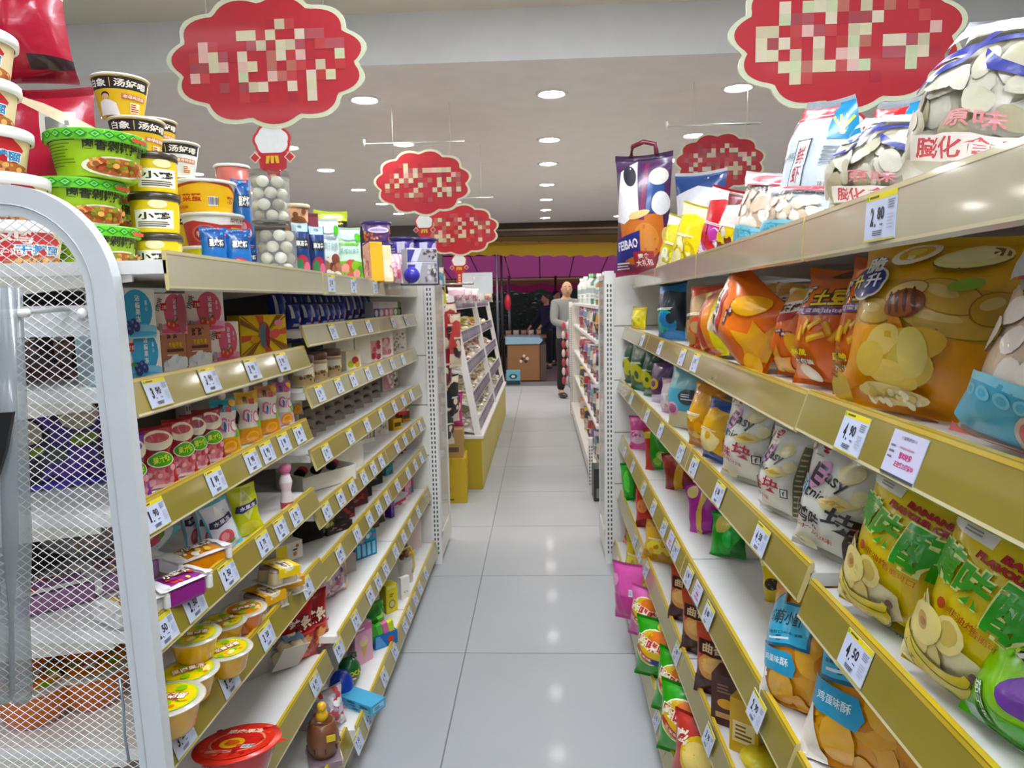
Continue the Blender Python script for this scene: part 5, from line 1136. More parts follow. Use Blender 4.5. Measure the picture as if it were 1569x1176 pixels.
    P = atZ(250, 880, z); put(bag('jelly_pouch', 'white peach jelly pouch lying tipped over by the panel edge', 'jelly pouch', .10, .13, .04, '#e8e6ee', d_peach(.8), seed=155), P + Vector((-.02, .05, .045)), 50, -62, -40)
    def cake(x, y, w, d_, h, phi, c, lab, sd, zz=0, lean=0):
        P = atZ(x, y, z + zz); r = thing('cake_pack', lab, 'cake pack'); P.z = z + zz
        M().box(-w / 2 + .01, w / 2 - .01, -d_ / 2 + .006, d_ / 2 - .006, .002, h - .004, c, 'film', .008).build('cake_body', r)
        m = M(); A = bag_grid(w, d_, .02, 1, sd, 14, 14, 1.0, .06, 0, .02)
        G = np.stack([A[:, :, 0], A[:, :, 2] - d_ / 2, h + np.abs(A[:, :, 1]) * .8], 2); dd = D(w / d_); dd.rect(.16, .12, .84, .88, c); dd.blobs(.2, .15, .8, .85, 22, [c, '#e8c060', '#f4ead8', '#d8503c'], .08, sd); dd.rect(0, 0, .16, 1, '#eceae8'); dd.rect(.84, 0, 1, 1, '#eceae8'); dd.text('小蛋糕', .5, .5, .5, .3, '#f6f2e8', 0, .03, '#5a2a1a', .06)
        m.grid(G, '#eceae8', 'film'); m.print_on(G, dd, 'film'); m.box(-w / 2, -w / 2 + .012, -d_ / 2, d_ / 2, h * .3, h, '#e6e4e2', 'film', .004); m.box(w / 2 - .012, w / 2, -d_ / 2, d_ / 2, h * .3, h, '#e6e4e2', 'film', .004); m.build('wrapper', r); put(r, P, phi, lean); return r
    cake(272, 920, .11, .075, .042, 66, '#8a2a80', 'purple cake pack in a white wrapper at the rail, below the orange one', 3)
    cake(300, 872, .13, .08, .038, 62, '#e0902c', 'orange cake pack in a white wrapper, lying behind the purple one', 4, .0)
    cake(205, 950, .10, .08, .04, 60, '#d8d4d0', 'white cake pack half behind the panel edge', 5)
    for k, (x, Y, c, lab) in enumerate(((40, 1.56, '#5a2c3c', 'dark plum cake pack through the mesh, peach pouch shelf'), (125, 1.78, '#dc9a34', 'orange cake pack through the mesh, peach pouch shelf'), (85, 1.26, '#9a6a94', 'long mauve cake pack lying through the mesh'), (188, 1.36, '#a87aa0', 'mauve cake pack beside the long one, near the panel edge'), (150, 1.45, '#e0d0c8', 'white flowered cake pack deep behind the mesh'))):
        P = atY(x, 950, Y); P.z = z + (.045 if k == 4 else 0); r = cake(100, 900, .15, .10, .045, 20 + 12 * k, c, lab, 20 + k); r.location = P
    # pink bottle with a bow cap
    P = atZ(440, 778, z); r = thing('pink_bottle', 'pink and white bottle with a round pink cap on the peach pouch shelf', 'bottle')
    M().lathe([(.0005, 0), (.017, .001), (.018, .02), (.013, .05), (.018, .075), (.012, .095), (.008, .10)], ['#e8d8dc', '#c8404c', '#e8d8dc', '#e4c8cc', '#f0e4e6', '#e8a0b0'], 'plastic', 20).build('bottle_body', r); M().ball((0, 0, .112), .017, '#e87aa0', 'plastic', 10, (1, 1, .85)).build('cap', r); put(r, P)
    # ---- jelly cups and puddings
    z = LS1[4]; cup = {}
    def jcup(x, y, kind, lab, dz=0, s=1.0, dx=0):
        P = atZ(x, y, z + dz); P.z = z + dz
        if kind in cup: return clone(cup[kind], lab, P, (0, 0, .6 + x * .01), None, s)
        c, tc = {'y': ('#e8b400', '#e6cc3c'), 'o': ('#e07c0c', '#e89030'), 'r': ('#c8302c', '#d84a38')}[kind]
        r = thing('jelly_cup', lab, 'jelly cup', group={'y': 'yellow jelly cups', 'o': None, 'r': None}[kind]); R = .047
        M().lathe([(.0005, 0), (.030, .001), (.037, .010), (R - .003, .040), (R - .001, .052)], c, 'jelly', 36).build('cup', r)
        m = M(); m.lathe([(R - .002, .0515), (R + .006, .0515), (R + .007, .053), (R + .006, .0545), (.0005, .0555)], '#ece8d8', 'frost', 36)
        t = np.linspace(0, 2 * PI, 9); dd = D(1); dd.ell(.5, .5, .46, .46, '#b4cc50' if kind == 'y' else '#e8d0a0', 0, 28); dd.ell(.5, .5, .42, .42, tc, 0, 28); dd.blobs(.2, .2, .8, .8, 22, [tc, c, '#f4e8a0', '#e88a3c', '#8cc040', '#d85a6a'], .07, 3); dd.text('果肉果冻', .5, .5, .6, .18, '#f8f4e0', 0, .03, '#a03a2c', .08)
        G = np.array([[(-R + 2 * R * i / 2, -R + 2 * R * j / 2, .0556) for j in range(3)] for i in range(3)]); m.print_on(G, dd, 'film', .0003, .0001); m.build('film_lid', r)
        cup[kind] = r; r.location = P; r.rotation_euler = (0, 0, .7); r.scale = (s, s, s); return r
    jcup(292, 1070, 'y', 'yellow jelly cup at the rail, lower cup of the pile', 0, 1.1); jcup(350, 1030, 'y', 'yellow jelly cup standing behind the pile', 0, 1.0); jcup(300, 1010, 'y', 'yellow jelly cup on top of the pile', .058, 1.0); jcup(262, 1120, 'y', 'yellow jelly cup nearest the panel edge', 0, 1.2)
    jcup(376, 965, 'o', 'orange jelly cup between the yellow cups and the puddings', 0, 1.0); jcup(344, 985, 'y', 'yellow-green topped jelly cup behind the orange one', .0, 1.0)
    for k, (x, Y, lab) in enumerate(((30, 1.30, 'orange jelly cup farthest from the panel edge, through the mesh'), (85, 1.36, 'orange jelly cup deep behind the mesh'), (150, 1.30, 'large orange jelly cup near the panel edge, through the mesh'), (120, 1.46, 'orange jelly cup behind the large one, through the mesh'), (205, 1.40, 'orange jelly cup right at the panel edge, through the mesh'), (58, 1.24, 'orange jelly cup in front of the others, through the mesh'), (20, 1.45, 'orange jelly cup farthest back, through the mesh'))):
        P = atY(x, 1100, Y); P.z = z; clone(cup['o'], lab, P, (0, 0, k), None, 1.5)
    for k, (x, Y, lab) in enumerate(((40, 1.28, 'upper orange jelly cup at the picture edge, stacked on others, through the mesh'), (140, 1.33, 'upper orange jelly cup stacked nearer the panel edge, through the mesh'))):
        P = atY(x, 1050, Y); P.z = z + .084; clone(cup['o'], lab, P, (0, 0, k), None, 1.5)
    pud = None
    def pudding(P, lab, phi, c, lean=0, side=0):
        r = thing('pudding_pack', lab, 'pudding pack')
        for i in range(2):
            for j in range(2): M().lathe([(.0005, 0), (.020, .001), (.0175, .030), (.0160, .036), (.0005, .0365)], ['#e8d08c', '#e8d08c', '#8a4a24', '#7a3c1c'], 'jelly', 20, cx=-.022 + .044 * i, cy=-.022 + .044 * j).build('pudding', r)
        m = M(); m.box(-.046, .046, -.046, .046, -.004, 0, '#e8e4da', 'frost', .001); m.box(-.045, .045, -.045, .045, .0, .040, '#f0f0ec', 'clear', .006); m.build('tray', r)
        m = M(); q = D(1); q.rect(0, 0, 1, 1, c); q.ell(.5, .5, .3, .3, '#f4ecd0'); q.text('布丁', .5, .5, .36, .26, '#6a3a18', 0, .03); q.blobs(.05, .05, .95, .95, 8, ['#f0d890', '#8a5a30'], .06, 4)
        G = np.array([[(x, y, zz) for y, zz in ((-.047, .018), (-.047, .042), (.0, .046), (.047, .042))] for x in (-.030, .036)]); m.grid(G, c, 'card', False); m.print_on(G, q, 'card', .0006, .0003, False); m.build('sleeve', r); return put(r, P, phi, lean, side)
    for x, y, dz, lab, c, ph, s in ((404, 930, .0, 'caramel pudding pack lying beside the orange jelly cup', '#e0a82c', 60, 0), (436, 905, .0, 'caramel pudding pack with an orange sleeve below the box', '#dc9c24', 50, 0), (425, 890, .055, 'caramel pudding pack with a yellow sleeve on top', '#e8c828', 56, 6)):
        P = atZ(x, y, z + dz); P.z = z + dz + .004; pudding(P, lab, ph, c, 0, s)
    P = atZ(446, 862, z); put(carton('pudding_box', 'white pudding carton with a yellow side standing behind the pudding packs', 'box', .10, .05, .055, '#ece8de', D(1.8).ell(.7, .3, .08, .14, '#c8862c').rect(.62, .5, .8, .6, '#3a2a1c').ell(.8, .75, .06, .1, '#d05a4a').rect(0, 0, .4, 1, '#e8d02c')), P + Vector((-.03, .03, 0)), 58)
    # ---- red jelly bowl shelf
    z = LS1[5]
    P = atZ(447, 1030, z); P.z = z + .05; pudding(P, 'dark caramel pudding pack tipped on its side by the red candy bags', 55, '#5a7a94', -60, 10)
    P = atZ(402, 1035, z); P.z = z + .03; pudding(P, 'second dark pudding pack half under the rail', 58, '#2a2a30', -70, 14)
    r = thing('jelly_bowl', 'large red jelly bowl with a printed film lid', 'jelly bowl'); R = .088
    M().lathe([(.0005, 0), (.055, .001), (.066, .015), (R - .004, .06), (R - .002, .072)], '#b8242c', 'jelly', 40).build('cup', r)
    m = M(); m.lathe([(R - .003, .071), (R + .008, .071), (R + .009, .073), (R + .008, .075), (.0005, .077)], '#d8382c', 'film', 40); dd = D(1); dd.ell(.5, .5, .47, .47, '#d8382c', 0, 30); dd.ell(.5, .5, .36, .30, '#e88a6a', 0, 28); dd.ell(.5, .5, .33, .27, '#d02c28', 0, 28); dd.ell(.45, .46, .16, .14, '#e8b82c'); dd.ell(.45, .46, .10, .08, '#d86a28'); dd.text('果肉果冻', .5, .78, .5, .12, '#f4e0c8', 0, .03); dd.lines(.2, .2, .8, .28, 2, '#f0b0a0', 2); dd.bar(.62, .3, .78, .4, 3); dd.blobs(.1, .1, .9, .9, 16, ['#e85a48', '#b01c24'], .04, 9)
    G = np.array([[(-R + R * i, -R + R * j, .0771) for j in range(3)] for i in range(3)]); m.print_on(G, dd, 'film', .0003, .0001)
    m.add([(R + .005, -.012, .074), (R + .03, 0, .075), (R + .005, .012, .074)], [(0, 1, 2)], '#d8382c', 'film'); m.build('film_lid', r)
    P = atZ(368, 1195, z); P.z = z + .012; put(r, P, 0, -8, -4)
    for k, (x, y, lab, c) in enumerate(((478, 1000, 'red hot-strip snack bag standing by the dark pudding pack', '#b8242c'), (500, 985, 'second red hot-strip snack bag, behind the first', '#a02028'))):
        P = atZ(x - 18, y + 12, z); P.z = z; put(bag('snack_bag', lab, 'snack bag', .12, .19, .06, c, D(.6).rect(0, 0, 1, .45, '#a83a2c').blobs(.05, .04, .95, .45, 26, ['#d86a3c', '#7a1c1c', '#e0a060', '#c0402c'], .06, 5).text('辣条', .5, .64, .6, .22, '#f0d8c0', 6, .04, '#4a1014', .08).poly([(.3, 1), (.7, 1), (.5, .9)], '#f0ece8').rect(0, .46, 1, .50, '#d84a50'), seed=160 + k), P, 50, -4)
    z = LS1[6]
    P = atZ(415, 1250, z); P.z = z; put(bag('snack_bag', 'white packet low behind the red jelly bowl rail', 'snack bag', .14, .18, .06, '#e4dcd4', d_small(.8, '#e4dcd4', '#a83c44', '#c8b8a0', '', seed=7), seed=171), P + Vector((-.05, 0, 0)), 40, -10)


pudding_bay()
# ---------------------------------------------------------------- sweets side: toy and accessory bays
def toys():
    q = random.Random(4)
    def bxat(x, y, X, w, d_, h, phi, nm, lab, cat, base, front=None, side=None, z=None, dz=0, **k):
        P = atX(x, y, X); P.y = min(P.y, 3.70); P.z = z + dz; return put(carton(nm, lab, cat, w, d_, h, base, front, side, None, **k), P, phi)
    def bgat(x, y, X, w, h, t, phi, nm, lab, cat, base, des, sd, z, lean=-4, side=0, dz=.002):
        P = atX(x, y, X); P.y = min(P.y, 3.70); P.z = z + dz; return put(bag(nm, lab, cat, w, h, t, base, des, seed=sd, wr=.8), P, phi, lean, side)
    # blue yogurt pouches
    z = LS2[1]; dsg = D(.5).rect(.3, .08, .7, .2, '#dcd8e8').ell(.5, .5, .22, .2, '#3450b4').rect(.14, .4, .3, .9, '#e4e4f2').ell(.7, .34, .14, .1, '#e0a090'); first = None
    xs = [424, 438, 455, 463, 475, 484, 494, 503, 512, 521, 533, 543, 553, 562]
    for k, x in enumerate(xs):
        P = atX(x, 472, -.83); P.z = z; lab = 'dark blue yogurt pouch in the back row, %s from the bay seam' % (ORD + ['fourteenth'])[k]
        if first is None: first = bag('yogurt_pouch', lab, 'yogurt pouch', .055, .118, .045, '#20308c', dsg, seed=8, group='blue yogurt pouches', wr=.6); put(first, P, 62)
        else: clone(first, lab, P, (0, 0, math.radians(58 + 8 * q.random())), None, .95 + .08 * q.random())
    for k, x in enumerate((449, 468, 480, 494, 503, 512, 520)):
        P = atX(x, 492, -.765); P.z = z; clone(first, 'dark blue yogurt pouch in the front row, %s from the bay seam' % ORD[k], P, (0, 0, math.radians(62)), None, (1, 1, .70))
    for k, (x, c, c2) in enumerate(((570, '#d8d4e0', '#6a3a8c'), (578, '#e8e4e8', '#a880b8'), (586, '#e8dce2', '#c85a88'), (593, '#f0e8ec', '#d88aa8'), (600, '#f0f0e8', '#3c9a4c'), (607, '#e8f0e0', '#78b850'), (614, '#d8e8d0', '#2a8a3c'), (622, '#e0d0c8', '#a84a3c'))):
        bxat(x, 478, -.765, .042, .05, .080, 64, 'chewing_gum_box', 'small %s sweets box, %s in the row by the end post' % (['purple', 'lilac', 'dark pink', 'pale pink', 'green', 'light green', 'deep green', 'red'][k], ORD[k]), 'sweets box', c, D(.5).rect(0, 0, 1, .62, c2).ell(.5, .35, .3, .2, '#f0e8e0'), z=z)
    # jars with brown lids and white card boxes
    z = LS2[2]; jr = None
    for k, (x, lab) in enumerate(((462, 'biscuit jar with a brown lid, first from the bay seam'), (484, 'biscuit jar with a brown lid, second from the bay seam'), (507, 'biscuit jar with a brown lid, beside the fruit print box'))):
        P = atX(x, 590, -.765); P.z = z
        if jr is None:
            jr = thing('biscuit_jar', lab, 'jar', group='brown lid biscuit jars'); M().lathe([(.0005, 0), (.038, .001), (.041, .006), (.041, .070), (.036, .078)], ['#c8b89c', '#c8b89c', '#b89c74', '#c8b89c'], 'plastic', 24).build('jar_body', jr); M().lathe([(.040, .075), (.042, .077), (.042, .096), (.039, .099), (.0005, .099)], '#6a4230', 'plastic', 24).build('lid', jr); m = M(); m.print_on(cone_grid([(.0415, .01), (.0415, .07)], -70, 70, .012, .068), D(1.6).rect(0, 0, 1, 1, '#b0946c').rect(.0, .5, .7, .9, '#e0d8c8').blobs(.1, .05, .9, .5, 14, ['#8a6a44', '#d8c8a0', '#5a4a34'], .09, 3), 'card', .0003); m.build('wrap', jr); jr.location = P; jr.rotation_euler = (0, 0, 1)
        else: clone(jr, lab, P)
    bxat(536, 575, -.76, .08, .05, .075, 60, 'fruit_box', 'cream fruit print box right of the brown lid jars', 'sweets box', '#e8e0c8', D(1).ell(.3, .3, .22, .2, '#c0cc3c').ell(.6, .5, .24, .2, '#b03040').ell(.75, .25, .16, .16, '#d8b83c'), z=z)
    for k, (x, c, lab) in enumerate(((520, '#efe9dc', 'tall white scalloped gift box behind the brown lid jars'), (548, '#efe9dc', 'tall white scalloped gift box behind the fruit print box'), (566, '#e8e0d4', 'white gift box with a pink print on the jar shelf'), (584, '#f0ece4', 'white gift box with a rose print on the jar shelf'), (604, '#eae6dc', 'white gift box with a grey pattern on the jar shelf'), (622, '#e8e4d8', 'white gift box nearest the end post on the jar shelf'))):
        dd = D(.7)
        if k in (2, 3): dd.rect(.2, .1, .8, .75, '#d8a0a0').blobs(.25, .15, .75, .7, 10, ['#b03c50', '#c86a78', '#e8c8c8'], .1, k)
        elif k > 3: dd.blobs(.1, .1, .9, .9, 24, ['#a89c90', '#c8bcb0', '#8a6a70'], .05, k)
        bxat(x, 556, -.80 if k < 2 else -.77, .10, .07, .125, 62, 'gift_box', lab, 'gift box', c, dd, z=z)
    # hair clip shelf: cards in white stands
    z = LS2[3]; card = None
    for k, x in enumerate((468, 484, 500, 516, 532, 547, 561, 575)):
        P = atX(x, 640, -.80); P.z = z; lab = 'white stand card of dark hair clips, %s from the bay seam' % ORD[k]
        if card is None:
            card = thing('hair_clip_card', lab, 'hair clip card', group='hair clip cards'); M().box(-.04, .04, -.004, 0, 0, .13, '#8a8078', 'card').build('card', card); M().box(-.045, -.038, -.012, .03, 0, .125, '#efece4', 'plastic').build('stand', card)
            m = M()
            for j in range(3): m.tube([(-.028, -.008, .03 + j * .034), (.0, -.014, .038 + j * .034), (.028, -.008, .03 + j * .034)], .005, ('#1c1a1a', '#3a2a26', '#2a2a2e')[j], 'plastic', 6)
            m.build('hair_clips', card); card.location = P; card.rotation_euler = (0, 0, 1.05)
        else: clone(card, lab, P, (0, 0, 1.0 + .1 * q.random()))
    bgat(470, 660, -.84, .16, .15, .06, 50, 'black_pouch', 'black drawstring pouch deep at the near end of the hair clip shelf', 'pouch', '#1a1818', D(1).lines(.2, .2, .8, .8, 4, '#3a3634', 2), 51, z); bgat(505, 655, -.90, .18, .15, .06, 60, 'black_pouch', 'wide black pouch behind the hair clip cards', 'pouch', '#221e1c', None, 52, z)
    for k, (x, c, c2, lab) in enumerate(((592, '#b8b0a8', '#c88090', 'grey mirror box with a pink print on the hair clip shelf'), (606, '#8a847c', '#3a3634', 'dark grey card of clips by the pink print box'), (619, '#c8c0b8', '#6a4a40', 'pale card with brown dots nearest the end post'))):
        bxat(x, 600, -.80, .09, .03, .11, 62, 'accessory_card', lab, 'accessory card', c, D(.8).rect(.1, .1, .9, .8, c2).blobs(.15, .15, .85, .75, 10, [c, '#e8e0dc', c2], .08, k), z=z)
    # white box shelf
    z = LS2[4]
    P = atX(488, 770, -.80); P.z = z; r = thing('open_box', 'open white box of black and red hair ties on the white box shelf', 'box')
    m = M()
    for b in ((-.12, .12, -.07, -.066, 0, .055), (-.12, .12, .066, .07, 0, .075), (-.12, -.116, -.07, .07, 0, .06), (.116, .12, -.07, .07, 0, .06), (-.12, .12, -.07, .07, 0, .004)): m.box(*b, '#ece8dc', 'card')
    m.build('box_body', r)
    for j in range(6): M().ball((-.09 + .035 * j, -.02 + .03 * (j % 2), .058), .02, '#16141a' if j % 2 == 0 else '#c83a50', 'cloth', 8, (1, 1, .8)).build('hair_tie', r)
    put(r, P, 58)
    for k, (x, lab) in enumerate(((505, 'white lidded box behind the open box of hair ties'), (535, 'white ribbed stand in the middle of the white box shelf'), (556, 'white ribbed stand right of the first, beside the sticker sheet'))):
        P = atX(x, 690, -.82); P.z = z; r = thing('display_stand', lab, 'display stand')
        if k == 0: M().box(-.11, .11, -.07, .07, 0, .085, '#efeae0', 'card', .003).build('box_body', r); M().box(-.113, .113, -.073, .073, .085, .10, '#f4f0e6', 'card', .003).build('lid', r)
        else:
            M().box(-.06, .06, -.02, .03, 0, .02, '#efece4', 'plastic', .002).build('base', r); M().box(-.06, .06, .02, .026, .02, .15, '#f2eee6', 'plastic').build('back_board', r)
            for j in range(6): M().box(-.052 + j * .02, -.044 + j * .02, -.01, -.006, .02, .10, '#f6f2ea', 'plastic').build('rib', r)
        put(r, P, 60)
    bxat(585, 668, -.775, .09, .004, .075, 56, 'sticker_sheet', 'white and pink sticker sheet leaning on the white box shelf', 'sticker sheet', '#e8dcd8', D(1).blobs(.1, .1, .9, .9, 20, ['#c8a0a8', '#e8b8c0', '#8a9aa0', '#d8d0b0'], .08, 3), z=z)
    for k, (x, y, c, c2, nm, dz) in enumerate(((604, 660, '#e0b41c', '#5a4a1c', 'yellow', 0), (612, 650, '#c8283c', '#e8a0a0', 'red', .055), (624, 644, '#6ab83c', '#e0e8c0', 'green', .03), (620, 650, '#b89030', '#4a3a1c', 'brown', 0), (634, 640, '#c8a888', '#8a3c3c', 'tan', .02))):
        bxat(x, y, -.745, .06, .05, .055, 58, 'plaster_box', 'small %s box in the colourful pile near the end post' % nm, 'small box', c, D(1).rect(.1, .3, .9, .7, c2), z=z, dz=dz)
    # black box shelf
    z = LS2[5]
    P = atX(474, 850, -.80); P.z = z; r = thing('black_socks', 'black socks hanging from a black hook in a white header card', 'socks'); M().box(-.06, .06, -.004, .004, .10, .15, '#f0ece2', 'card').build('header_card', r); M().box(-.055, .055, -.014, .014, .0, .10, '#131214', 'cloth', .008).build('sock_pair', r); M().tube([(0, -.008, .09), (0, -.008, .115), (.01, -.008, .122), (.014, -.008, .112)], .003, '#16151a', 'plastic', 6).build('hook', r); put(r, P, 52)
    bgat(503, 850, -.755, .06, .14, .04, 56, 'bead_bag', 'clear bag of yellow-green beads beside the black socks', 'bead bag', '#8a8a4a', D(.5).blobs(.1, .05, .9, .9, 40, ['#b8b45c', '#6a6a3a', '#d0c880', '#4a4a30'], .05, 3), 61, z)
    for k, (x, y, w, h, c, t, lab) in enumerate(((522, 825, .10, .05, '#3a2a28', '', 'dark patterned case lying beside the bead bag'), (540, 815, .13, .06, '#5a1c24', '', 'maroon pencil bag on the black box shelf'), (552, 792, .09, .085, '#17161a', 'BOX', 'black box with grey lettering, beside the maroon pencil bag'), (570, 776, .09, .08, '#1a191e', 'BE', 'second black box with grey lettering'), (584, 765, .05, .085, '#2a4a54', '', 'black and teal box at the bay joint'))):
        bxat(x, y, -.765, w, .06, h, 60, 'black_box', lab, 'box', c, D(1.2).box(.4, .5, .5, .5, '#3a3a40').lines(.24, .36, .58, .62, 3, '#c8c8cc', 3, .5) if t else D(1).blobs(.1, .1, .9, .9, 9, ['#8a6a5c', '#a83a44', c], .1, k), z=z)
    for k, (x, y, w, h, c, lab) in enumerate(((600, 735, .05, .10, '#c89a8c', 'pinkish brush pack beside the red packs'), (612, 722, .07, .08, '#2a2024', 'black pack under the red packs'), (622, 715, .08, .10, '#b82c44', 'bright red sock pack near the end post'), (632, 708, .07, .10, '#d87a8c', 'pink sock pack nearest the end post'))):
        bgat(x, y, -.76, w, h, .04, 58, 'sock_pack', lab, 'pack', c, D(.7).blobs(.1, .1, .9, .9, 12, [c, '#e8c8c8', '#7a1c2c'], .08, k), 70 + k, z)
    for k, (x, y, w, d_, h, c, lab) in enumerate(((515, 835, .12, .05, .03, '#241c1e', 'flat black case half under the rail, near the bead bag'), (530, 806, .10, .05, .10, '#2c1c20', 'tall dark wine-coloured box behind the maroon pencil bag'), (562, 762, .10, .05, .10, '#1e1c22', 'tall black box deep on the black box shelf'), (578, 748, .08, .04, .11, '#33262a', 'dark brown card box deep on the black box shelf'), (592, 752, .05, .05, .05, '#3a9aa8', 'small turquoise box beside the pinkish brush pack'))):
        bxat(x, y, -.83 if k in (1, 2, 3) else -.74, w, d_, h, 60, 'black_box', lab, 'box', c, D(1).blobs(.1, .1, .9, .9, 7, ['#6a4a4c', '#a08a84', c], .1, k + 20), z=z)
    # cyan box shelf
    z = LS2[6]
    bgat(485, 960, -.79, .16, .16, .07, 52, 'heart_bag', 'white candy bag covered in red hearts', 'candy bag', '#e0ccd4', D(1).blobs(.05, .05, .95, .95, 46, ['#c85a68', '#d8a0ac', '#a84a5c', '#f0e0e4', '#b890b0'], .055, 3), 81, z); bgat(512, 938, -.75, .12, .14, .07, 56, 'heart_bag', 'white candy bag with red hearts and a yellow side', 'candy bag', '#e4d0d8', D(.9).blobs(.05, .05, .8, .95, 40, ['#c85a68', '#d8a0ac', '#f0e0e4', '#8a6aa8'], .055, 4).rect(.84, .1, 1, .8, '#e0b82c'), 82, z)
    bxat(515, 895, -.80, .13, .09, .07, 56, 'grey_box', 'plain grey box behind the heart candy bags', 'box', '#b0a498', z=z)
    bxat(556, 882, -.745, .11, .06, .105, 54, 'cyan_box', 'cyan striped toy box on the shelf above the lowest', 'toy box', '#3aa0c4', D(1).rect(0, 0, 1, .62, '#2a6aa0').rect(.06, .06, .22, .56, '#8ad0e8').rect(.30, .06, .46, .56, '#8ad0e8').rect(.54, .06, .70, .56, '#8ad0e8').rect(.78, .06, .94, .56, '#8ad0e8').blobs(.1, .66, .9, .95, 12, ['#8cc8e0', '#d86a8c', '#e8e8f0', '#3a7a4c'], .08, 5), z=z)
    P = atX(583, 845, -.77); P.z = z; M_ = M(); M_.add([(-.04, 0, 0), (.04, 0, 0), (0, 0, .13), (-.04, .05, 0), (.04, .05, 0), (0, .05, .13)], [(0, 1, 2), (5, 4, 3), (0, 3, 4, 1), (1, 4, 5, 2), (2, 5, 3, 0)], '#3a2a24', 'card'); put(tag(M_.build('wedge_box'), 'brown triangular box right of the cyan striped box', 'box'), P, 58)
    for k, (x, y, w, h, c, c2, lab) in enumerate(((597, 812, .025, .12, '#4a2a8c', '#7a5ab8', 'purple stick pack standing beside the shelf joint'), (609, 800, .09, .05, '#dcd8dc', '#c84a6a', 'white and pink box lying right of the purple stick'), (621, 780, .05, .09, '#e07aa8', '#f0c0d4', 'pink pot near the end post, cyan box shelf'), (634, 772, .07, .09, '#5a8a94', '#d8304c', 'teal, white and red box nearest the end post'), (615, 808, .07, .04, '#e8e4ea', '#a0a0c0', 'flat white box below the pink pot'))):
        bxat(x, y, -.745, w, .05, h, 60, 'toy_box', lab, 'toy box', c, D(.8).poly([(0, .2), (1, .5), (1, .8), (0, .55)], c2).ell(.5, .25, .2, .1, c2), z=z)
    for k, (x, y, w, h, c, c2, lab) in enumerate(((538, 900, .10, .05, '#cfc4ba', '#a89a90', 'beige box lying between the grey and the cyan box'), (568, 852, .08, .12, '#5a4438', '#8a6a50', 'tall brown box behind the cyan striped box'), (590, 822, .06, .10, '#d8c8c4', '#c86a80', 'pale box with a rose print beside the wedge box'), (603, 795, .06, .11, '#3a3038', '#7a6a74', 'dark plum box behind the purple stick pack'))):
        bxat(x, y, -.80, w, .05, h, 58, 'toy_box', lab, 'toy box', c, D(.8).blobs(.1, .1, .9, .9, 8, [c2, '#e8e0d8', c], .1, k + 4), z=z)
    bxat(575, 855, -.80, .09, .06, .07, 56, 'pink_card', 'pale pink card box behind the wedge box', 'box', '#d8a8a8', D(1).blobs(.1, .1, .9, .9, 8, ['#e8d0d0', '#b86a74'], .1, 2), z=z)
    # lowest shelf
    z = LS2[7]
    def lo(x, y): p = atZ(x, y, z); p.z = z; p.y = min(p.y, 3.70); return p
    bx = lambda x, y, w, d_, h, phi, nm, lab, c, front, side=None, dz=0: put(carton(nm, lab, 'toy box', w, d_, h, c, front, side), lo(x, y) + Vector((0, 0, dz)), phi)
    r = thing('duck_barrel', 'brown barrel toy with a yellow duck standing in it', 'toy')
    M().lathe([(.0005, .02), (.030, .021), (.043, .045), (.047, .075), (.043, .105), (.034, .126), (.030, .128), (.028, .110), (.0005, .110)], '#7a4a2c', 'plastic', 28).build('barrel', r)
    m = M(); m.ball((0, 0, .142), .018, '#e8b41c', 'plastic', 10, (1, .9, 1.1)); m.ball((0, -.004, .172), .014, '#e8b41c', 'plastic', 10); m.add([(-.005, -.014, .171), (.005, -.014, .171), (0, -.026, .169), (0, -.014, .175)], [(0, 1, 2), (0, 2, 3), (1, 3, 2)], '#e08c1c'); m.build('duck', r)
    m = M(); m.box(-.05, .05, -.05, .05, 0, .022, '#b8b0b4', 'clear', .004); m.box(-.045, .045, -.045, .045, .001, .018, '#8a6a74', 'card'); m.build('tray', r); M().box(.005, .030, -.0485, -.0465, .085, .104, '#e0c04a', 'card').build('price_sticker', r)
    for a in range(8): M().box(-.002, .002, -.0015, .0015, .05, .064, '#4a2a18', 'plastic').build('slot', r, (.0475 * math.sin(a * .8), -.0475 * math.cos(a * .8), 0), (0, 0, a * .8))
    put(r, lo(497, 1165), 24)
    for k, (x, y, w, h, lab) in enumerate(((518, 1118, .11, .13, 'clear bag of red and white wrapped sweets beside the barrel toy'), (492, 1085, .11, .13, 'clear bag of wrapped sweets half under the rail'), (500, 1105, .09, .10, 'small clear bag of wrapped sweets between the two others'))):
        put(bag('sweets_bag', lab, 'sweets bag', w, h, .07, '#d0c8cc', D(.9).blobs(.05, .05, .95, .95, 40, ['#e4dee2', '#b8a8b0', '#c84a54', '#f0eef0', '#a89aa4'], .06, 5 + k), seed=90 + k, wr=1.6), lo(x, y) + Vector((-.02, 0, .003)), 50, -10)
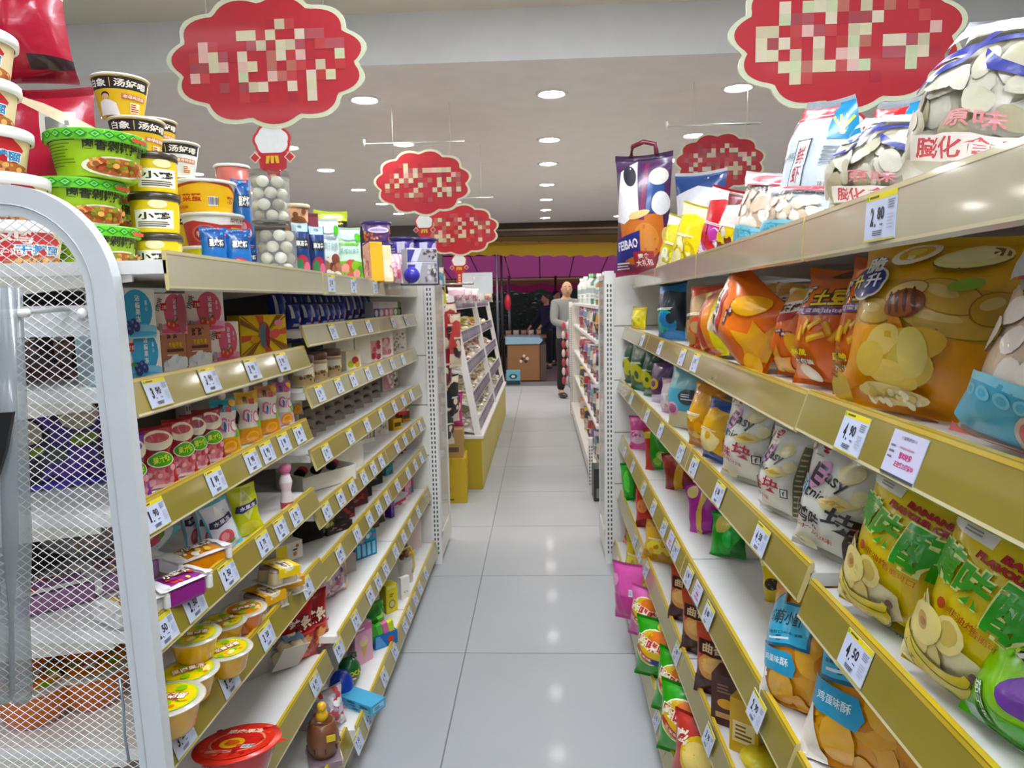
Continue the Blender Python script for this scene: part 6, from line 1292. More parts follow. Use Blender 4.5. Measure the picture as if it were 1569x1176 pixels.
    for k, (x, y, c, cc, t, lab) in enumerate(((524, 1068, '#1c3ca8', '#3a6ad8', '', 'shiny blue foil egg beside the clear sweets bags'), (536, 1046, '#1c6a34', '#3a9a4c', 'COCA', 'green toy egg with yellow lettering and a hanging loop'))):
        r = thing('toy_egg', lab, 'toy egg'); pr = [(.0005, 0), (.022, .004), (.036, .022), (.041, .045), (.036, .070), (.022, .090), (.0005, .098)]; M().lathe(pr, c, 'film', 26).build('egg_shell', r)
        if t:
            m = M(); m.print_on(cone_grid([(a, b) for a, b in pr], -55, 55, .024, .066, 12, 8), D(1.8).text(t, .5, .66, .8, .4, '#e0d02c', 0, .05).ell(.5, .2, .2, .18, '#a03c34').ell(.5, .2, .12, .1, '#f0e0d0'), 'film', .0006); m.build('egg_print', r); M().tube([(.01, 0, .095), (.014, 0, .108), (.026, 0, .108), (.028, 0, .09)], .004, c, 'plastic', 6).build('loop', r)
        else: M().lathe([(.012, .006), (.034, .0), (.030, .004)], '#4a78e0', 'film', 12).build('foil_skirt', r)
        put(r, lo(x, y), 40)
    bx(552, 1080, .07, .16, .035, 62, 'blue_box', 'flat light blue toy box under the eggs at the rail', '#5aa8cc', D(2).rect(.1, .2, .9, .8, '#a0d8e8').lines(.2, .3, .8, .7, 3, '#2a5a84', 2), D(1).blobs(.1, .1, .9, .9, 10, ['#8ac8e0', '#2a5a84'], .1, 2))
    bx(552, 1012, .085, .05, .15, 56, 'pink_toy_box', 'tall pink toy box with a cone print behind the green egg', '#e4b0c4', D(.6).rect(0, .82, 1, 1, '#d87aa8').poly([(.3, .45), (.7, .45), (.5, .1)], '#d8b87a').ell(.5, .55, .24, .12, '#f0e0a0').ell(.5, .64, .16, .08, '#f4c8d8').lines(.2, .85, .8, .95, 1, '#f4e8f0', 2), D(.4).blobs(.1, .05, .9, .9, 18, ['#c8a0b0', '#e8d8c0', '#d87aa0', '#b8c8a0'], .06, 3))
    r = thing('eraser_display', 'blue counter box full of green and pink eraser packs', 'display box'); M().box(-.05, .05, -.035, .035, 0, .055, '#2468a8', 'card', .002).build('display_box', r)
    for j, c in enumerate(('#4cae3c', '#58c04c', '#e070a0', '#d8e03c', '#40b8d8', '#3c9a34', '#88d060')): M().box(-.012, .012, -.008, .008, 0, .085, c, 'film', .002).build('eraser_pack', r, (-.038 + .025 * (j % 4), -.016 + .03 * (j // 4), .025 + .012 * (j // 4)), (.25, -.3, 0))
    m = M(); m.print_on(np.array([[(x, -.0352, zz) for zz in (.004, .05)] for x in (-.048, .048)]), D(1.9).ell(.7, .5, .14, .28, '#c83c2c').poly([(0, 0), (.5, 0), (.2, 1), (0, 1)], '#5a9ad0'), 'card'); m.build('box_print', r); put(r, lo(586, 985), 42)
    bx(596, 935, .06, .05, .125, 48, 'yellow_toy_box', 'tall bright yellow toy box in front of the eraser packs', '#e6d424', D(.5).rect(.1, .86, .9, .97, '#f0ea90').ell(.5, .3, .3, .16, '#8a843c').ell(.5, .3, .22, .11, '#d8d0a0').lines(.3, .55, .7, .7, 2, '#6a6420', 1), D(.4).rect(0, 0, 1, 1, '#c8b420').rect(.2, .1, .8, .3, '#8a843c'))
    bgat(575, 925, -.70, .10, .11, .05, 56, 'toy_bag', 'green toy bag tucked behind the yellow toy box', 'toy bag', '#58a850', D(1).blobs(.1, .1, .9, .9, 18, ['#8cc870', '#3a8a44', '#d8d8a0'], .07, 2), 95, z)
    r = thing('cup_display', 'clear cup with yellow trim holding brown and yellow trinkets', 'cup'); M().lathe([(.0005, .001), (.034, .001), (.040, .11), (.0385, .11), (.033, .004)], '#d8d4c8', 'clear', 26).build('cup', r)
    m = M(); m.tube([(.04, 0, .03), (.052, 0, .06), (.05, 0, .13), (.03, 0, .165), (-.03, 0, .155), (-.045, 0, .12)], .006, '#d8b81c', 'plastic', 6); m.build('yellow_handle', r)
    for j in range(5): M().ball((-.02 + .012 * j, .01 * (j % 2), .125 + .006 * (j % 3)), .014, ('#6a3c1c', '#c89c34', '#8a5a2c')[j % 3], 'plastic', 8).build('trinket', r)
    put(r, lo(622, 890), 50)
    bx(620, 915, .05, .02, .10, 50, 'white_tag_toy', 'white ghost-shaped tag below the clear cup', '#eeeae4', D(.5).ell(.35, .3, .06, .03, '#2a2a2a').ell(.65, .3, .06, .03, '#2a2a2a'))
    r = thing('makeup_brushes', 'black and pink make-up brushes standing by the end post', 'brushes')
    for j in range(4): M().lathe([(.0005, 0), (.012, 0), (.012, .075), (.010, .08), (.0005, .08)], '#231c1e', 'plastic', 12).build('brush_handle', r, (-.06 + .024 * j, .01 * (j % 2), 0))
    M().box(.03, .062, -.006, .006, 0, .13, '#d8609c', 'plastic', .004).build('pink_file', r); put(r, lo(646, 822) + Vector((-.03, 0, 0)), 50)
    bx(648, 812, .10, .02, .15, 50, 'clear_back_card', 'pale pink backing card behind the make-up brushes', '#e4d0cc', None)


toys()
# ---------------------------------------------------------------- hanging signs
def cloud(n, w, h, bump=.07, seed=0):
    pts = []
    for k in range(n * 10):
        a = 2 * PI * k / (n * 10); b = 1 - bump + bump * 1.6 * abs(math.sin(a * n / 2 + .4))
        pts.append((w / 2 * math.cos(a) * b, h / 2 * math.sin(a) * b))
    return pts


def cloud_sign(x, y, z, w, h, lab, seed, top, pend=True, rod=False):
    r = thing('hanging_sign', lab, 'sign', (x, y, z), group=None); q = random.Random(seed)
    o = cloud(11, w, h); m = M(); m.prism(o, lambda p, t: (p[0], -.004 + .008 * t, p[1]), '#d3d6ba', 'card', False)
    for yy, fl in ((-.004, 1), (.004, 0)):
        t = geometry.tessellate_polygon([[Vector((a, b, 0)) for a, b in o]]); m.add([(a, yy, b) for a, b in o], [list(f) for f in t], '#d3d6ba', 'card')
        i = [(a * (1 - .05), b * (1 - .075)) for a, b in o]; m.add([(a, yy + (-.001 if fl else .001), b) for a, b in i], [list(f) for f in t], '#b02832', 'card')
    # chunky pale lettering, only blocks can be made out
    c = w / 20
    for i in range(-8, 8):
        for j in range(-4, 4):
            d = abs(i + .5) / 9.5 + abs(j + .5) / 5.5
            if d > 1.12: continue
            if q.random() < (.52 if -3 <= j < 3 else .15): m.box(i * c, i * c + c, -.0062, -.0055, j * c, j * c + c, q.choice(['#cfc8a6', '#c2c9a4', '#d8b0a6', '#c4b89c', '#a85058', '#b06a5c', '#d6c9b2', '#9a4448']), 'card')
            elif q.random() < .3: m.box(i * c, i * c + c, -.0060, -.0055, j * c, j * c + c, q.choice(['#b23a38', '#a42430', '#b84444']), 'card')
    m.build('sign_board', r)
    for s in (-1, 1): M().tube([(s * w * .3, 0, h * .36), (s * w * .3, 0, top - z)], .0015, '#c8c8c4', 'plastic', 5).build('hanging_wire', r)
    if rod:
        m = M(); m.tube([(-w * .6, 0, h * .5 + .05), (w * .45, 0, h * .5 + .05)], .006, '#d8d8d4', 'metal', 8); m.tube([(-w * .6, 0, h * .5 + .03), (-w * .6, 0, h * .5 + .08)], .007, '#e8e8e4', 'plastic', 8); m.build('hanging_rod', r)
    if pend:
        k = w / .66; m = M(); o2 = cloud(7, .13 * k, .115 * k, .05)
        def plate(pts, y0, y1, c):
            t = geometry.tessellate_polygon([[Vector((a, b, 0)) for a, b in pts]]); m.prism(pts, lambda p, t_: (p[0], y0 + (y1 - y0) * t_, p[1]), c, 'card', False); m.add([(a, y0, b) for a, b in pts], [list(f) for f in t], c, 'card'); m.add([(a, y1, b) for a, b in pts], [list(f) for f in t], c, 'card')
        zz = -h * .5 - .045 * k
        sh = lambda P, dx, dz, s=1: [(a * s + dx, b * s + dz) for a, b in P]
        plate(sh(o2, 0, zz), -.002, .002, '#c43c3a'); plate(sh(o2, 0, zz, .86), -.003, -.002, '#e8ecec')
        plate([(-.05 * k, zz - .04 * k), (.05 * k, zz - .04 * k), (.045 * k, zz - .09 * k), (.022 * k, zz - .105 * k), (.022 * k, zz - .2 * k), (-.022 * k, zz - .2 * k), (-.022 * k, zz - .105 * k), (-.045 * k, zz - .09 * k)], -.004, .001, '#b02c34')
        for s in (-1, 1): plate([(s * .06 * k + a, zz - .055 * k + b) for a, b in ((-.02 * k, 0), (0, -.02 * k), (.02 * k, 0), (0, .02 * k))], -.005, .0, '#e0c8b8'); plate([(s * .06 * k + a, zz - .055 * k + b) for a, b in ((-.015 * k, 0), (0, -.015 * k), (.015 * k, 0), (0, .015 * k))], -.006, -.005, '#b03a38')
        for s in (-1, 0, 1): plate([(s * .014 * k - .006 * k, zz - .05 * k), (s * .014 * k + .006 * k, zz - .05 * k), (s * .018 * k + .004 * k, zz - .075 * k), (s * .018 * k - .006 * k, zz - .075 * k)], -.006, -.004, '#d8b84a')
        for j in range(4): m.box(-.009 * k, .009 * k, -.0048, -.004, zz - (.125 + j * .02) * k, zz - (.112 + j * .02) * k, '#e0c890', 'card')
        m.build('pendant', r)
    return r


cloud_sign(-.96, 2.6, 2.318, .70, .45, 'big red cloud-shaped sign hanging over the noodle bowls', 3, 3.08)
cloud_sign(.90, 2.2, 2.20, .66, .42, 'big red cloud-shaped sign hanging over the prawn flakes bags', 8, 3.08)
P = atY(648, 280, 5.0); cloud_sign(P.x, 5.0, P.z, .66, .44, 'red cloud sign on a rod, the higher of the two before the entrance', 12, 2.8, True, True)
P = atY(702, 352, 6.3); cloud_sign(P.x, 6.3, P.z, .70, .44, 'red cloud sign hanging low in front of the pink canopy', 15, 2.8, True, True)
P = atY(1103, 248, 4.7); cloud_sign(P.x, 4.7, P.z, .56, .36, 'smaller red sign seen behind the candy bags of the crisps side', 19, 2.8, False, True)


# ---------------------------------------------------------------- bulk sweets display and the things beside it
def bulk():
    r = thing('bulk_sweets_display', 'long white sloping display of loose sweets on a yellow base', 'display', (0, 0, 0)); y0, y1 = 5.36, 8.95
    m = M(); m.box(-1.2, -.475, y0, y1, 0, .40, '#b09a1c', 'paint', .004); m.build('base', r)
    m = M(); m.box(-.476, -.470, y0 + .01, y1 - .01, .01, .39, '#c9bb6a', 'paint'); m.build('base_front', r)
    m = M(); m.box(-1.2, -.46, y0 - .005, y1 + .005, .40, .425, '#e8e6e0', 'powder', .002); m.build('base_top', r)
    m = M(); m.box(-1.2, -1.17, y0, y1, .42, 1.5, '#dedad2', 'powder'); m.build('back_panel', r)
    for y in (y0 + .02, (y0 + y1) / 2, y1 - .02):
        m = M(); m.add([(x, yy, z) for yy in (y - .018, y + .018) for x, z in ((-.475, .42), (-.525, .42), (-.715, 1.5), (-.665, 1.5))], [(0, 1, 2, 3), (7, 6, 5, 4), (0, 4, 5, 1), (1, 5, 6, 2), (2, 6, 7, 3), (3, 7, 4, 0)], '#efeeea', 'powder')
        m.build('sloping_post', r)
    q = random.Random(2)
    pal = [['#e8d8dc', '#d8b8c0', '#e8e4e0', '#c8a898'], ['#e8c868', '#e8d890', '#d8b04c', '#f0e8d0', '#b8743c', '#c8cc4c'], ['#e8ccb8', '#d8a890', '#f0e0d0', '#c88870', '#e8e0d8'], ['#e8e0a8', '#d8cc6c', '#f0ecd8', '#e0c8a8', '#c8d890'], ['#f0ece4', '#e8dcc8', '#d8d8a0', '#e8c8b8', '#a8b870']]
    for i, zt in enumerate((1.49, 1.225, .985, .745, .53)):
        xf = -.66 + (1.49 - zt) / 1.08 * .19; t = M()
        t.add([(x, y, z) for y in (y0 + .04, y1 - .04) for x, z in ((xf - .012, zt - .10), (xf - .36, zt - .03), (xf - .36, zt - .015), (xf - .012, zt - .085))], [(0, 1, 2, 3), (7, 6, 5, 4), (0, 4, 5, 1), (1, 5, 6, 2), (2, 6, 7, 3), (3, 7, 4, 0)], '#e6e4de', 'powder')
        tr = t.build('tray', r)
        m = M(); n = 26; L = (y1 - y0 - .1) / n; m.add([(x, y, z) for y in (y0 + .04, y1 - .04) for x, z in ((xf, zt - .10), (xf - .008, zt - .10), (xf - .026, zt), (xf - .018, zt))], [(0, 1, 2, 3), (7, 6, 5, 4), (0, 4, 5, 1), (1, 5, 6, 2), (2, 6, 7, 3), (3, 7, 4, 0)], '#d8d4da', 'plastic')
        for k in range(n):
            a = y0 + .05 + k * L; m.add([(xf + .001 - .018 * f, y, zt - .10 + .10 * f) for y in (a + .006, a + L - .010) for f in (.08, .92)], [(0, 2, 3, 1)], q.choice(['#6a6070', '#5a5468', '#74687c', '#807684', '#544a60']), 'card')
            m.add([(xf + .0016 - .018 * f, y, zt - .10 + .10 * f) for y in (a + .02, a + L * .5) for f in (.3, .7)], [(0, 2, 3, 1)], '#b0a8b4', 'card')
        m.build('label_strip', tr)
        # loose wrapped sweets heaped in the tray
        m = M(); ng = 9
        for k in range(ng):
            ya = y0 + .06 + k * (y1 - y0 - .12) / ng; yb = ya + (y1 - y0 - .12) / ng - .02; cs = [q.choice(pal[i]) for _ in range(2)] + ['#f0ece6']
            for _ in range(60):
                u = q.random(); c = (xf - .04 - .30 * u, q.uniform(ya, yb), zt - .062 + .07 * u + .035 * q.random() + .02 * math.sin((u * 3.1)))
                w = q.uniform(.014, .03); X = Matrix.Translation(c) @ Matrix.Rotation(q.uniform(0, 6), 4, 'Z') @ Matrix.Rotation(q.uniform(-.8, .8), 4, 'X')
                vs = [X @ Vector(p) for p in ((-w * 1.6, 0, 0), (-w * .7, -w * .6, -w * .2), (w * .7, -w * .6, -w * .2), (w * 1.6, 0, 0), (w * .7, w * .6, -w * .2), (-w * .7, w * .6, -w * .2), (-w * .5, 0, w * .6), (w * .5, 0, w * .6))]
                m.add(vs, [(0, 1, 6), (1, 2, 7, 6), (2, 3, 7), (3, 4, 7), (4, 5, 6, 7), (5, 0, 6)], q.choice(cs), 'film')
        o = m.build('loose_sweets'); tag(o, 'loose wrapped sweets heaped in the %s tray of the bulk display' % ['topmost', 'second', 'third', 'fourth', 'lowest'][i], 'sweets', None, 'stuff')
    P = atY(732, 452, 6.6); r = thing('blank_board', 'plain pale board standing on top of the bulk sweets display', 'board', (P.x, 6.6, 1.50)); M().box(-.14, .14, -.004, .004, .02, .215, '#ccd8de', 'card').build('board', r); M().box(-.06, .06, -.03, .03, -.03, .02, '#e4e4e0', 'plastic').build('stand', r)
    for k, (x, y, Y, c) in enumerate(((700, 462, 5.6, '#d8b8c4'), (712, 462, 6.1, '#d8c4c8'), (722, 464, 6.3, '#e0d8dc'), (745, 462, 7.3, '#d8d0a0'))):
        P = atY(x, y, Y); P.z = 1.44; put(bag('sweets_bag', '%s bag of sweets on top of the bulk display, %s from its near end' % (['pink', 'pale pink', 'white', 'straw yellow'][k], ORD[k]), 'sweets bag', .17, .13, .1, c, d_small(1.3, c, '#f0e8e8', '#c88a98', '', seed=k), seed=60 + k), P, 40)
    # cartons in front of the display end
    P = atZ(704, 769, 0); put(carton('carton', 'yellow cardboard carton on the floor beside the bulk sweets display', 'carton', .22, .30, .33, '#c2a42c', D(.7).lines(.2, .04, .8, .12, 1, '#6a5418', 2).ell(.3, .3, .2, .1, '#b09420').rect(.49, .86, .52, 1, '#8a7420'), D(.7).lines(.2, .1, .8, .3, 3, '#8a7420', 2)), P + Vector((-.06, .12, 0)), 4)
    put(carton('carton', 'brown cardboard carton stacked on the yellow one', 'carton', .20, .26, .21, '#a98a58', D(1).ell(.35, .76, .1, .1, '#6a5434').lines(.2, .5, .8, .6, 2, '#7a623c', 2).rect(.15, .2, .85, .38, '#5a4630'), D(1).lines(.1, .2, .9, .5, 3, '#7a623c', 2)), P + Vector((-.07, .12, .33)), 4)
    put(bag('snack_bag', 'large magenta snack bag on the brown carton', 'snack bag', .22, .26, .1, '#b83c80', D(.8).ell(.3, .3, .3, .2, '#d8a8a0').ell(.7, .6, .24, .2, '#e8c8b0').rect(.1, .7, .9, .9, '#3a2c34').text('果脯', .5, .8, .6, .14, '#e8e0d8', 0, .03), seed=77), P + Vector((-.07, .08, .54)), 20)
    # bags hanging on the end shelving, both sides
    for side, lst in ((1, ((688, 500, 4.30, .10, .30, '#a83438', 'red sausage pack hanging on the end shelving of the sweets side'), (697, 520, 4.32, .09, .34, '#b84440', 'second red sausage pack hanging on the end shelving'), (683, 560, 4.28, .08, .32, '#8a2c34', 'dark red pack hanging below the sausage packs'), (694, 610, 4.34, .09, .30, '#1c1c20', 'black snack pack hanging on the end shelving'), (686, 650, 4.30, .09, .26, '#24302c', 'black and green snack pack hanging lowest on the end shelving'), (676, 470, 4.27, .07, .40, '#c8c04c', 'yellow-green pack at the edge of the end shelving'), (672, 440, 4.26, .08, .26, '#4a8a98', 'teal pack at the top edge of the end shelving'))),
                      (-1, ((930, 575, 4.27, .05, .86, '#b8a42c', 'tall yellow hanging pack strip beside the crisps end post'),))):
        for k, (x, y, Y, w, h, c, lab) in enumerate(lst):
            P = atY(x, y, Y); P.z -= h / 2; put(bag('hanging_pack', lab, 'hanging pack', w * 1.4, h, .05, c, d_small(.4, c, '#d8c8b0', '#3a2424', '', seed=k + 50), seed=k + 50), P, 60 * side, 0, 0)
    m = M(); m.tube([(-.62, 4.26, 1.56), (-.40, 4.26, 1.56), (-.40, 4.26, 1.60)], .006, '#e8e8e4', 'metal', 8); o = tag(m.build('display_hook'), 'white metal hook arm sticking out from the top of the sweets end shelving', 'hook')


bulk()


def far_gondola():
    r = thing('gondola_bay', 'far white shelving of groceries with bottles on top, past the crisps end post', 'shelving'); y0, y1 = 5.25, 8.9
    M().box(.78, .80, y0, y1, .05, 1.40, WHITE, 'powder').build('back_panel', r); M().box(.36, .80, y0, y1, .06, .16, '#e2dfd8', 'powder', .004).build('base_deck', r)
    for z in (.48, .80, 1.12, 1.38): M().box(.40, .78, y0 + .02, y1 - .02, z, z + .025, WHITE, 'powder').build('shelf', r)
    slotted(M(), .34, .37, y0, .42).build('upright', r); slotted(M(), .345, .385, y1, 1.42).build('upright', r); M().box(.385, .80, y1 - .01, y1 + .01, .05, 1.4, '#ebe7de', 'powder').build('end_panel', r)
    for y in (5.3, 5.5): M().lathe([(.0005, -.012), (.03, -.012), (.03, .012), (.0005, .012)], '#1a1a1c', 'plastic', 14).build('caster', r, (.38, y, .032), (0, PI / 2, 0))
    q = random.Random(9); b0 = None
    pal = ['#c8b8a8', '#d8d0c4', '#8a6aa0', '#d89a3c', '#4a4a54', '#e8e0d0', '#b05a3c', '#7aa0a8', '#d0c040', '#a83c4c', '#2a2a30', '#d8c8d0']; nm = ['tan', 'off-white', 'mauve', 'orange', 'slate', 'cream', 'rust', 'grey-blue', 'mustard', 'crimson', 'black', 'pale pink']
    for i, z in enumerate((.16, .505, .825, 1.145)):
        for k, Y in enumerate((5.32, 5.62, 5.95, 6.35, 6.9, 7.6)):
            j = (i * 5 + k * 7) % 12; lab = '%s grocery pack on the far shelving, %s shelf up, %s from its near end' % (nm[j], ORD[i], ORD[k])
            P = Vector((.46, Y, z)); put(bag('grocery_pack', lab, 'grocery pack', .2, .24, .09, pal[j], d_small(.8, pal[j], pal[(j + 4) % 12], pal[(j + 7) % 12], '', seed=i * 9 + k), seed=i * 10 + k), P, -62)
    def bottle(P, lab, c, cc, h, rr):
        o = thing('bottle', lab, 'bottle'); M().lathe([(.0005, 0), (rr, .002), (rr * 1.02, h * .5), (rr, h * .72), (rr * .45, h * .84), (rr * .4, h * .9)], c, 'plastic', 20).build('bottle_body', o); M().lathe([(rr * .5, h * .88), (rr * .5, h), (.0005, h)], cc, 'plastic', 16).build('cap', o)
        m = M(); m.print_on(cone_grid([(rr * 1.02, 0), (rr * 1.02, h)], -70, 70, h * .2, h * .62), D(1).rect(0, 0, 1, 1, '#e8ece8').rect(.1, .4, .9, .8, '#a8b8b8').lines(.2, .1, .8, .3, 2, '#8a9a9a', 2), 'card'); m.build('bottle_label', o); return put(o, P, -40)
    for k, (x, Y, c, cc, h, rr, lab) in enumerate(((886, 7.9, '#dfe8e8', '#f0f4f4', .27, .045, 'white shampoo bottle farthest along the far shelving top'), (897, 7.2, '#d8e8e0', '#e8f0ec', .27, .045, 'second white shampoo bottle on the far shelving top'), (906, 6.7, '#dce4e8', '#7ab86a', .28, .045, 'white bottle with a green cap on the far shelving top'), (913, 6.2, '#4a8a5c', '#2a4a34', .26, .045, 'green bottle between the white ones'), (918, 5.8, '#d0e0e8', '#f0f4f4', .25, .042, 'pale blue bottle on the far shelving top'), (922, 5.45, '#a88030', '#c8a048', .22, .045, 'amber bottle on the far shelving top, nearest the crisps end post'), (927, 6.9, '#2a5aa8', '#dce4f0', .30, .05, 'blue box-like bottle standing tallest on the far shelving'))):
        P = atY(x, 470, Y); P.z = 1.405; P.x = min(max(P.x, .45), .74); bottle(P, lab, c, cc, h, rr)
    # strip of red and white packs hanging by the man
    o = thing('hanging_snack_strip', 'long strip of red and white sausage packs hanging beside the man in grey', 'hanging strip', (.335, 8.95, 0))
    for i in range(7):
        for j in range(3): M().ball((-.06 + .05 * j - .012 * i * 0, .02 * (j % 2), 1.12 - i * .115), .024, ('#b84a50', '#e0d0cc')[(i + j) % 2], 'film', 8, (1, 1, 2.2)).build('sausage_pack', o)
    m = M(); m.tube([(0, 0, 1.2), (0, 0, .35)], .004, '#d8d8d8', 'plastic', 5); m.build('hanging_cord', o)
    P = atZ(915, 765, 0); put(carton('crate', 'dark green crate with a white pack on the floor past the crisps end post', 'crate', .16, .2, .24, '#25302a', D(.7).rect(.1, .1, .9, .4, '#7a8478')), Vector((.44, 5.1, 0)), 0)


far_gondola()


# ---------------------------------------------------------------- outside the entrance
def outside():
    q = random.Random(6)
    # yellow awning with a scalloped edge
    m = M(); n = 40; x0, x1 = -2.0, 1.9; tb = lambda x: 2.44 - .03 * (x + 2)
    for k in range(n):
        a = x0 + (x1 - x0) * k / n; b = x0 + (x1 - x0) * (k + 1) / n
        def zb(x): return tb(x) - .10 - .05 * abs(math.sin((x - x0) * PI / .30))
        vs = [(x, y, z) for y in (13.15, 13.16) for x, z in ((a, zb(a)), (b, zb(b)), (b, tb(b) + .11), (a, tb(a) + .11))]
        m.add(vs, [(0, 1, 2, 3), (7, 6, 5, 4), (0, 4, 5, 1), (2, 6, 7, 3)], '#d0b020', 'tarp')
    m.add([(x0, 12.9, 2.66), (x1, 12.9, 2.60), (x1, 13.15, 2.44), (x0, 13.15, 2.56)], [(0, 1, 2, 3)], '#6a5226', 'tarp')
    tag(m.build('awning_valance'), 'yellow awning edge with scallops above the entrance', 'awning')
    r = thing('pink_canopy', 'pink tent canopy outside the entrance with dark frame bars', 'canopy')
    m = M(); nx, ny = 14, 6; G = np.zeros((nx + 1, ny + 1, 3))
    for i in range(nx + 1):
        for j in range(ny + 1):
            v = j / ny; G[i, j] = (-3.2 + 6.4 * i / nx, 13.3 + 4.6 * v, 2.62 - .62 * v - .03 * math.sin(PI * ((i % 2) if 0 else (i / 1.0 % 1))))
    m.grid(G, '#b44a80', 'tarp'); m.build('canopy_cloth', r)
    for i in range(9): x = -2.9 + .72 * i; M().tube([(x, 13.3, 2.60), (x * 1.02, 17.9, 1.98)], .012, '#3a2434', 'metal', 6).build('frame_bar', r)
    for j in (.35, .98): M().tube([(-3.2, 13.3 + 4.6 * j, 2.60 - .62 * j), (3.2, 13.3 + 4.6 * j, 2.60 - .62 * j)], .012, '#3a2434', 'metal', 6).build('cross_bar', r)
    m = M()
    for k in range(60):
        a, b = -3.2 + 6.4 * k / 60, -3.2 + 6.4 * (k + 1) / 60; f = lambda x: .17 + .07 * abs(math.sin(x * PI / .8))
        m.add([(a, 17.92, 1.99), (b, 17.92, 1.99), (b, 17.92, 1.99 - f(b) * .8), (a, 17.92, 1.99 - f(a) * .8)], [(0, 1, 2, 3)], '#b89a6a', 'tarp'); m.add([(a, 17.94, 1.96), (b, 17.94, 1.96), (b, 17.94, 2.0 - f(b) * 1.6), (a, 17.94, 2.0 - f(a) * 1.6)], [(0, 1, 2, 3)], '#a02458', 'tarp')
    m.build('canopy_fringe', r)
    for k, (x, Y) in enumerate(((763, 13.4), (770, 13.6), (781, 17.5), (852, 17.6))):
        P = atZ(x, 560 + (40 if Y < 15 else 0), -.1) if False else atY(x, 500, Y); M().tube([(P.x, Y, -.1), (P.x, Y, 2.6 - .62 * (Y - 13.3) / 4.6)], .022 if k < 2 else .03, '#8a8a8c' if k % 2 == 0 else '#4a4448', 'metal', 8).build('canopy_pole', r)
    # hedge with pale flowers
    m = M(); 
    for k in range(2600):
        x, y, z = q.uniform(-4, 4), 19.2 + q.uniform(-.5, .5), q.uniform(-.1, 2.3); s = q.uniform(.04, .10); a, b = q.uniform(0, 6), q.uniform(-1, 1)
        X = Matrix.Translation((x, y, z)) @ Matrix.Rotation(a, 4, 'Z') @ Matrix.Rotation(b, 4, 'X'); m.add([X @ Vector(p) for p in ((-s, 0, 0), (0, -s * .4, .02), (s, 0, 0), (0, s * .4, .02))], [(0, 1, 2, 3)], q.choice(['#26331f', '#1c2818', '#32432a', '#2a3a22'] if z < 1.3 or q.random() < .7 else ['#8a9480', '#5a6a50', '#a8b0a0']), 'leaf')
    m.box(-4, 4, 19.5, 19.8, -.1, 2.3, '#141a10', 'leaf'); tag(m.build('hedge'), 'dark leafy hedge with pale flowers behind the men outside', 'hedge', None, 'stuff')
    # freezer chest, table, bags
    P = atZ(795, 583, -.1); r = thing('chest_freezer', 'brown chest freezer with a pale blue lid outside the entrance', 'freezer', (-.34, 13.4, -.1))
    M().box(-.30, .30, -.3, .5, .05, .74, '#8a6242', 'card', .02).build('freezer_body', r); m = M(); pr = [(-.33, .74), (.30, .74), (.36, .80), (.30, .86), (-.33, .88)]; m.prism(pr, lambda p, t: (p[0], -.33 + .86 * t, p[1]), '#8fb0c4', 'plastic'); m.build('lid', r); M().box(.30, .42, -.28, .48, .05, .72, '#4a3a34', 'card', .01).build('side_panel', r)
    for a in range(5): M().ball((-.05 + .03 * a, -.305, .42 + .05 * (a % 3)), .03, '#4a3024' if a % 2 else '#d8c8b8', 'plastic', 8, (1, .1, 1)).build('logo_spot', r)
    r = thing('goods_table', 'low table of goods behind the chest freezer outside', 'table', (-.35, 15.2, -.1)); M().box(-.5, .45, -.3, .3, .74, .80, '#7a5a44', 'card', .01).build('table_top', r)
    for sx in (-.45, .4): M().box(sx - .02, sx + .02, -.28, .28, 0, .74, '#4a4440', 'metal').build('leg', r)
    for k in range(5): P = Vector((-.7 + .16 * k, 15.05, .70)); put(bag('goods_bag', 'small pale bag on the outside table, %s from the pole' % ORD[k], 'bag', .13, .12, .07, '#c8bcac' if k % 2 else '#a8846c', None, seed=k + 20), P, 10 * k)
    put(carton('blue_bag_box', 'small teal box on the floor at the threshold by the freezer', 'box', .24, .2, .24, '#6aa4b4', D(1).rect(0, 0, 1, .3, '#1c2c30').ell(.5, .6, .3, .2, '#2a4a54').ell(.5, .6, .14, .09, '#c8dcdc')), Vector((-.50, 12.25, 0)), 0)
    P = atY(778, 463, 13.2); r = thing('red_disc_sign', 'red oval sign hanging on the canopy pole', 'sign', (P.x, 13.2, P.z)); M().lathe([(.0005, -.01), (.10, -.01), (.10, .01), (.0005, .01)], '#c02438', 'plastic', 24).build('disc', r, None, (PI / 2, 0, 0)); r.scale = (.6, 1, 1.5); M().tube([(0, .0, .09), (0, 0, (2.60 - P.z) / 1.5)], .005, '#8a8a8a', 'metal', 5).build('hanger', r)


outside()


# ---------------------------------------------------------------- people
def skinned(pts, edges, rad, root=0):
    """skin a stick figure: returns vertices and faces"""
    me = bpy.data.meshes.new('figure'); me.from_pydata(pts, edges, []); o = bpy.data.objects.new('figure', me); COL.objects.link(o)
    sk = o.modifiers.new('skin', 'SKIN'); sk.use_smooth_shade = True; sub = o.modifiers.new('sub', 'SUBSURF'); sub.levels = 2
    for v, r in zip(me.skin_vertices[0].data, rad): v.radius = r if isinstance(r, tuple) else (r, r)
    me.skin_vertices[0].data[root].use_root = True
    dg = bpy.context.evaluated_depsgraph_get(); e = o.evaluated_get(dg); t = e.to_mesh(); V = [tuple(v.co) for v in t.vertices]; Fc = [list(p.vertices) for p in t.polygons]
    e.to_mesh_clear(); bpy.data.objects.remove(o); bpy.data.meshes.remove(me); return V, Fc


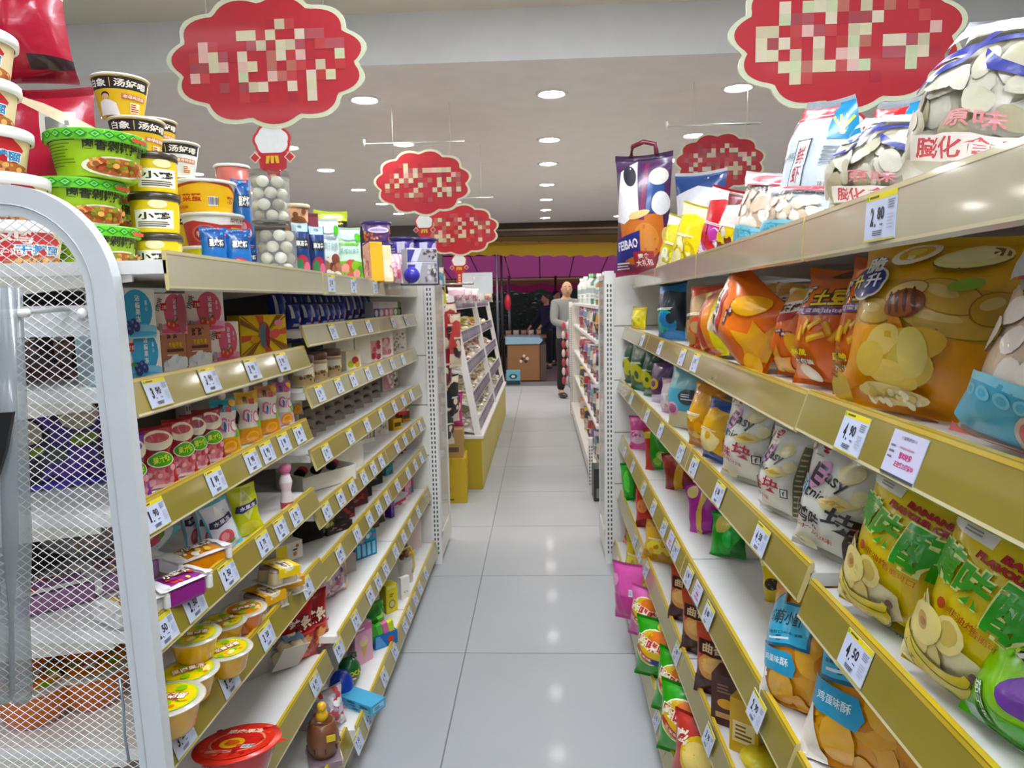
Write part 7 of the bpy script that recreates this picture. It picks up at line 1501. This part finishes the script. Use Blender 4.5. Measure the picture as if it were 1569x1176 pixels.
def person(lab, x, y, z0, H, rz, headrz, jacket, trouser, hairc, bald=False, arms=(((.24, 0, 1.12), (.25, -.10, .90)), ((-.24, 0, 1.12), (-.25, -.10, .90)))):
    k = H / 1.70; r = thing('person', lab, 'person', (x, y, z0), (0, 0, rz)); r.scale = (k, k, k); sk = '#c99a7c'
    P = [(0, 0, .92), (0, 0, 1.10), (0, .01, 1.28), (0, .01, 1.42), (0, 0, 1.50), (0, -.015, 1.58), (0, -.015, 1.66)]
    R = [(.145, .10), (.135, .095), (.16, .105), (.12, .08), .05, (.072, .088), (.06, .07)]; E = [(i, i + 1) for i in range(6)]
    for s, (el, wr) in zip((1, -1), arms):
        b = len(P); P += [(s * .17, .01, 1.40), el, wr, (wr[0], wr[1] - .05, wr[2] - .07)]; R += [.055, .042, .030, (.036, .022)]; E += [(3, b), (b, b + 1), (b + 1, b + 2), (b + 2, b + 3)]
    for s in (1, -1):
        b = len(P); P += [(s * .09, 0, .86), (s * .095, -.01, .48), (s * .10, .02, .09), (s * .105, -.10, .03)]; R += [.085, .056, .040, (.036, .03)]; E += [(0, b), (b, b + 1), (b + 1, b + 2), (b + 2, b + 3)]
    V, Fc = skinned(P, E, R); m = M(); m.add(V, Fc, sk, 'skin', True)
    c, s_ = math.cos(headrz), math.sin(headrz); hd = lambda p: (p[0] * c - p[1] * s_, p[0] * s_ + p[1] * c - .015, p[2])
    m.ball(hd((0, -.02, 1.615)), .092, sk, 'skin', 14, (.82, .98, 1.22)); m.ball(hd((0, -.115, 1.60)), .016, sk, 'skin', 8, (.8, 1, 1.3))
    for s in (-1, 1):
        m.ball(hd((s * .075, .0, 1.61)), .02, sk, 'skin', 8, (.5, .8, 1.3)); m.ball(hd((s * .03, -.100, 1.632)), .011, '#e8e0d8', 'skin', 8, (1.2, .6, .8)); m.ball(hd((s * .03, -.107, 1.632)), .006, '#1e1612', 'skin', 6); m.ball(hd((s * .032, -.103, 1.655)), .014, '#3a2c24', 'skin', 6, (1.3, .4, .3))
    m.ball(hd((0, -.102, 1.562)), .018, '#9a5a50', 'skin', 8, (1.3, .5, .4))
    for (el, wr), s in zip(arms, (1, -1)):   # fingers and thumb
        w = Vector(wr) + Vector((0, -.05, -.07))
        for f in range(4): m.tube([w + Vector((s * .004, -.018 + .012 * f, -.02)), w + Vector((s * .002, -.024 + .012 * f, -.055 - .006 * (f in (1, 2)))), w + Vector((-s * .010, -.026 + .012 * f, -.085 - .008 * (f in (1, 2)))) ], [.009, .008, .006], sk, 'skin', 6)
        m.tube([w + Vector((-s * .01, -.02, .02)), w + Vector((-s * .02, -.045, -.01)), w + Vector((-s * .02, -.055, -.035))], [.010, .009, .007], sk, 'skin', 6)
    m.build('body', r)
    P = [(0, 0, .80), (0, 0, 1.0), (0, 0, 1.14), (0, .01, 1.30), (0, .01, 1.42), (0, .0, 1.475)]; R = [(.185, .135), (.175, .13), (.17, .125), (.19, .13), (.14, .10), (.065, .065)]; E = [(i, i + 1) for i in range(5)]
    for s, (el, wr) in zip((1, -1), arms):
        b = len(P); e = Vector(el); w = Vector(wr); P += [(s * .185, .01, 1.41), tuple(e), tuple(e + (w - e) * .93)]; R += [.076, .064, .050]; E += [(4, b), (b, b + 1), (b + 1, b + 2)]
    V, Fc = skinned(P, E, R); m = M(); m.add(V, Fc, jacket, 'cloth', True); m.build('jacket', r)
    P = [(0, 0, .96), (0, 0, .88)]; R = [(.155, .12), (.16, .12)]; E = [(0, 1)]
    for s in (1, -1): b = len(P); P += [(s * .09, 0, .80), (s * .095, -.01, .48), (s * .10, .02, .10)]; R += [.10, .076, .062]; E += [(1, b), (b, b + 1), (b + 1, b + 2)]
    V, Fc = skinned(P, E, R); m = M(); m.add(V, Fc, trouser, 'cloth', True); m.build('trousers', r)
    for s in (1, -1): M().ball((s * .105, -.05, .045), .05, '#3a3430', 'plastic', 10, (.95, 2.4, .9)).build('shoe', r)
    m = M()
    if bald: m.ball(hd((0, .015, 1.60)), .090, hairc, 'cloth', 12, (.86, .88, .9))
    else: m.ball(hd((0, .012, 1.665)), .098, hairc, 'cloth', 12, (.86, 1.0, .86))
    m.build('hair', r); return r


fold = (((.25, -.06, 1.14), (.10, -.24, 1.12)), ((-.25, -.06, 1.14), (-.10, -.26, 1.08)))
person('balding man in a grey jacket standing at the end of the far shelving', .37, 10.5, 0, 1.68, math.radians(28), math.radians(-22), '#8a8c88', '#1e1c1c', '#8a7c70', True, fold)
person('man in a dark blue jacket bending over the goods table outside', .12, 16.0, -.1, 1.64, math.radians(-55), math.radians(-10), '#232445', '#17161c', '#4a4644', False, (((.24, -.1, 1.14), (.22, -.34, 1.0)), ((-.24, -.1, 1.14), (-.22, -.32, .98))))
person('person in a bright blue jacket behind the man in dark blue', .35, 16.7, -.1, 1.70, math.radians(30), 0, '#1f4f9a', '#1a1a20', '#15120f')


# ---------------------------------------------------------------- things hanging at the very near left
def near_left():
    r = thing('hanging_tubes', 'pair of white plastic tubes hanging by the left picture edge in front of the mesh', 'hanging tubes')
    P = atY(22, 440, .98)
    for k, (x, y) in enumerate(((6, 1075), (34, 1075))):
        T = atY(14 if k else 4, 440, .985); B = atY(x, y, .985); T.z = max(T.z, 1.45); m = M(); m.tube([T, T + (B - T) * .6, T + (B - T) * .78, B + Vector((0, 0, .012)), B], [.016, .019, .013, .0155, .010], '#8f9698', 'frost', 12); m.build('tube', r)
    Q = atY(8, 440, .985); Q.z = 1.455; m = M(); m.tube([Q + Vector((-.03, .0, 0)), Q + Vector((.03, 0, 0))], .006, '#e8e8e6', 'plastic', 8); m.tube([Q, Q + Vector((0, .13, .004))], .004, '#d8d8d6', 'metal', 6); m.build('hanger_bar', r)
    A = [atY(*p, .96) for p in ((-4, 632), (23, 630), (12, 690), (0, 728), (-4, 728))]; m = M(); m.prism([(a.x, a.z) for a in A], lambda p, t: (p[0], .955 + .006 * t, p[1]), '#1d1f20', 'plastic'); m.build('black_clip', r)
    c = atY(183, 1040, 1.10); m = M(); m.tube([c, c + Vector((.003, 0, -.05)), c + Vector((0, 0, -.10)), c + Vector((.004, 0, -.15))], .0022, '#9aa8b0', 'metal', 6); tag(m.build('bead_chain'), 'short metal bead chain hanging on the lower mesh panel', 'chain')


near_left()
